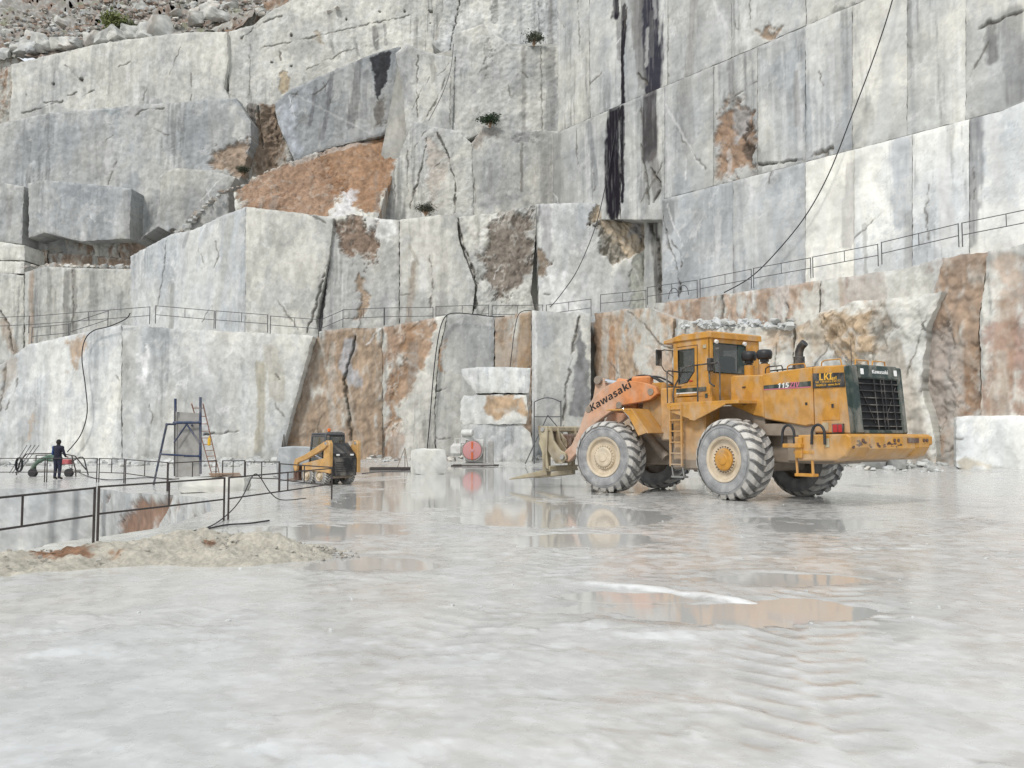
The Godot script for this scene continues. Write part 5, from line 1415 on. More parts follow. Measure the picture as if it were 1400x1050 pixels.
	b.tube([Vector3(-0.9, 3.6, 0.1), Vector3(-0.905, 3.78, 0.1), Vector3(-0.96, 3.9, 0.1), Vector3(-1.08, 4.0, 0.1)], 0.105, 16)
	b.box(Vector3(-1.55, 3.26, -0.1), Vector3(-1.0, 3.36, 0.35), 0.02)
	part("exhaust", b, M.black, L)
	b = MB.new()
	b.tube([Vector3(-2.15, 3.25, 0.5), Vector3(-2.15, 4.0, 0.5)], 0.008, 5)
	part("aerial", b, M.black, L)
	# ---- platforms, steps and rails
	for s in [-1.0, 1.0]:
		b = MB.new()
		b.box(Vector3(-0.42, 2.44, minf(s * 1.62, s * 0.93)), Vector3(2.2, 2.53, maxf(s * 1.62, s * 0.93)), 0.012)
		b.prism([Vector2(1.32, 2.45), Vector2(1.32, 2.06), Vector2(1.12, 2.03), Vector2(0.02, 2.42), Vector2(0.02, 2.45)], s * 1.62 - 0.02, s * 1.62 + 0.02, 0.008)
		b.prism([Vector2(2.2, 2.45), Vector2(2.2, 2.32), Vector2(1.32, 2.08), Vector2(1.32, 2.45)], s * 1.60 - 0.02, s * 1.60 + 0.02, 0.008)
		part("platform", dusted(b, 1.9, 2.5, 0.3), M.painted, L)
		b = MB.new()
		b.box(Vector3(0.98, 0.86, minf(s * 1.38, s * 0.66)), Vector3(2.22, 2.43, maxf(s * 1.38, s * 0.66)), 0.03)
		part("side_tank", dusted(b, 0.8, 2.4, 0.75), M.painted, L)
		b = MB.new()
		b.box(Vector3(0.9, 0.72, minf(s * 1.40, s * 0.66)), Vector3(2.26, 1.02, maxf(s * 1.40, s * 0.66)), 0.05)
		part("tank_guard", b, M.dusty, L)
		var ld := MB.new()
		for x in [1.62, 2.06]:
			ld.box(Vector3(x - 0.025, 0.80, s * 1.62 - 0.03), Vector3(x + 0.025, 2.44, s * 1.62 + 0.03), 0.008)
		var lad := part("ladder", dusted(ld, 0.7, 1.6, 0.5), M.painted, L)
		for k in 6:
			b = MB.new()
			b.box(Vector3(1.64, 0.84 + k * 0.30, minf(s * 1.66, s * 1.5)), Vector3(2.04, 0.875 + k * 0.30, maxf(s * 1.66, s * 1.5)), 0.008)
			part("rung", dusted(b, 0.7, 2.2, 0.8), M.painted, lad)
		b = MB.new()
		b.box(Vector3(1.55, 0.50, minf(s * 1.67, s * 1.45)), Vector3(2.0, 0.55, maxf(s * 1.67, s * 1.45)), 0.008)
		b.tube([Vector3(1.57, 0.52, s * 1.6), Vector3(1.63, 0.85, s * 1.6)], 0.02, 6)
		b.tube([Vector3(1.98, 0.52, s * 1.6), Vector3(2.05, 0.85, s * 1.6)], 0.02, 6)
		part("lowest_step", b, M.steel, lad)
		b = MB.new()
		b.tube([Vector3(0.25, 2.5, s * 1.57), Vector3(0.25, 3.47, s * 1.57), Vector3(0.32, 3.52, s * 1.57), Vector3(1.45, 3.5, s * 1.57), Vector3(1.6, 3.42, s * 1.57), Vector3(1.7, 3.25, s * 1.57), Vector3(1.95, 2.95, s * 1.57), Vector3(2.0, 2.75, s * 1.57), Vector3(1.96, 2.5, s * 1.57)], 0.022, 7)
		b.tube([Vector3(1.05, 2.5, s * 1.57), Vector3(1.05, 3.5, s * 1.57)], 0.022, 7)
		part("hand_rail", b, M.black, L)
		b = MB.new()
		b.tube([Vector3(2.3, 2.55, s * 1.35), Vector3(2.34, 2.5, s * 1.45), Vector3(2.36, 3.4, s * 1.45), Vector3(2.36, 3.45, s * 1.4), Vector3(2.3, 3.42, s * 0.98)], 0.024, 7)
		b.tube([Vector3(2.36, 3.0, s * 1.45), Vector3(2.3, 3.0, s * 0.98)], 0.02, 7)
		part("hand_rail", b, M.black, L)
	b = MB.new()
	b.box(Vector3(2.24, 1.62, -1.32), Vector3(2.46, 1.98, -1.0), 0.02)
	part("valve_box", b, M.black, L)
	b = MB.new()
	b.box(Vector3(2.21, 1.12, -1.35), Vector3(2.235, 1.28, -1.2), 0.004)
	part("sticker", b, M.letter_white, L)
	# ---- cab
	var cab := group_node("cab", L)
	b = MB.new()
	var xa := 1.16; var xb := 2.62; var zc := 0.95
	b.box(Vector3(xa, 2.53, -zc), Vector3(xb, 2.72, zc), 0.02)
	b.box(Vector3(xa, 2.70, -zc), Vector3(xa + 0.06, 3.34, zc), 0.01)             # lower rear wall
	b.box(Vector3(xa, 3.30, 0.40), Vector3(xa + 0.08, 4.3, zc), 0.02)             # rear wall beside the window
	b.box(Vector3(xa, 3.30, -zc), Vector3(xa + 0.12, 4.3, -zc + 0.10), 0.02)
	b.box(Vector3(xa, 4.16, -zc + 0.1), Vector3(xa + 0.08, 4.3, 0.42), 0.01)
	b.prism([Vector2(xa + 0.005, 2.71), Vector2(xa + 0.005, 4.3), Vector2(1.66, 4.3), Vector2(1.66, 2.71)], -zc, -zc + 0.05, 0.01)
	b.prism([Vector2(1.16, 2.71), Vector2(1.16, 4.3), Vector2(1.3, 4.3), Vector2(1.3, 2.71)], zc - 0.05, zc, 0.01)
	b.prism([Vector2(1.3, 2.71), Vector2(1.3, 3.3), Vector2(2.6, 3.2), Vector2(2.6, 2.71)], zc - 0.05, zc, 0.01)
	b.box(Vector3(2.50, 2.70, -zc), Vector3(2.64, 4.3, -zc + 0.09), 0.02)
	b.box(Vector3(2.50, 2.70, zc - 0.09), Vector3(2.64, 4.3, zc), 0.02)
	b.box(Vector3(2.56, 2.70, -zc + 0.1), Vector3(2.64, 3.05, zc - 0.1), 0.01)
	b.box(Vector3(1.6, 4.14, -zc + 0.003), Vector3(2.6, 4.3, -zc + 0.06), 0.01)
	b.box(Vector3(1.2, 4.14, zc - 0.06), Vector3(2.6, 4.3, zc - 0.003), 0.01)
	part("cab_frame", b, M.yellow, cab)
	# left door, one piece with an opening for its pane
	b = MB.new()
	b.box(Vector3(1.685, 2.74, -zc - 0.02), Vector3(2.50, 3.02, -zc + 0.035), 0.012)
	b.box(Vector3(1.685, 3.02, -zc - 0.02), Vector3(1.77, 4.12, -zc + 0.035), 0.012)
	b.box(Vector3(2.41, 3.02, -zc - 0.02), Vector3(2.50, 4.12, -zc + 0.035), 0.012)
	b.box(Vector3(1.77, 4.05, -zc - 0.02), Vector3(2.41, 4.12, -zc + 0.035), 0.012)
	b.prism([Vector2(1.76, 3.02), Vector2(1.76, 3.42), Vector2(2.05, 3.12), Vector2(2.42, 3.08), Vector2(2.42, 3.02)], -zc - 0.019, -zc + 0.034, 0.008)
	var door := part("door", b, M.yellow, cab)
	b = MB.new()
	b.prism([Vector2(1.75, 3.36), Vector2(1.75, 4.07), Vector2(2.43, 4.07), Vector2(2.43, 3.05), Vector2(2.05, 3.09)], -zc - 0.004, -zc + 0.004, 0.001)
	part("pane", b, M.glass, door)
	b = MB.new()
	b.tube([Vector3(1.775, 3.42, -zc - 0.022), Vector3(1.775, 4.045, -zc - 0.022), Vector3(2.405, 4.045, -zc - 0.022), Vector3(2.405, 3.09, -zc - 0.022), Vector3(2.05, 3.13, -zc - 0.022), Vector3(1.775, 3.42, -zc - 0.022)], 0.018, 6)
	part("pane_seal", b, M.black, door)
	b = MB.new()
	b.box(Vector3(1.84, 3.13, -zc - 0.032), Vector3(1.98, 3.17, -zc - 0.018), 0.005)
	part("door_handle", b, M.lamp_red, door)
	b = MB.new()
	b.box(Vector3(1.35, 2.85, -zc - 0.012), Vector3(2.495, 2.96, -zc - 0.022), 0.002)
	part("door_stripe", b, M.green, cab)
	b = MB.new()
	b.box(Vector3(1.70, 2.815, -zc - 0.012), Vector3(2.495, 2.84, -zc - 0.0235), 0.002)
	part("door_line", b, M.letter_white, cab)
	b = MB.new()
	b.box(Vector3(1.30, 2.66, -zc - 0.012), Vector3(1.40, 2.78, -zc + 0.01), 0.004)
	part("latch", b, M.green, cab)
	# rear, front and right panes
	b = MB.new()
	b.box(Vector3(xa + 0.02, 3.33, -zc + 0.09), Vector3(xa + 0.028, 4.18, 0.41), 0.0)
	part("rear_pane", b, M.glass, cab)
	b = MB.new()
	b.tube([Vector3(xa - 0.008, 3.36, -zc + 0.12), Vector3(xa - 0.008, 4.15, -zc + 0.12), Vector3(xa - 0.008, 4.15, 0.38), Vector3(xa - 0.008, 3.36, 0.38), Vector3(xa - 0.008, 3.36, -zc + 0.12)], 0.02, 6)
	b.box(Vector3(xa + 0.0, 3.36, 0.10), Vector3(xa + 0.05, 4.16, 0.40), 0.01)
	part("rear_pane_seal", b, M.green, cab)
	b = MB.new()
	b.box(Vector3(2.58, 3.04, -zc + 0.09), Vector3(2.588, 4.2, zc - 0.09), 0.0)
	part("front_pane", b, M.glass, cab)
	b = MB.new()
	b.box(Vector3(1.3, 3.25, zc - 0.03), Vector3(2.52, 4.16, zc - 0.022), 0.0)
	part("side_pane", b, M.glass, cab)
	for z in [-0.80, 0.30]:
		b = MB.new()
		b.cyl(Vector3(xa - 0.02, 4.2, z), Vector3(xa - 0.10, 4.17, z), 0.055, 14)
		part("work_lamp", b, M.lamp_white, cab)
	# roof with a long visor
	b = MB.new()
	b.prism([Vector2(xa - 0.06, 4.29), Vector2(xa - 0.06, 4.43), Vector2(xa, 4.47), Vector2(2.35, 4.47), Vector2(2.98, 4.36), Vector2(3.0, 4.27), Vector2(2.6, 4.27), Vector2(2.6, 4.29)], -1.0, 1.0, 0.02)
	b.box(Vector3(1.7, 4.465, -0.95), Vector3(1.78, 4.50, -0.90), 0.008)
	b.box(Vector3(2.2, 4.465, -0.95), Vector3(2.28, 4.50, -0.90), 0.008)
	part("roof", b, M.yellow, cab)
	# seat and wheel seen through the glass
	b = MB.new()
	b.box(Vector3(1.45, 2.73, -0.28), Vector3(1.95, 3.15, 0.28), 0.06)
	b.box(Vector3(1.40, 3.1, -0.27), Vector3(1.55, 3.85, 0.27), 0.06)
	part("seat", b, M.rubber, cab)
	b = MB.new()
	b.tube([Vector3(2.35, 2.73, 0), Vector3(2.2, 3.3, 0)], 0.05, 8)
	var ringp: Array = []
	for k in 21:
		var a := TAU * k / 20
		ringp.append(Vector3(2.17 + cos(a) * 0.07, 3.33 + cos(a) * 0.17, sin(a) * 0.2))
	b.tube(ringp, 0.016, 6)
	b.box(Vector3(2.25, 2.73, -0.5), Vector3(2.5, 3.2, 0.5), 0.04)
	part("steering_wheel", b, M.black, cab)
	b = MB.new()
	b.tube([Vector3(2.62, 4.05, -0.96), Vector3(2.72, 4.08, -1.2), Vector3(2.78, 4.04, -1.3)], 0.016, 6)
	b.tube([Vector3(2.62, 3.3, -0.96), Vector3(2.74, 3.5, -1.2), Vector3(2.80, 3.75, -1.34)], 0.014, 6)
	b.box(Vector3(2.74, 3.62, -1.48), Vector3(2.80, 4.08, -1.26), 0.025)
	part("mirror", b, M.black, cab)
	b = MB.new()
	b.tube([Vector3(1.10, 3.46, -1.1), Vector3(1.05, 3.05, -1.12), Vector3(0.9, 2.95, -1.1)], 0.025, 6)
	b.box(Vector3(0.99, 3.35, -1.2), Vector3(1.09, 3.72, -1.0), 0.03)
	part("rear_mirror", b, M.black, cab)

	# ---- front half
	b = MB.new()
	for z in [-0.42, 0.30]:
		b.prism([Vector2(0.25, 0.9), Vector2(0.25, 1.6), Vector2(0.75, 2.2), Vector2(0.9, 3.0), Vector2(1.1, 3.2), Vector2(1.5, 3.2), Vector2(1.78, 2.9), Vector2(1.9, 2.0), Vector2(2.7, 1.5), Vector2(2.95, 0.9)], z, z + 0.12, 0.015)
	b.box(Vector3(0.7, 2.75, -0.42), Vector3(1.3, 3.05, 0.42), 0.04)
	b.box(Vector3(0.55, 1.5, -0.9), Vector3(0.95, 3.0, -0.42), 0.04)
	part("tower", dusted(b, 1.0, 3.2, 0.8), M.painted, L, fr)
	b = MB.new()
	b.box(Vector3(0.3, 0.8, -0.5), Vector3(2.9, 1.6, 0.5), 0.04)
	b.box(Vector3(2.0, 0.72, -1.0), Vector3(2.7, 1.34, 1.0), 0.1)
	b.box(Vector3(-0.35, 0.75, -0.3), Vector3(0.5, 1.15, 0.3), 0.05)
	b.box(Vector3(-0.3, 1.65, -0.3), Vector3(0.5, 1.9, 0.3), 0.05)
	part("front_chassis", b, M.dusty, L, fr)
	for s in [-1.0, 1.0]:
		b = MB.new()
		var zl := minf(s * 1.72, s * 0.80); var zh := maxf(s * 1.72, s * 0.80)
		b.prism([Vector2(2.25, 2.40), Vector2(2.25, 2.36), Vector2(1.42, 2.36), Vector2(0.88, 1.70), Vector2(0.84, 1.72), Vector2(1.40, 2.41)], zl, zh, 0.006)
		b.prism([Vector2(1.72, 2.365), Vector2(1.42, 2.365), Vector2(0.90, 1.72), Vector2(1.18, 1.64), Vector2(1.5, 2.2)], s * 1.69 - 0.02, s * 1.69 + 0.02, 0.006)
		part("fender", dusted(b, 1.5, 2.3, 0.25), M.painted, L, fr)
		# boom arm
		b = MB.new()
		var zz: float = s * 0.64
		b.prism([Vector2(1.12, 2.86), Vector2(1.2, 3.06), Vector2(1.45, 3.16), Vector2(1.9, 3.26), Vector2(2.5, 3.30), Vector2(2.95, 3.14), Vector2(3.42, 2.80), Vector2(3.70, 2.44), Vector2(3.95, 1.86), Vector2(4.25, 1.36), Vector2(4.62, 1.08), Vector2(4.62, 0.88), Vector2(4.35, 0.84), Vector2(4.05, 1.10), Vector2(3.62, 1.72), Vector2(3.3, 2.05), Vector2(2.8, 2.34), Vector2(2.35, 2.55), Vector2(1.75, 2.62), Vector2(1.4, 2.68)], zz - 0.09, zz + 0.09, 0.02)
		for q in b.v.size():     # marble dust caked on the lower half of the arm
			var p := b.v[q]
			var dust := smoothstep(2.3, 3.4, p.x + 0.25 * sin(p.y * 6.0)) * 0.95
			b.c[q] = ORANGE.lerp(Color(0.62, 0.42, 0.31), dust)
		part("boom_arm", b, M.painted, L, fr)
		for p in [Vector3(3.58, 2.46, 0), Vector3(4.47, 0.98, 0), Vector3(1.36, 2.92, 0), Vector3(2.46, 2.56, 0)]:
			b = MB.new()
			b.cyl(p + Vector3(0, 0, zz - 0.115), p + Vector3(0, 0, zz + 0.115), 0.105, 18)
			part("pin", b, M.dusty, L, fr)
		b = MB.new()
		b.cyl(Vector3(1.2, 1.25, s * 0.60), Vector3(2.05, 2.1, s * 0.60), 0.12, 16)
		b.cyl(Vector3(0.95, 1.0, s * 0.60), Vector3(1.25, 1.3, s * 0.60), 0.14, 16)
		var cy := part("lift_cylinder", b, M.dusty, L, fr)
		b = MB.new()
		b.cyl(Vector3(2.05, 2.1, s * 0.60), Vector3(2.5, 2.55, s * 0.60), 0.055, 12)
		part("rod", b, M.chrome, cy)
	text_part("lettering", "Kawasaki", 0.215, M.letter_black, L, fr * Vector3(2.78, 2.83, -0.736), fr.basis * Vector3(-0.90, 0.43, 0), fr.basis * Vector3(0.43, 0.90, 0), true, 1.22)
	b = MB.new()
	b.box(Vector3(2.6, 2.35, -0.56), Vector3(3.0, 2.95, 0.56), 0.06)
	part("cross_tube", b, M.orange, L, fr)
	b = MB.new()
	b.box(Vector3(4.0, 1.1, -0.56), Vector3(4.2, 1.45, 0.56), 0.05)
	part("cross_tube", b, M.orange, L, fr)
	b = MB.new()
	b.prism([Vector2(3.44, 3.44), Vector2(3.60, 3.50), Vector2(3.72, 3.40), Vector2(3.86, 2.75), Vector2(4.02, 1.75), Vector2(3.92, 1.62), Vector2(3.72, 1.7), Vector2(3.45, 2.5), Vector2(3.30, 2.72), Vector2(3.3, 2.9)], -0.14, 0.14, 0.03)
	for q in b.v.size():
		b.c[q] = Color(0.60, 0.39, 0.27)
	part("bell_crank", b, M.painted, L, fr)
	b = MB.new()
	b.cyl(Vector3(3.58, 3.38, -0.26), Vector3(3.58, 3.38, 0.26), 0.13, 18)
	part("crank_pin", b, M.dusty, L, fr)
	b = MB.new()
	b.cyl(Vector3(3.93, 1.73, -0.26), Vector3(3.93, 1.73, 0.26), 0.11, 18)
	part("crank_pin", b, M.dull_grey, L, fr)
	b = MB.new()
	b.cyl(Vector3(1.4, 3.02, 0), Vector3(2.95, 3.27, 0), 0.165, 20)
	b.box(Vector3(1.55, 3.12, -0.5), Vector3(2.2, 3.42, -0.2), 0.06)
	var tc := part("tilt_cylinder", b, M.orange, L, fr)
	b = MB.new()
	b.cyl(Vector3(2.95, 3.27, 0), Vector3(3.6, 3.38, 0), 0.075, 14)
	part("rod", b, M.chrome, tc)
	b = MB.new()
	b.prism([Vector2(3.85, 1.82), Vector2(4.9, 1.52), Vector2(4.9, 1.36), Vector2(3.85, 1.64)], -0.1, 0.1, 0.02)
	part("link", b, M.cream, L, fr)
	for z in [-0.35, -0.2, 0.25]:
		b = MB.new()
		var hp: Array = []
		for k in 9:
			var f := k / 8.0
			hp.append(Vector3(1.0 + f * 1.6, 3.05 + sin(f * PI) * 0.32 + f * 0.15, z))
		b.tube(hp, 0.028, 7)
		part("hydraulic_hose", b, M.hose, L, fr)
	for z in [-0.34, 0.18]:
		b = MB.new()
		b.tube([Vector3(0.7, 1.3, z), Vector3(0.3, 1.7, z - 0.1), Vector3(-0.1, 1.5, z - 0.15), Vector3(-0.5, 1.4, z)], 0.035, 7)
		part("hydraulic_hose", b, M.hose, L, fr)
	# ---- fork carriage and forks
	var fk := group_node("fork_carriage", L, fr)
	b = MB.new()
	b.box(Vector3(4.98, 1.78, -0.9), Vector3(5.12, 1.95, 0.9), 0.03)
	b.box(Vector3(4.98, 0.52, -0.9), Vector3(5.14, 0.70, 0.9), 0.03)
	for z in [-0.95, 0.87]:
		b.prism([Vector2(5.02, 1.95), Vector2(5.42, 1.97), Vector2(5.34, 1.55), Vector2(5.38, 1.42), Vector2(5.24, 1.1), Vector2(5.26, 0.95), Vector2(5.14, 0.62), Vector2(5.0, 0.6), Vector2(5.06, 1.1)], z, z + 0.08, 0.015)
	for z in [-0.34, 0.24]:
		b.prism([Vector2(5.0, 1.75), Vector2(4.72, 1.5), Vector2(4.72, 1.28), Vector2(5.0, 1.2)], z, z + 0.1, 0.015)
	part("carriage_frame", soiled(b), M.cream, fk)
	for z in [-0.86, -0.5, 0.42, 0.78]:
		b = MB.new()
		b.prism([Vector2(5.16, 1.93), Vector2(5.3, 1.86), Vector2(5.1, 1.2), Vector2(4.95, 0.98), Vector2(4.78, 0.78), Vector2(4.52, 0.78), Vector2(4.36, 0.92), Vector2(4.38, 1.1), Vector2(4.6, 1.2), Vector2(4.85, 1.5), Vector2(4.96, 1.9)], z, z + 0.08, 0.015)
		part("hook_plate", soiled(b), M.cream, fk)
	b = MB.new()
	b.cyl(Vector3(5.2, 1.85, -1.0), Vector3(5.2, 1.85, 1.0), 0.075, 14)
	part("bar", b, M.dull_grey, fk)
	b = MB.new()
	b.cyl(Vector3(4.47, 0.98, -0.95), Vector3(4.47, 0.98, 0.95), 0.08, 14)
	part("bar", b, M.dull_grey, fk)
	b = MB.new()
	b.box(Vector3(4.6, 1.15, -0.3), Vector3(4.98, 1.7, 0.3), 0.05)
	part("lock_box", b, M.rust, fk)
	for z in [-0.70, 0.62]:
		b = MB.new()
		b.prism([Vector2(5.16, 1.9), Vector2(5.3, 1.9), Vector2(5.34, 0.56), Vector2(6.1, 0.40), Vector2(6.75, 0.24), Vector2(6.75, 0.21), Vector2(6.0, 0.28), Vector2(5.16, 0.38)], z - 0.11, z + 0.11, 0.015)
		part("fork", soiled(b), M.cream, fk)

# ------------------------------------------------------------------ loose stones
func stone_mesh(size: Vector3, seed_: float, rough := 0.12, warm := 0.5, tone := 1.0, n := 5, brown := 0.0, round_ := 0.25) -> ArrayMesh:
	var P := PackedVector3Array(); var C := PackedColorArray(); var N := PackedVector3Array(); var I := PackedInt32Array()
	var m := maxf(size.x, maxf(size.y, size.z))
	var rg := RandomNumberGenerator.new(); rg.seed = int(seed_ * 31.0) + 3
	var cuts: Array = []
	for k in 4:
		var d := Vector3(rg.randf_range(-1, 1), rg.randf_range(-0.6, 1), rg.randf_range(-1, 1)).normalized()
		cuts.append([d, rg.randf_range(0.72, 0.95)])
	for ax in 3:
		for s in [-1.0, 1.0]:
			var a1 := (ax + 1) % 3; var a2 := (ax + 2) % 3
			var base := P.size()
			for j in n + 1:
				for i in n + 1:
					var q := Vector3()
					q[ax] = s; q[a1] = 2.0 * i / n - 1.0; q[a2] = 2.0 * j / n - 1.0
					var nn := q.normalized()
					q = q.lerp(nn * 1.25, round_)
					for cu in cuts:
						var over: float = q.dot(cu[0]) - cu[1]
						if over > 0.0 and rough > 0.05:
							q -= cu[0] * over
					var p := q * size * 0.5
					var d := n_low.get_noise_3d(p.x / m * 1.4 + seed_, p.y / m * 1.4, p.z / m * 1.4) * rough + n_fine.get_noise_3d(p.x / m * 4.0 + seed_, p.y / m * 4.0, p.z / m * 4.0) * rough * 0.35
					p += nn * d * m
					var c := marble(p.x * 1.3 + p.z * 0.9 + seed_ * 3.0, p.y * 1.3 + p.z * 0.4, seed_, warm, tone, 0.3)
					if brown > 0.0:
						c = c.lerp(BROWN * 1.2, brown * smoothstep(-0.2, 0.3, n_mid.get_noise_3d(p.x + seed_, p.y, p.z)))
					P.append(p); C.append(c); N.append(nn)
			for j in n:
				for i in n:
					var a := base + j * (n + 1) + i
					if s > 0:
						I.append_array(PackedInt32Array([a, a + n + 1, a + 1, a + 1, a + n + 1, a + n + 2]))
					else:
						I.append_array(PackedInt32Array([a, a + 1, a + n + 1, a + 1, a + n + 2, a + n + 1]))
	for k in N.size(): N[k] = Vector3.ZERO
	for k in range(0, I.size(), 3):
		var g := (P[I[k + 2]] - P[I[k]]).cross(P[I[k + 1]] - P[I[k]])
		for e in 3: N[I[k + e]] += g
	for k in N.size(): N[k] = N[k].normalized()
	var arr := []
	arr.resize(Mesh.ARRAY_MAX)
	arr[Mesh.ARRAY_VERTEX] = P; arr[Mesh.ARRAY_NORMAL] = N; arr[Mesh.ARRAY_COLOR] = C; arr[Mesh.ARRAY_INDEX] = I
	var me := ArrayMesh.new()
	me.add_surface_from_arrays(Mesh.PRIMITIVE_TRIANGLES, arr)
	return me

var pebbles: Array = []

func scatter(called: String, label: String, places: Array, lo: float, hi: float, seed_: int, kinds: Array) -> void:
	var rg := RandomNumberGenerator.new(); rg.seed = seed_
	var per := kinds.size()
	for k in per:
		var mine: Array = []
		for q in places.size():
			if q % per == k: mine.append(places[q])
		if mine.is_empty(): continue
		var mm := MultiMesh.new()
		mm.transform_format = MultiMesh.TRANSFORM_3D
		mm.mesh = kinds[k]
		mm.instance_count = mine.size()
		for q in mine.size():
			var s := lerpf(lo, hi, pow(rg.randf(), 2.2))
			var bs := Basis.from_euler(Vector3(rg.randf_range(-0.5, 0.5), rg.randf() * TAU, rg.randf_range(-0.5, 0.5))).scaled(Vector3(s, s * rg.randf_range(0.55, 1.0), s))
			mm.set_instance_transform(q, Transform3D(bs, mine[q] + Vector3(0, s * 0.18, 0)))
		var o := MultiMeshInstance3D.new()
		o.multimesh = mm
		o.material_override = M.rock
		o.name = numbered(called)
		add_child(o, true)
		tag(o, label, "rubble", "", "stuff")

func ground_at(px: float, py: float) -> Vector3:
	var p := on_floor(px, py)
	for k in 4:
		p = on_floor(px, py, floor_height(p.x, -p.z))
	return p

func build_scree() -> void:
	var w := structure("scree_slope", "rubble slope of brown grey stones above the quarry")
	var g := plane(170, 84.5, 6)
	var A := on_plane(g, -170, 104, -2.6); var B := on_plane(g, 470, 6, -2.6)
	var up := Vector3(0.0, 0.66, -0.75)
	var nu := 270; var nv := 120
	var P := PackedVector3Array(); var C := PackedColorArray()
	for j in nv + 1:
		for i in nu + 1:
			var s := lerpf(-0.45, 1.0, float(i) / nu); var t := float(j) / nv * 34.0 - lerpf(3.0, -0.6, smoothstep(0.77, 0.85, s))
			var p := A.lerp(B, s) + up * t
			var x := s * 50.0
			var h := n_low.get_noise_2d(x * 0.12, t * 0.12) * 1.6 + n_mid.get_noise_2d(x * 0.6, t * 0.6) * 0.5 + n_fine.get_noise_2d(x * 0.9, t * 0.9) * 0.22
			p += Vector3(0, 0.75, 0.66) * h
			P.append(p)
			var m := n_mid.get_noise_2d(x * 0.25 + 9.0, t * 0.25); var f := n_fine.get_noise_2d(x * 2.2, t * 2.2)
			var c := Color(0.34, 0.325, 0.30).lerp(Color(0.28, 0.21, 0.165), smoothstep(0.0, 0.4, m)).lerp(Color(0.24, 0.24, 0.17), smoothstep(0.1, 0.5, -m)).lerp(Color(0.46, 0.455, 0.44), smoothstep(0.15, 0.5, f) * 0.8)
			c.a = 1.0
			C.append(c)
	put("slope_ground", grid_mesh(P, C, nu + 1, nv + 1, PackedByteArray()), M.rock, w)
	var rg := RandomNumberGenerator.new(); rg.seed = 99
	var shapes: Array = []
	for k in 8:
		shapes.append(stone_mesh(Vector3(1.0, rg.randf_range(0.55, 0.85), rg.randf_range(0.7, 1.0)), 3.0 + k * 7.0, 0.13, 0.55, 1.0, 9, 0.25 if k % 4 == 3 else 0.0, 0.08))
	# boulders in a ragged row along the rim, then up the slope
	for k in 60:
		var s: float; var t: float; var size: float
		if k < 22:
			s = 0.20 + k * 0.0205 + rg.randf_range(-0.006, 0.006); t = -1.9 + rg.randf_range(-0.3, 0.8); size = rg.randf_range(1.1, 2.3)
		else:
			s = rg.randf_range(0.15, 1.0); t = rg.randf_range(0.5, 11.0); size = rg.randf_range(0.7, 1.9)
		var p := A.lerp(B, s) + up * t + Vector3(0, 0.4 + size * 0.05, 0.35)
		var o := put("boulder", shapes[rg.randi() % 8], M.rock, w)
		o.transform = Transform3D(Basis.from_euler(Vector3(rg.randf_range(-0.4, 0.4), rg.randf() * TAU, rg.randf_range(-0.3, 0.3))).scaled(Vector3(size, size * rg.randf_range(0.7, 1.1), size)), p)
	var spots: Array = []
	for k in 2600:
		var s := rg.randf(); var t := rg.randf_range(-1.8, 20.0)
		spots.append(A.lerp(B, s) + up * t + Vector3(0, 0.15, 0.1) + Vector3(0, 0.75, 0.66) * (n_low.get_noise_2d(s * 50.0 * 0.12, t * 0.12) * 1.6 + n_mid.get_noise_2d(s * 50.0 * 0.6, t * 0.6) * 0.5))
	scatter("scree_stones", "small loose stones covering the slope at the top left", spots, 0.15, 0.75, 5, [pebbles[0], pebbles[1], pebbles[3], pebbles[4]])

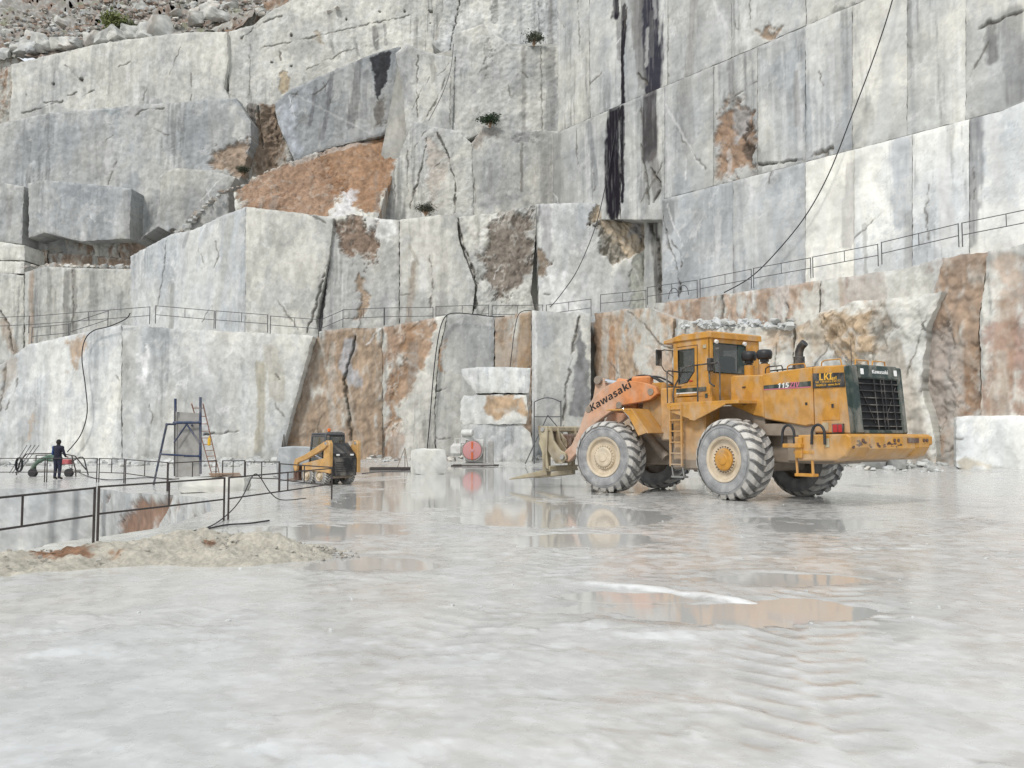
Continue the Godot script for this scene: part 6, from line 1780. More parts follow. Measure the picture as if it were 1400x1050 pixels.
func build_rubble() -> void:
	for k in 6:
		pebbles.append(stone_mesh(Vector3(1.0, 0.7, 0.85), 60.0 + k * 9.0, 0.16, [0.4, 0.6, 0.3, 0.8, 0.9, 0.5][k], [1.0, 0.95, 1.1, 0.8, 0.75, 1.05][k], 4, [0.0, 0.2, 0.0, 0.6, 0.8, 0.0][k]))
	build_scree()
	var rg := RandomNumberGenerator.new(); rg.seed = 12
	# foot of the left block, behind the worker
	var spots: Array = []
	for k in 420:
		var px := rg.randf_range(-60, 420)
		var p := on_plane(pl_l1, px, 626.0, 0.3 + pow(rg.randf(), 2.0) * 5.0)
		spots.append(Vector3(p.x, floor_height(p.x, -p.z), p.z))
	scatter("wall_rubble", "broken marble lying along the foot of the big pale block at the left", spots, 0.08, 0.7, 31, [pebbles[0], pebbles[2], pebbles[5]])
	spots = []
	for k in 260:
		var px := rg.randf_range(500, 830)
		var p := on_plane(pl_c1, px, 630.0, 1.6 + pow(rg.randf(), 2.0) * 4.0)
		spots.append(Vector3(p.x, floor_height(p.x, -p.z), p.z))
	scatter("wall_rubble", "broken stone lying along the foot of the brown and grey wall", spots, 0.06, 0.45, 32, [pebbles[0], pebbles[1], pebbles[3]])
	spots = []
	for k in 170:
		var px := rg.randf_range(1020, 1295)
		var p := on_plane(pl_r1, px, 640.0, 0.5 + pow(rg.randf(), 2.0) * 5.0)
		spots.append(Vector3(p.x, floor_height(p.x, -p.z), p.z))
	scatter("wall_rubble", "broken stone heaped along the foot of the right hand wall", spots, 0.06, 0.5, 33, [pebbles[0], pebbles[1], pebbles[5], pebbles[2]])
	# bluish white debris on the ledge above the loader
	spots = []
	for k in 240:
		var px := rg.randf_range(930, 1085)
		var p := on_plane(pl_r1, px, 449.0 - rg.randf() * rg.randf() * 16.0 * (0.4 + 0.6 * absf(sin(px * 0.05))), 0.15 - rg.randf() * 1.0)
		spots.append(p)
	scatter("ledge_rubble", "bluish white broken marble heaped on the ledge above the cab", spots, 0.10, 0.6, 34, [pebbles[2], pebbles[5], stone_mesh(Vector3(1, 0.7, 0.8), 90.0, 0.16, 0.05, 1.15, 4)])
	spots = []
	for k in 160:
		var px := rg.randf_range(30, 335)
		var yy := 366.0 - smoothstep(180.0, 330.0, px) * 110.0
		spots.append(on_plane(plane(100, 76.5, 4), px, yy, -0.4 - rg.randf() * 1.5))
	scatter("ledge_rubble", "crumbled stone on the old ledges at the left", spots, 0.15, 0.8, 35, [pebbles[0], pebbles[3], pebbles[1]])
	# small chips lying about the floor
	spots = []
	for k in 300:
		var d := 7.0 + 32.0 * pow(rg.randf(), 1.4)
		var x := rg.randf_range(-0.45, 0.62) * d
		if Geometry2D.is_point_in_polygon(Vector2(x, d), pit): continue
		spots.append(Vector3(x, floor_height(x, d) - 0.005, -d))
	scatter("stone_chips", "small stone chips strewn over the wet floor", spots, 0.008, 0.045, 36, [pebbles[0], pebbles[2], pebbles[5]])

func loose(called: String, label: String, m: Mesh, at: Vector3, turn := 0.0, group := "") -> MeshInstance3D:
	var o := put(called, m, M.rock)
	o.position = at
	o.rotation.y = turn
	tag(o, label, "stone block", group)
	return o

func build_blocks() -> void:
	# stack of three against the wall
	var ps := plane(676, 54.6, 0)
	block(self, "marble_block", ps, 0.9, [629, 580, 640, 576, 700, 579, 715, 582], [634, 634, 728, 634], {"warm": 0.3, "tone": 0.95, "thick": 2.2, "step": 0.06, "right": [726, 592, 729, 610], "marks": 2.0, "jag": 0.04})
	tag(last, "grey marble block at the bottom of the stack of three", "stone block", "blocks stacked against the wall")
	block(self, "marble_block", ps, 1.0, [629, 546, 634, 539.5, 690, 538.5, 720, 539.5], [629, 575, 634, 581, 690, 580.5, 721, 579.5], {"warm": 0.5, "tone": 1.3, "thick": 2.2, "step": 0.06, "right": [722.5, 558], "jag": 0.05, "f": [["p", [663, 543, 708, 540, 720, 543, 722, 570, 704, 562, 690, 572, 676, 576, 664, 566], Color(0.48, 0.33, 0.2), 0.9, 0.12, 0.04, 0.6]]})
	tag(last, "white marble block with an ochre stain, middle one of the stack of three", "stone block", "blocks stacked against the wall")
	block(self, "marble_block", ps, 1.1, [630.5, 504, 652, 501.5, 690, 501.5, 726, 503], [650, 537.5, 690, 537.5, 724, 537.5], {"warm": 0.3, "tone": 1.2, "thick": 2.2, "step": 0.06, "left": [631, 514], "jag": 0.04, "marks": 3.0})
	tag(last, "bluish grey marble block with a slanted end, topmost of the stack", "stone block", "blocks stacked against the wall")
	# pale block cut off by the right edge
	var pr := plane(1307, 41.0, 25)
	block(self, "marble_block", pr, 0.0, [1307, 569, 1340, 567.5, 1420, 568, 1600, 569], [1307, 640, 1322, 645, 1420, 645.5, 1600, 646], {"warm": 0.45, "tone": 1.5, "thick": 3.0, "step": 0.06, "streak": 0.05, "jag": 0.04, "marks": 0.5, "f": [["p", [1308, 632, 1325, 628, 1360, 642, 1310, 646], Color(0.50, 0.44, 0.33), 0.7, 0.15, 0.0, 0.0], ["c", [1300, 598, 1318, 600], 0.04, 0.05]]})
	tag(last, "big smooth whitish block at the right edge beside the loader's tail", "stone block")
	# small white block on the wet floor
	var p := ground_at(583, 648.5)
	loose("marble_block", "small white cube of marble standing alone on the wet floor", stone_mesh(Vector3(1.34, 1.10, 1.3), 4.0, 0.035, 0.8, 1.25, 12), p + Vector3(0.02, 0.54, -0.5), 0.35)
	# grey block by the skid loader
	p = ground_at(402, 657)
	loose("marble_block", "blue grey marble block beside the little skid loader", stone_mesh(Vector3(1.5, 1.32, 1.2), 14.0, 0.03, 0.0, 0.95, 12), p + Vector3(0.0, 0.62, -0.55), 0.25)
	# low slab with planks by the railing
	p = ground_at(283, 673)
	loose("marble_block", "low cream marble slab with planks on top near the railing", stone_mesh(Vector3(2.0, 0.44, 1.0), 24.0, 0.04, 0.7, 1.05, 12), p + Vector3(0.1, 0.2, -0.4), 0.1)
	for k in 3:
		var b := MB.new()
		b.box(Vector3(-0.45, -0.015, -0.05), Vector3(0.45, 0.015, 0.05), 0.006)
		var o := part("plank", b, M.plank, self, Transform3D(Basis(Vector3.UP, 0.1 + 0.22 * k), p + Vector3(0.45, 0.47 + 0.042 * k, -0.35 + 0.08 * k)))
		tag(o, ["brown plank lying lowest on the cream slab by the railing", "brown plank lying across two others on the cream slab", "brown plank topmost on the cream slab by the railing"][[0, 1, 2][k]], "plank", "planks on the cream slab")
	# grey stones under the loader's tail
	var q := 0
	for e in [[1178, 642, 1.1, 0.62, 0.0], [1200, 641.5, 1.05, 0.78, 0.6], [1216, 641, 0.7, 0.75, 1.1], [1233, 640, 0.9, 0.55, 0.3]]:
		p = ground_at(e[0], e[1])
		loose("grey_boulder", ["flat grey boulder under the left end of the loader's counterweight", "squared grey boulder, second behind the loader's rear wheel", "upright grey boulder, third behind the loader's rear wheel", "pale boulder furthest right below the loader's counterweight"][q], stone_mesh(Vector3(e[2], e[3], 0.9), 40.0 + e[0], 0.06, 0.6, 0.72, 8), p + Vector3(0, e[3] * 0.42, -0.3), e[4], "boulders behind the loader")
		q += 1

func build_sand() -> void:
	var nu := 170; var nv := 70
	# ridge line on the floor
	var line := [[-9.2, 9.3, 0.16, 1.0], [-6.8, 9.9, 0.24, 1.0], [-5.6, 10.6, 0.20, 0.8], [-4.9, 11.4, 0.22, 1.0], [-4.2, 11.9, 0.27, 1.0], [-3.5, 11.7, 0.26, 0.95], [-2.9, 11.6, 0.15, 0.8], [-2.5, 11.6, 0.06, 0.5], [-2.1, 11.6, 0.0, 0.3]]
	var P := PackedVector3Array(); var C := PackedColorArray()
	for j in nv + 1:
		for i in nu + 1:
			var f := float(i) / nu * (line.size() - 1)
			var k := mini(int(f), line.size() - 2)
			var t := f - k
			var a: Array = line[k]; var b: Array = line[k + 1]
			var c := [lerpf(a[0], b[0], t), lerpf(a[1], b[1], t), lerpf(a[2], b[2], t), lerpf(a[3], b[3], t)]
			var s := 2.0 * j / nv - 1.0
			var d: float = c[1] + s * c[3] * 1.25
			var x: float = c[0] + s * 0.25
			var fall := pow(maxf(0.0, 1.0 - absf(s)), 0.8)
			var lump := n_mid.get_noise_2d(x * 1.4, d * 1.4) * 0.11 + n_fine.get_noise_2d(x * 4.5, d * 4.5) * 0.05 + absf(n_fine.get_noise_2d(x * 12.0, d * 12.0)) * 0.035
			var h: float = c[2] * fall * (1.0 + n_low.get_noise_2d(x * 0.8, d * 0.8) * 0.7) + lump * smoothstep(0.0, 0.35, fall) * (0.4 + c[2])
			if i == 0 or i == nu or j == 0 or j == nv: h = -0.06
			P.append(Vector3(x, floor_height(x, d) + h - 0.02, -d))
			var n := n_fine.get_noise_2d(x * 3.0, d * 3.0)
			var col := Color(0.45, 0.42, 0.35) * (1.0 + n * 0.22 + lump * 0.7)
			var soil := smoothstep(0.2, 0.45, n_mid.get_noise_2d(x * 1.2 + 20.0, d * 1.2) + 0.75 - Vector2((x + 5.2) / 0.5, (d - 10.62) / 0.26).length() * 0.6)
			soil = maxf(soil, smoothstep(0.2, 0.5, 0.9 - Vector2((x + 4.05) / 0.16, (d - 11.6) / 0.2).length()))
			col = col.lerp(Color(0.24, 0.135, 0.08) * (1.0 + n * 0.5), soil)
			col.a = 1.0
			C.append(col)
	var o := put("sand_pile", grid_mesh(P, C, nu + 1, nv + 1, PackedByteArray()), M.sand)
	tag(o, "low bank of pale damp sand with brown earth in front of the railing", "sand pile")
	var rg := RandomNumberGenerator.new(); rg.seed = 8
	var spots: Array = []
	for k in 420:
		var f := rg.randf() * (line.size() - 1.001)
		var q := int(f)
		var a: Array = line[q]; var b: Array = line[q + 1]
		var s := rg.randfn(0.0, 0.5)
		var x := lerpf(a[0], b[0], f - q) + rg.randf_range(-0.2, 0.2)
		var d := lerpf(a[1], b[1], f - q) + s * lerpf(a[3], b[3], f - q)
		var h := lerpf(a[2], b[2], f - q) * pow(maxf(0.0, 1.0 - absf(s) / 1.25), 0.8)
		if Geometry2D.is_point_in_polygon(Vector2(x, d), pit): continue
		spots.append(Vector3(x, floor_height(x, d) + h - 0.015, -d))
	scatter("sand_clods", "small clods and crumbs lying on and around the sand bank", spots, 0.010, 0.06, 71, [stone_mesh(Vector3(1, 0.7, 0.9), 201.0, 0.15, 1.0, 0.72, 4, 0.3), stone_mesh(Vector3(1, 0.8, 0.8), 207.0, 0.15, 1.0, 0.68, 4, 0.4)])

# ------------------------------------------------------------------ railings
func railing(A: Vector3, B: Vector3, h: float, label: String, group: String, mat: Material, mids: int, r: float, mid_drop := 0.5, ends := true) -> void:
	var t := thing("railing_panel", label, "railing", A, 0.0, group)
	var D := B - A
	var b := MB.new()
	b.tube([Vector3(0, h, 0), D + Vector3(0, h, 0)], r, 6)
	part("top_rail", b, mat, t)
	b = MB.new()
	b.tube([Vector3(0, h * mid_drop, 0), D * 0.5 + Vector3(0, h * mid_drop - 0.004, 0), D + Vector3(0, h * mid_drop, 0)], r, 6)
	part("middle_rail", b, mat, t)
	for e in 2:
		b = MB.new()
		var o := D * e
		b.tube([o + Vector3(0, -0.08, 0), o + Vector3(0, h + r, 0)], r * 1.15, 6)
		part("post", b, mat, t)
	for k in mids:
		b = MB.new()
		var o := D * (k + 1.0) / (mids + 1)
		b.tube([o + Vector3(0, h * mid_drop, 0), o + Vector3(0, h, 0)], r * 0.9, 6)
		part("brace", b, mat, t)

func floor_point(px: float, d: float) -> Vector3:
	var x := (px - 700.0) / FOCAL * d
	return Vector3(x, floor_height(x, d), -d)

func build_railings() -> void:
	# near railing along the cut
	var n := [[-90, 9.9, 133, 12.7, "nearest brown railing panel, running off the left edge above the cut"], [138.5, 12.85, 309, 16.4, "second brown railing panel from the left edge, over the rusty stain in the cut"], [315, 16.6, 455, 22.2, "third near railing panel, ending in front of the little skid loader"]]
	for q in n:
		railing(floor_point(q[0], q[1]), floor_point(q[2], q[3]), 0.80, q[4], "railing panels along the cut", M.pipe, 1, 0.0165)
	# far railing round the other side of the cut
	n = [[-60, 35.6, 64, 35.6, "far railing panel at the left edge beside the green machine", 0.97], [67, 35.6, 135, 35.4, "far railing panel right behind the worker in dark clothes", 0.97], [138, 35.3, 172, 34.6, "short far railing panel just right of the worker", 0.97], [174, 34.4, 231, 28.8, "far railing panel that passes under the blue frame's left leg", 0.95], [232, 28.6, 297, 29.6, "railing panel in front of the beige board of the blue frame", 0.93], [306, 30.6, 336, 27.6, "short railing panel right of the ladder foot", 0.90], [337, 27.5, 383, 25.6, "railing panel between the ladder and the grey block", 0.86], [384, 25.5, 455, 22.6, "railing panel whose end meets the near railing by the skid loader", 0.81]]
	for q in n:
		railing(floor_point(q[0], q[1]), floor_point(q[2], q[3]), q[5], q[4], "railing panels beyond the cut", M.pipe, 1, 0.019, 0.42)
	# railings on top of the lower bench: px and py of the two top corners
	var pa := pl_l1a; var pb := pl_l1; var pc := pl_c1; var pr := pl_r1
	var up := [[-60, 437, 40, 432, pa, -0.9], [44, 448, 94, 443, pa, -0.4], [96, 442, 148, 425, pa, -1.6], [40, 432.5, 205, 419.5, pa, -2.5], [213, 418, 293, 425, pb, -0.7], [295, 425, 366, 430.5, pb, -0.7], [370, 432, 436, 437, pb, -0.7], [439, 437, 469, 424, pc, 0.2], [469, 423.5, 525, 421, pc, 0.2], [526, 421, 592, 420, pc, 0.2], [596, 419, 668, 417, pc, 0.0], [673, 418, 742, 417, pc, 0.0], [747, 417, 808, 409, pc, 0.3], [821, 403, 883, 397, pr, -1.7], [885, 393, 953, 383, pr, -2.1], [957, 382, 1027, 368, pr, -2.1], [1030, 367, 1108, 352.5, pr, -2.1], [1111, 351.5, 1200, 334, pr, -1.9], [1205, 331.5, 1310, 306, pr, -1.6], [1315, 305, 1440, 279, pr, -0.9]]
	var words := ["leftmost bench railing panel, cut off by the left edge", "low bench railing panel at the left, before a second one", "slanting bench railing panel on the left above the hanging hose", "long thin bench railing panel left of the tall grey block", "bench railing panel below the shaded side of the tall block", "bench railing panel below the corner of the tall block", "bench railing panel left of the slanting dark crack", "short sloping bench railing panel above the brown rock", "bench railing panel above the left part of the brown rock", "bench railing panel right of the long dark crack", "bench railing panel over the smooth grey slab", "bench railing panel over the tan slab with the thin cable", "bench railing panel under the foot of the hanging cable", "bench railing panel left end of the right hand wall, above the loader's boom", "bench railing panel behind two thin hoops, above the loader's cab", "bench railing panel crossed by the long cable", "bench railing panel right after the long cable", "bench railing panel below the whitest wall panels", "bench railing panel above the dark recess on the right", "rightmost bench railing panel, cut off by the right edge"]
	for k in up.size():
		var q: Array = up[k]
		var A := on_plane(q[4], q[0], q[1], q[5]); var B := on_plane(q[4], q[2], q[3], q[5])
		var h := 1.15
		railing(A - Vector3(0, h, 0), B - Vector3(0, h, 0), h, words[k], "railing panels on the bench", M.pipe_grey, 1, 0.024, 0.46)
	for e in [[921, 396], [934, 392]]:
		var b := MB.new()
		var c := on_plane(pr, e[0], e[1], -1.9)
		var hp: Array = []
		for k in 13:
			var a := PI * k / 12
			hp.append(c + pr.e * cos(a) * 0.42 + Vector3(0, sin(a) * 0.7 - 0.6, 0))
		b.tube(hp, 0.03, 6)
		tag(part("pipe_hoop", b, M.pipe_grey, self), "thin steel hoop on the bench above the cab, " + ("left one of two" if e[0] == 921 else "right one of two"), "pipe hoop", "hoops on the bench")

# ------------------------------------------------------------------ cables and hoses
func smooth_path(pts: Array, per := 6) -> Array:
	var o: Array = []
	for k in pts.size() - 1:
		var p0: Vector3 = pts[maxi(k - 1, 0)]; var p1: Vector3 = pts[k]; var p2: Vector3 = pts[k + 1]; var p3: Vector3 = pts[mini(k + 2, pts.size() - 1)]
		for e in per:
			o.append(p1.cubic_interpolate(p2, p0, p3, float(e) / per))
	o.append(pts[pts.size() - 1])
	return o

func cable(called: String, label: String, pts: Array, r: float, mat: Material, cat := "cable") -> void:
	var b := MB.new()
	b.tube(smooth_path(pts), r, 6)
	tag(part(called, b, mat, self), label, cat)

func build_cables() -> void:
	var f := func(pl: Dictionary, off: float, a: Array) -> Array:
		var o: Array = []
		for k in range(0, a.size(), 2): o.append(on_plane(pl, a[k], a[k + 1], off))
		return o
	cable("hanging_cable", "long black cable hanging in a bow across the white wall on the right", f.call(pl_r2, 0.8, [1226, -40, 1220, 0, 1196, 75, 1162, 165, 1132, 240, 1098, 300, 1052, 355, 1022, 382, 990, 400]), 0.036, M.hose)
	cable("hanging_cable", "black cable hanging beside the dark streak down to the bench", f.call(pl_b2, 2.2, [846, 150, 838, 200, 829, 248, 814, 310, 790, 368, 765, 405, 752, 420]), 0.034, M.hose)
	cable("hanging_hose", "black hose hanging over the brown and grey wall left of the stacked blocks", f.call(pl_c1, 1.35, [690, 432, 676, 433, 650, 430, 625, 428, 611, 431, 603, 445, 597, 475, 592, 520, 588, 570, 584, 614]), 0.04, M.hose, "hose")
	cable("hanging_hose", "thin dark cable hanging down the tan slab behind the stacked blocks", f.call(pl_c1, 1.1, [727, 425, 716, 425, 708, 432, 703, 455, 700, 480, 697, 505]), 0.03, M.hose, "hose")
	cable("hanging_hose", "black hose hanging down the pale block behind the worker", f.call(pl_l1a, 0.5, [178, 428, 172, 436, 150, 446, 128, 452, 116, 465, 112, 490, 117, 530, 119, 565, 110, 595, 92, 618]), 0.036, M.hose, "hose")
	cable("hanging_hose", "old cable running down the crack near the left centre", f.call(plane(640, 76.8, 4), 0.8, [586, 165, 604, 130, 616, 95, 620, 60]), 0.03, M.pipe_grey, "hose")
	var g := func(a: Array, h: float) -> Array:
		var o: Array = []
		for k in range(0, a.size(), 2): o.append(ground_at(a[k], a[k + 1]) + Vector3(0, h, 0))
		return o
	cable("ground_cable", "dark cable trailing over the pale floor beside the sand bank", g.call([262, 728, 285, 724, 310, 719, 340, 717, 368, 713], 0.02), 0.016, M.hose)
	var pts: Array = [ground_at(268, 728) + Vector3(0, 0.02, 0), ground_at(293, 719) + Vector3(0, 0.03, 0), ground_at(316, 704) + Vector3(0, 0.08, 0), floor_point(334, 17.3) + Vector3(0, 0.4, 0), floor_point(347, 18.2) + Vector3(0, 0.75, 0), floor_point(356, 18.4) + Vector3(0, 0.74, 0), floor_point(372, 19.0) + Vector3(0, 0.35, 0), floor_point(388, 20.2) + Vector3(0, 0.12, 0), floor_point(420, 21.2) + Vector3(0, 0.1, 0)]
	cable("loose_cable", "thin black cable hung over the near railing and trailing to the floor", pts, 0.012, M.hose)
	cable("loose_cable", "thin cable lying across the platform in front of the worker", g.call([95, 640, 120, 652, 150, 657, 180, 655, 205, 654, 240, 656], 0.03), 0.02, M.hose)
	cable("ground_cable", "thin dark line lying on the wet floor left of the white cube", g.call([495, 648, 520, 646, 545, 645, 560, 643], 0.02), 0.025, M.hose)

# ------------------------------------------------------------------ blue frame and ladder
func bar(t: Node, called: String, a: Vector3, b_: Vector3, r: float, mat: Material) -> void:
	var b := MB.new()
	b.tube([a, b_], r, 4)
	part(called, b, mat, t)

func build_frame() -> void:
	var d := 30.0
	var org := floor_point(262, d)
	var t := thing("blue_frame", "tall blue steel frame with slanting legs and a beige board, by the railing", "steel frame", org)
	var P := func(px: float, py: float, dd := 30.0) -> Vector3: return at_depth(px, py, dd) - org
	var B: Material = M.blue
	var ll := ground_at(210, 663) - org
	var lr := ground_at(248, 651) - org
	bar(t, "leg", ll, P.call(228, 579.5, 29.4), 0.040, B)
	bar(t, "leg", lr, P.call(262.5, 581, 30.4), 0.040, B)
	bar(t, "top_bar", P.call(227, 580, 29.4), P.call(240, 580, 30.2), 0.036, B)
	bar(t, "cross_bar", P.call(219, 621, 29.3), P.call(273, 624, 30.0), 0.032, B)
	bar(t, "post", P.call(274, 648, 30.2), P.call(274, 543, 30.2), 0.048, B)
	bar(t, "post", P.call(238.5, 651, 30.6), P.call(239, 545, 30.6), 0.03, M.pipe_grey)
	bar(t, "post_head", P.call(239.8, 563, 30.55), P.call(239.8, 545, 30.55), 0.048, B)
	bar(t, "beam", P.call(237, 578, 30.4), P.call(275, 577.5, 30.1), 0.05, B)
	bar(t, "brace", P.call(256, 579, 30.3), P.call(238, 605, 30.5), 0.036, B)
	bar(t, "brace", P.call(254, 578, 30.3), P.call(273, 606, 30.15), 0.036, B)
	bar(t, "cross_bar", P.call(252, 624, 30.2), P.call(274, 623, 30.1), 0.032, B)
	var b := MB.new()
	var q0: Vector3 = P.call(239, 653, 30.75); var q1: Vector3 = P.call(273, 651, 30.35); var q2: Vector3 = P.call(273, 565, 30.35); var q3: Vector3 = P.call(239, 563, 30.75)
	var back := Vector3(0, 0, -0.06)
	b.quad(q0, q1, q2, q3, Vector3(0, 0, 1)); b.quad(q0 + back, q1 + back, q2 + back, q3 + back, Vector3(0, 0, -1))
	b.quad(q0, q3, q3 + back, q0 + back, Vector3(-1, 0, 0)); b.quad(q1, q2, q2 + back, q1 + back, Vector3(1, 0, 0)); b.quad(q2, q3, q3 + back, q2 + back, Vector3(0, 1, 0))
	part("board", b, M.dull_grey, t)
	# ladder
	var f0 := ground_at(290, 650); var f1 := ground_at(300, 648.5)
	var L := thing("ladder", "rusty red ladder leaning against the blue frame", "ladder", f0)
	var a0 := Vector3.ZERO; var a1: Vector3 = at_depth(262, 552, 30.4) - f0
	var c0 := f1 - f0; var c1: Vector3 = at_depth(277.5, 552, 30.6) - f0
	bar(L, "rail", a0, a1, 0.024, M.ladder_red)
	bar(L, "rail", c0, c1, 0.024, M.ladder_red)
	for k in 11:
		var s := (k + 0.7) / 11.2
		bar(L, "rung", a0.lerp(a1, s), c0.lerp(c1, s), 0.015, M.ladder_red)
	b = MB.new()
	b.cyl(Vector3(0, -0.16, 0), Vector3(0, 0.10, 0), 0.055, 12, 0.02)
	b.cyl(Vector3(0, 0.10, 0), Vector3(0, 0.17, 0), 0.022, 10, 0.006)
	var yb := part("hanging_bottle", b, std(Color(0.70, 0.42, 0.03), 0.5), self, Transform3D(Basis(), at_depth(286, 603, 29.7)))
	tag(yb, "small yellow bottle hanging on the ladder", "bottle")
	# dark funnel standing on the grey block
	b = MB.new()
	b.lathe(Vector3.ZERO, Vector3.UP, [Vector2(0, 0.0), Vector2(0, 0.085), Vector2(0.2, 0.07), Vector2(0.32, 0.035), Vector2(0.5, 0.028), Vector2(0.5, 0.0)], 14)
	tag(part("tall_bottle", b, M.black, self, Transform3D(Basis(), ground_at(402, 657) + Vector3(-0.55, 1.27, -0.5))), "black long necked bottle standing on the blue grey block", "bottle")

# ------------------------------------------------------------------ wire saw by the stack
func build_saw() -> void:
	var o := ground_at(644, 636.5)
	var t := thing("wire_saw", "white stone saw with a big pink drive wheel in front of the stacked blocks", "stone saw", o)
	var s := -o.z / FOCAL
	var b := MB.new()
	var c := Vector3(0.08, 20.5 * s, 0.35)
	b.lathe(c, Vector3(0, 0, 1), [Vector2(-0.1, 0.0), Vector2(-0.1, 14.6 * s), Vector2(0.03, 14.6 * s), Vector2(0.03, 13.2 * s)], 40)
	part("guard", b, M.dull_grey, t)
	b = MB.new()
	b.lathe(c, Vector3(0, 0, 1), [Vector2(0.0, 0.0), Vector2(0.0, 13.0 * s), Vector2(0.05, 12.6 * s), Vector2(0.07, 11.5 * s), Vector2(0.10, 3.0 * s), Vector2(0.14, 2.0 * s), Vector2(0.14, 0)], 40)
	var pw := part("drive_wheel", b, std(Color(0.50, 0.25, 0.245), 0.6), t)
	b = MB.new()
	b.box(c + Vector3(-0.05, -12.0 * s, 0.11), c + Vector3(0.05, 12.0 * s, 0.13), 0.005)
	part("orange_band", b, std(Color(0.55, 0.12, 0.03), 0.6), pw)
	var W: Material = M.white_paint
	b = MB.new()
	b.box(Vector3(-0.35, 0.15, -0.55), Vector3(0.75, 1.5, 0.15), 0.05)
	part("gearbox", b, W, t)
	b = MB.new()
	b.box(Vector3(-1.18, 13 * s, -0.3), Vector3(-0.45, 30 * s, 0.3), 0.16)
	part("motor", b, W, t)
	b = MB.new()
	b.cyl(Vector3(-0.52, 44.5 * s, 0.1), Vector3(0.12, 44.5 * s, 0.3), 0.20, 18, 0.03)
	part("tank", b, W, t)
	b = MB.new()
	b.prism([Vector2(-0.6, 30 * s), Vector2(-0.55, 48 * s), Vector2(-0.2, 48 * s), Vector2(0.0, 40 * s), Vector2(0.35, 34 * s), Vector2(0.35, 26 * s)], -0.15, 0.15, 0.03)
	part("bracket", b, W, t)
	b = MB.new()
	b.box(Vector3(-0.95, 29.5 * s, -0.1), Vector3(-0.88, 36.5 * s, 0.1), 0.015)
	b.box(Vector3(-0.95, 36 * s, -0.1), Vector3(-0.6, 37 * s, 0.1), 0.015)
	b.box(Vector3(-0.66, 29.5 * s, -0.1), Vector3(-0.6, 36.5 * s, 0.1), 0.015)
	part("handle", b, W, t)
	b = MB.new()
	b.box(Vector3(0.72, 0.12, -0.1), Vector3(0.86, 26 * s, 0.5), 0.03)
	b.box(Vector3(1.0, 0.10, -0.2), Vector3(1.30, 33 * s, 0.45), 0.03)
	part("side_plate", b, M.dull_grey, t)
	b = MB.new()
	b.box(Vector3(-0.5, 0.0, -0.5), Vector3(1.32, 0.14, 0.6), 0.03)
	part("base_frame", b, M.dull_grey, t)
	b = MB.new()
	b.box(Vector3(-1.1, -0.02, 0.75), Vector3(1.6, 0.05, 0.85), 0.01)
	b.box(Vector3(-1.1, -0.02, -0.6), Vector3(1.6, 0.05, -0.5), 0.01)
	part("track", b, M.pipe, t)
	# thin pipe stand behind the forks
	var q := ground_at(744, 634)
	var st := thing("pipe_stand", "thin pipe stand against the grey slab behind the forks", "pipe stand", q)
	var k := -q.z / FOCAL
	bar(st, "post", Vector3(-13.5 * k, 0, 0), Vector3(-13.5 * k, 84 * k, 0), 0.035, M.pipe_grey)
	bar(st, "post", Vector3(23 * k, 0, 0), Vector3(23 * k, 86 * k, 0), 0.035, M.pipe_grey)
	var arch: Array = []
	for e in 9:
		arch.append(Vector3(lerpf(-13.5, 23.0, e / 8.0) * k, (84 + 6.0 * sin(PI * e / 8.0)) * k, 0))
	b = MB.new(); b.tube(arch, 0.035, 6)
	part("top_bar", b, M.pipe_grey, st)
	bar(st, "cross_bar", Vector3(-13.5 * k, 64 * k, 0), Vector3(23 * k, 64 * k, 0), 0.03, M.pipe_grey)
	bar(st, "brace", Vector3(5 * k, 66 * k, 0.02), Vector3(-26 * k, 0, 0.3), 0.03, M.pipe_grey)
	bar(st, "brace", Vector3(5 * k, 66 * k, 0.02), Vector3(20 * k, 48 * k, 0.02), 0.03, M.pipe_grey)
	# small drilling rod tripod left of the white cube
	q = ground_at(552, 640)
	var tr := thing("rod_tripod", "rusty thin rod tripod at the foot of the brown wall", "tripod", q)
	for e in [[-8, 0, 0.3], [7, 0, 0.4], [0, 0, -0.5]]:
		bar(tr, "leg", Vector3(e[0] * 0.04, 0, e[2]), Vector3(0.05, 1.1, 0), 0.022, M.dusty)
	var sl := MB.new()
	sl.box(Vector3(-1.1, 0.02, -0.3), Vector3(1.9, 0.16, 0.1), 0.03)
	tag(part("dark_beam", sl, M.pipe, self, Transform3D(Basis(), ground_at(535, 643))), "dark beam lying at the foot of the brown wall", "beam")

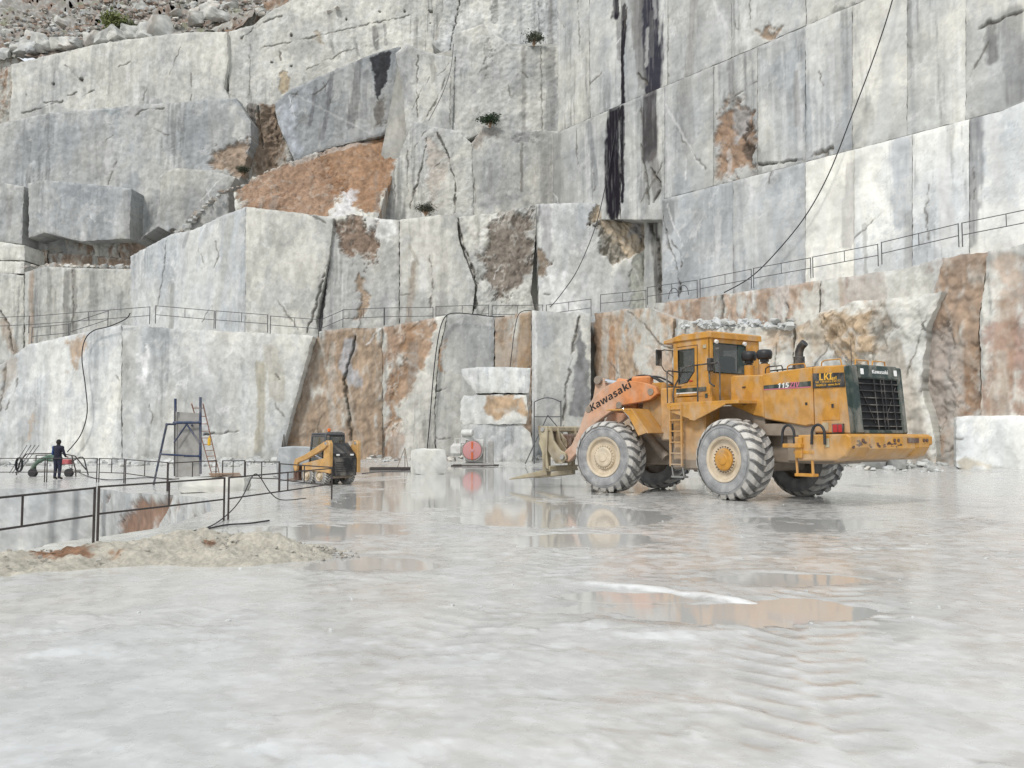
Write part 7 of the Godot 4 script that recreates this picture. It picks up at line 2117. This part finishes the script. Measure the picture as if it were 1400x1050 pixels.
# ------------------------------------------------------------------ green drilling machine beside the worker
func build_green_machine() -> void:
	var o := ground_at(70, 651)
	var t := thing("drilling_machine", "small green drilling machine with hoses behind the railing", "drilling machine", o)
	var b := MB.new()
	var arc: Array = []
	for q in [[-27, 5], [-25, 12], [-20, 19], [-12, 24], [-4, 27], [6, 27]]:
		arc.append(Vector3(q[0] * 0.033, q[1] * 0.033, 0.1))
	b.tube(smooth_path(arc, 3), 0.10, 8)
	part("arm", b, M.machine_green, t)
	b = MB.new()
	b.box(Vector3(-0.2, 0.70, -0.3), Vector3(0.35, 1.02, 0.2), 0.05)
	part("engine_cover", b, M.machine_green, t)
	b = MB.new()
	b.box(Vector3(0.42, 0.55, -0.25), Vector3(0.92, 0.80, 0.2), 0.04)
	part("red_tank", b, M.red, t)
	b = MB.new()
	b.box(Vector3(-0.9, 0.18, -0.35), Vector3(1.25, 0.30, 0.3), 0.04)
	part("base", b, M.dull_grey, t)
	for x in [-0.7, 1.0]:
		b = MB.new()
		b.cyl(Vector3(x, 0.17, 0.2), Vector3(x, 0.17, 0.42), 0.20, 16, 0.03)
		part("wheel", b, M.rubber, t)
	b = MB.new()
	b.tube([Vector3(-1.6, 0.05, 0.1), Vector3(-1.45, 0.75, 0.05), Vector3(-1.2, 1.05, 0), Vector3(0.4, 1.08, 0), Vector3(1.1, 0.95, 0), Vector3(1.7, 0.3, 0.1)], 0.03, 6)
	b.tube([Vector3(1.0, 0.95, 0.1), Vector3(1.25, 0.3, 0.2), Vector3(1.3, -0.05, 0.25)], 0.03, 6)
	b.tube([Vector3(-0.75, 0.3, 0), Vector3(-0.75, 0.98, 0), Vector3(-0.2, 1.0, 0)], 0.03, 6)
	part("pipe_frame", b, M.pipe, t)
	b = MB.new()
	for k in 4:
		var ring: Array = []
		for e in 15:
			var a := TAU * e / 14
			ring.append(Vector3(-1.42 + cos(a) * 0.15, 0.55 + sin(a) * 0.33, 0.15 + k * 0.04))
		b.tube(ring, 0.025, 6)
	part("hose_coil", b, M.hose, t)
	b = MB.new()
	b.tube(smooth_path([Vector3(1.0, 0.7, 0.1), Vector3(1.5, 0.9, 0.1), Vector3(1.75, 0.4, 0.2), Vector3(1.9, 0.05, 0.3)], 5), 0.03, 6)
	part("hose", b, M.hose, t)
	# steel bars leaning on the pale block
	for k in 4:
		var f := ground_at(13 + k * 4, 647)
		b = MB.new()
		b.tube([f, f + Vector3(0.35 + 0.06 * k, 1.45, -0.9)], 0.02, 5)
		tag(part("leaning_rod", b, M.pipe_grey, self), ["leftmost thin rod leaning at the far left by the machine", "second thin rod leaning at the far left by the machine", "third thin rod leaning at the far left by the machine", "thin rod leaning nearest to the green machine's hose coil"][k], "steel rod", "rods leaning by the drilling machine")

# ------------------------------------------------------------------ little skid loader
func build_skid() -> void:
	var th := deg_to_rad(40.0)
	var o := floor_point(459, 29.6)
	var L := thing("skid_loader", "little orange skid loader with a dark cab, seen from behind", "skid loader", o, PI - th)
	for x in [0.0, 0.70]:
		make_wheel(L, Transform3D(Basis(), Vector3(x, 0.31, -0.52)), false, 20.0 + x, 0.33, 0.26)
		make_wheel(L, Transform3D(Basis(Vector3.UP, PI), Vector3(x, 0.31, 0.52)), false, 25.0 + x, 0.33, 0.26)
	var O: Material = M.skid_orange
	var b := MB.new()
	b.box(Vector3(-0.42, 0.22, -0.38), Vector3(1.05, 0.62, 0.38), 0.03)
	part("chassis", b, M.dusty, L)
	b = MB.new()
	b.prism([Vector2(-0.50, 0.42), Vector2(-0.50, 1.06), Vector2(-0.40, 1.12), Vector2(-0.1, 1.42), Vector2(0.1, 1.42), Vector2(0.1, 0.42)], -0.50, 0.50, 0.03)
	part("engine_hood", b, M.black, L)
	b = MB.new()
	b.box(Vector3(-0.54, 0.36, -0.50), Vector3(-0.49, 0.94, 0.50), 0.02)
	b.box(Vector3(-0.55, 0.30, -0.50), Vector3(-0.40, 0.40, 0.50), 0.02)
	var rd := part("rear_door", b, M.black, L)
	for k in 6:
		b = MB.new()
		b.box(Vector3(-0.555, 0.45 + k * 0.06, -0.38), Vector3(-0.535, 0.475 + k * 0.06, 0.38), 0.004)
		part("slat", b, M.rubber, rd)
	for z in [-0.3, 0.3]:
		b = MB.new()
		b.box(Vector3(-0.56, 0.98, z - 0.06), Vector3(-0.50, 1.04, z + 0.06), 0.01)
		part("lamp", b, M.lamp_white, rd)
	for s in [-1.0, 1.0]:
		var z: float = s * 0.60
		b = MB.new()
		b.prism([Vector2(-0.55, 0.40), Vector2(-0.55, 1.40), Vector2(-0.48, 1.50), Vector2(-0.34, 1.50), Vector2(-0.24, 1.36), Vector2(-0.22, 0.90), Vector2(0.95, 0.70), Vector2(0.95, 0.48), Vector2(-0.1, 0.44)], z - 0.08, z + 0.08, 0.02)
		part("tower", b, O, L)
		b = MB.new()
		b.prism([Vector2(-0.50, 1.34), Vector2(-0.46, 1.46), Vector2(-0.34, 1.46), Vector2(0.75, 1.0), Vector2(1.28, 0.85), Vector2(1.36, 0.60), Vector2(1.26, 0.42), Vector2(1.15, 0.5), Vector2(1.12, 0.72), Vector2(0.6, 0.86), Vector2(-0.34, 1.22)], z - 0.055 + s * 0.09, z + 0.055 + s * 0.09, 0.015)
		part("lift_arm", b, O, L)
		b = MB.new()
		b.cyl(Vector3(-0.42, 1.40, z - s * 0.1), Vector3(-0.42, 1.40, z + s * 0.16), 0.055, 12)
		part("pin", b, M.dull_grey, L)
		b = MB.new()
		b.cyl(Vector3(-0.3, 0.75, z - s * 0.1), Vector3(0.5, 0.98, z - s * 0.1), 0.045, 10)
		part("cylinder", b, M.chrome, L)
		b = MB.new()
		b.box(Vector3(-0.2, 0.92, z + s * 0.083 - 0.004), Vector3(0.12, 1.06, z + s * 0.083 + 0.004), 0.0)
	b = MB.new()
	for z in [-0.42, 0.36]:
		b.prism([Vector2(0.0, 0.6), Vector2(-0.02, 1.66), Vector2(0.05, 1.74), Vector2(0.72, 1.74), Vector2(0.80, 1.66), Vector2(0.95, 0.6), Vector2(0.87, 0.6), Vector2(0.74, 1.62), Vector2(0.07, 1.62), Vector2(0.08, 0.6)], z, z + 0.06, 0.012)
	b.box(Vector3(-0.02, 1.66, -0.42), Vector3(0.80, 1.76, 0.42), 0.03)
	b.box(Vector3(-0.01, 0.6, -0.40), Vector3(0.04, 1.12, 0.40), 0.01)
	part("cab_frame", b, M.pipe_grey, L)
	b = MB.new()
	b.box(Vector3(0.0, 1.12, -0.36), Vector3(0.012, 1.64, 0.36), 0.0)
	part("rear_pane", b, M.glass, L)
	for z in [-0.40, 0.39]:
		b = MB.new()
		b.prism([Vector2(0.09, 0.7), Vector2(0.09, 1.62), Vector2(0.74, 1.62), Vector2(0.86, 0.7)], z, z + 0.01, 0.001)
		part("side_mesh", b, M.glass, L)
	b = MB.new()
	b.box(Vector3(0.15, 0.62, -0.25), Vector3(0.5, 0.85, 0.25), 0.04)
	b.box(Vector3(0.1, 0.85, -0.24), Vector3(0.22, 1.35, 0.24), 0.04)
	part("seat", b, M.rubber, L)
	b = MB.new()
	b.cyl(Vector3(0.12, 1.76, -0.18), Vector3(0.12, 1.79, -0.18), 0.06, 14, 0.004)
	var bb := part("beacon_foot", b, M.black, L)
	b = MB.new()
	b.cyl(Vector3(0.12, 1.79, -0.18), Vector3(0.12, 1.91, -0.18), 0.055, 16, 0.02)
	part("beacon", b, M.beacon, bb)
	b = MB.new()
	b.box(Vector3(0.02, 1.76, 0.0), Vector3(0.5, 1.82, 0.36), 0.02)
	part("roof_box", b, M.dull_grey, L)
	b = MB.new()
	b.box(Vector3(1.18, 0.12, -0.66), Vector3(1.30, 0.62, 0.66), 0.02)
	b.prism([Vector2(1.3, 0.10), Vector2(1.3, 0.6), Vector2(1.42, 0.6), Vector2(1.42, 0.2), Vector2(1.9, 0.12), Vector2(1.9, 0.08)], -0.68, 0.68, 0.01)
	part("bucket", b, M.rust, L)

# ------------------------------------------------------------------ plants on the ledges
func shrub(label: String, at: Vector3, size: Vector3, seed_: int, col: Color, cat := "shrub") -> void:
	var rg := RandomNumberGenerator.new(); rg.seed = seed_
	var t := thing("shrub", label, cat, at)
	var st := MB.new(); var lf := MB.new()
	var twigs := 16
	for k in twigs:
		var a := rg.randf() * TAU
		var out := rg.randf_range(0.15, 1.0)
		var tip := Vector3(cos(a) * size.x * 0.5 * out, size.y * rg.randf_range(0.45, 1.0), sin(a) * size.z * 0.5 * out)
		var mid := tip * 0.5 + Vector3(0, size.y * 0.12, 0)
		st.tube([Vector3(0, -0.1, 0), mid, tip], 0.035, 5, 0.012)
		for e in 70:
			var f := rg.randf_range(0.35, 1.05)
			var p := mid.lerp(tip, clampf((f - 0.35) / 0.65, 0.0, 1.1)) + Vector3(rg.randfn(0, 0.14) * size.x, rg.randfn(0, 0.10) * size.y, rg.randfn(0, 0.14) * size.z)
			var r := rg.randf_range(0.05, 0.11) * size.y
			var d1 := Vector3(rg.randfn(0, 1), rg.randfn(0, 1), rg.randfn(0, 1)).normalized()
			var d2 := d1.cross(Vector3(rg.randfn(0, 1), rg.randfn(0, 1), rg.randfn(0, 1))).normalized()
			var nn := d1.cross(d2)
			lf.col = col * rg.randf_range(0.6, 1.5); lf.col.a = 1.0
			lf.tri(p - d1 * r, p + d2 * r * 0.45, p + d1 * r, nn, nn, nn)
			lf.tri(p - d1 * r, p + d1 * r, p - d2 * r * 0.45, nn, nn, nn)
	part("stems", st, M.plank, t)
	tag(part("foliage", lf, M.leaf, t), "", "", "", "stuff")

func build_plants() -> void:
	var g := plane(170, 84.5, 6); var j := plane(640, 76.8, 4); var k := plane(450, 84.0, 0); var b2 := pl_b2
	shrub("yellow green shrub on the rim above the left wall", on_plane(g, 156, 55, -1.5), Vector3(2.4, 3.0, 1.8), 1, Color(0.15, 0.17, 0.06))
	shrub("small dark shrub right of the yellow green one on the rim", on_plane(g, 172, 52, -1.4), Vector3(1.8, 1.6, 1.4), 2, Color(0.09, 0.10, 0.05))
	shrub("dark green plant on the ledge in the middle of the wall", on_plane(j, 670, 174, 0.3), Vector3(2.0, 1.3, 1.2), 3, Color(0.035, 0.06, 0.03))
	shrub("grey green tuft on the ledge beside the vertical grooves", on_plane(j, 730, 62, -0.2), Vector3(1.9, 1.2, 1.1), 4, Color(0.09, 0.10, 0.07))
	shrub("low dark tuft at the foot of the rusty recess", on_plane(plane(170, 81.0, 6), 333, 240, 1.0), Vector3(1.2, 0.8, 0.8), 6, Color(0.05, 0.06, 0.035))
	shrub("dark tuft on the middle bench under the pale panels", on_plane(b2, 582, 294, -0.6), Vector3(1.4, 0.9, 0.9), 7, Color(0.06, 0.065, 0.045))

# ------------------------------------------------------------------ the worker
func build_worker() -> void:
	var at := ground_at(78, 655.5)
	# joints in metres, facing away from the camera: x right, y up, z towards the camera
	var J := {"pelvis": Vector3(0, 0.92, 0), "belly": Vector3(0, 1.08, 0.0), "chest": Vector3(0, 1.30, -0.01), "neck": Vector3(0, 1.47, -0.02), "head": Vector3(0, 1.60, -0.03),
		"ls": Vector3(-0.19, 1.38, 0), "rs": Vector3(0.19, 1.38, 0), "le": Vector3(-0.27, 1.12, -0.04), "re": Vector3(0.27, 1.12, -0.04), "lw": Vector3(-0.17, 0.98, -0.26), "rw": Vector3(0.18, 0.99, -0.26),
		"lh": Vector3(-0.09, 0.90, 0), "rh": Vector3(0.09, 0.90, 0), "lk": Vector3(-0.10, 0.49, -0.02), "rk": Vector3(0.09, 0.49, -0.03), "la": Vector3(-0.11, 0.09, 0.02), "ra": Vector3(0.09, 0.09, 0.0), "lt": Vector3(-0.13, 0.045, -0.15), "rt": Vector3(0.11, 0.045, -0.16)}
	var bones := [["pelvis", "belly", 0.145, 0.15], ["belly", "chest", 0.15, 0.155], ["chest", "neck", 0.13, 0.06], ["ls", "rs", 0.085, 0.085], ["neck", "head", 0.055, 0.095], ["ls", "le", 0.07, 0.055], ["rs", "re", 0.07, 0.055], ["le", "lw", 0.055, 0.04], ["re", "rw", 0.055, 0.04],
		["lh", "lk", 0.105, 0.075], ["rh", "rk", 0.105, 0.075], ["lk", "la", 0.075, 0.055], ["rk", "ra", 0.075, 0.055], ["la", "lt", 0.05, 0.04], ["ra", "rt", 0.05, 0.04], ["lh", "rh", 0.12, 0.12]]
	var segs: Array = []
	for e in bones: segs.append([J[e[0]], J[e[1]], e[2], e[3]])
	# head shape: skull, nose, brim-less cap
	segs.append([Vector3(0, 1.625, -0.02), Vector3(0, 1.64, -0.035), 0.098, 0.10])
	segs.append([Vector3(0, 1.60, -0.125), Vector3(0, 1.585, -0.14), 0.014, 0.016])
	# hands: palm and five fingers each, curled round a hand lever
	for s in [-1.0, 1.0]:
		var w: Vector3 = J["lw"] if s < 0 else J["rw"]
		var palm := w + Vector3(0, -0.01, -0.07)
		segs.append([w, palm, 0.032, 0.036])
		for f in 4:
			var b0 := palm + Vector3((f - 1.5) * 0.021, 0.0, -0.025)
			var b1 := b0 + Vector3(0, -0.012, -0.035 - 0.006 * (1.5 - absf(f - 1.5)))
			var b2 := b1 + Vector3(0, -0.035, -0.01)
			segs.append([b0, b1, 0.0105, 0.010]); segs.append([b1, b2, 0.010, 0.009])
		segs.append([palm + Vector3(-s * 0.03, 0.0, 0.02), palm + Vector3(-s * 0.055, -0.015, -0.03), 0.012, 0.010])
	var mesh := sdf_mesh(segs, 0.0115, 0.022, func(p: Vector3) -> Color:
		if p.y > 1.635 + p.z * 0.15: return Color(0.012, 0.012, 0.015)          # knitted cap
		if p.y > 1.50 and p.z > -0.075: return Color(0.03, 0.022, 0.018)   # hair
		if p.y > 1.475: return Color(0.33, 0.19, 0.13)                         # skin
		if p.z < -0.275 and p.y > 0.85 and p.y < 1.05: return Color(0.33, 0.19, 0.13)
		if p.y > 0.90:
			if p.x < -0.175 and p.y > 1.02: return Color(0.03, 0.07, 0.19)     # blue sleeve
			return Color(0.016, 0.018, 0.032)
		if p.y < 0.11: return Color(0.03, 0.025, 0.022)
		return Color(0.020, 0.024, 0.045))
	var t := thing("person", "person in dark navy work clothes and a black cap standing with back turned", "person", at, -0.15)
	put("body", mesh, M.cloth, t)
	# the jacket hem and collar
	var b := MB.new()
	b.lathe(Vector3(0, 0.885, 0), Vector3.UP, [Vector2(0, 0.170), Vector2(0.0, 0.182), Vector2(0.05, 0.180), Vector2(0.06, 0.168)], 24, true)
	b.col = Color(0.018, 0.02, 0.034)
	for q in b.c.size(): b.c[q] = Color(0.018, 0.02, 0.034)
	for q in b.v.size(): b.v[q] = Vector3(b.v[q].x * 1.12, b.v[q].y, b.v[q].z * 0.92)
	part("jacket_hem", b, M.cloth, t)
	b = MB.new()
	b.lathe(Vector3(0, 1.45, -0.02), Vector3.UP, [Vector2(0, 0.085), Vector2(0.02, 0.088), Vector2(0.05, 0.076), Vector2(0.05, 0.066)], 20, true)
	for q in b.c.size(): b.c[q] = Color(0.018, 0.02, 0.034)
	part("collar", b, M.cloth, t)

# tapered capsules joined smoothly and meshed with surface nets
func sdf_mesh(segs: Array, cell: float, blend: float, paint: Callable) -> ArrayMesh:
	var grid := {}
	for s in segs:
		var a: Vector3 = s[0]; var b: Vector3 = s[1]
		var r: float = maxf(s[2], s[3])
		var pad := r + blend + cell * 2.0
		var lo := a.min(b) - Vector3.ONE * pad; var hi := a.max(b) + Vector3.ONE * pad
		var ab := b - a; var ll := maxf(ab.length_squared(), 1e-9)
		for z in range(floori(lo.z / cell), ceili(hi.z / cell) + 1):
			for y in range(floori(lo.y / cell), ceili(hi.y / cell) + 1):
				for x in range(floori(lo.x / cell), ceili(hi.x / cell) + 1):
					var p := Vector3(x, y, z) * cell
					var t := clampf((p - a).dot(ab) / ll, 0.0, 1.0)
					var d := p.distance_to(a + ab * t) - lerpf(s[2], s[3], t)
					if d > blend + cell * 2.0: continue
					var key := Vector3i(x, y, z)
					var old: float = grid.get(key, 1.0)
					var k := minf(blend, r * 0.7)
					var h := maxf(k - absf(old - d), 0.0) / k
					grid[key] = minf(old, d) - h * h * k * 0.25
	var idx := {}
	var P := PackedVector3Array(); var C := PackedColorArray(); var N := PackedVector3Array(); var I := PackedInt32Array()
	var corners := [Vector3i(0, 0, 0), Vector3i(1, 0, 0), Vector3i(0, 1, 0), Vector3i(1, 1, 0), Vector3i(0, 0, 1), Vector3i(1, 0, 1), Vector3i(0, 1, 1), Vector3i(1, 1, 1)]
	var edges := [[0, 1], [2, 3], [4, 5], [6, 7], [0, 2], [1, 3], [4, 6], [5, 7], [0, 4], [1, 5], [2, 6], [3, 7]]
	for key: Vector3i in grid:
		var vals: Array = []
		var neg := 0
		for c in corners:
			var v: float = grid.get(key + c, 1.0)
			vals.append(v)
			if v < 0: neg += 1
		if neg == 0 or neg == 8: continue
		var sum := Vector3(); var cnt := 0
		for e in edges:
			var va: float = vals[e[0]]; var vb: float = vals[e[1]]
			if (va < 0) != (vb < 0):
				sum += Vector3(corners[e[0]]).lerp(Vector3(corners[e[1]]), va / (va - vb)); cnt += 1
		var p := (Vector3(key) + sum / cnt) * cell
		idx[key] = P.size()
		P.append(p); C.append(paint.call(p)); N.append(Vector3.ZERO)
	var axes := [[Vector3i(1, 0, 0), Vector3i(0, 1, 0), Vector3i(0, 0, 1)], [Vector3i(0, 1, 0), Vector3i(0, 0, 1), Vector3i(1, 0, 0)], [Vector3i(0, 0, 1), Vector3i(1, 0, 0), Vector3i(0, 1, 0)]]
	for key: Vector3i in grid:
		var v0: float = grid[key]
		for ax in axes:
			var v1: float = grid.get(key + ax[0], 1.0)
			if (v0 < 0) == (v1 < 0): continue
			var q: Array = [key, key - ax[1], key - ax[1] - ax[2], key - ax[2]]
			if not (idx.has(q[0]) and idx.has(q[1]) and idx.has(q[2]) and idx.has(q[3])): continue
			var a: int = idx[q[0]]; var b: int = idx[q[1]]; var c: int = idx[q[2]]; var d: int = idx[q[3]]
			var g := (P[b] - P[a]).cross(P[c] - P[a])
			var out := Vector3(ax[0]) * (1.0 if v0 < 0 else -1.0)
			if g.dot(out) > 0.0:
				I.append_array(PackedInt32Array([a, c, b, a, d, c]))
			else:
				I.append_array(PackedInt32Array([a, b, c, a, c, d])); g = -g
			for e in [a, b, c, d]: N[e] += g.normalized()
	for k in N.size(): N[k] = N[k].normalized()
	var arr := []
	arr.resize(Mesh.ARRAY_MAX)
	arr[Mesh.ARRAY_VERTEX] = P; arr[Mesh.ARRAY_NORMAL] = N; arr[Mesh.ARRAY_COLOR] = C; arr[Mesh.ARRAY_INDEX] = I
	var me := ArrayMesh.new()
	me.add_surface_from_arrays(Mesh.PRIMITIVE_TRIANGLES, arr)
	return me
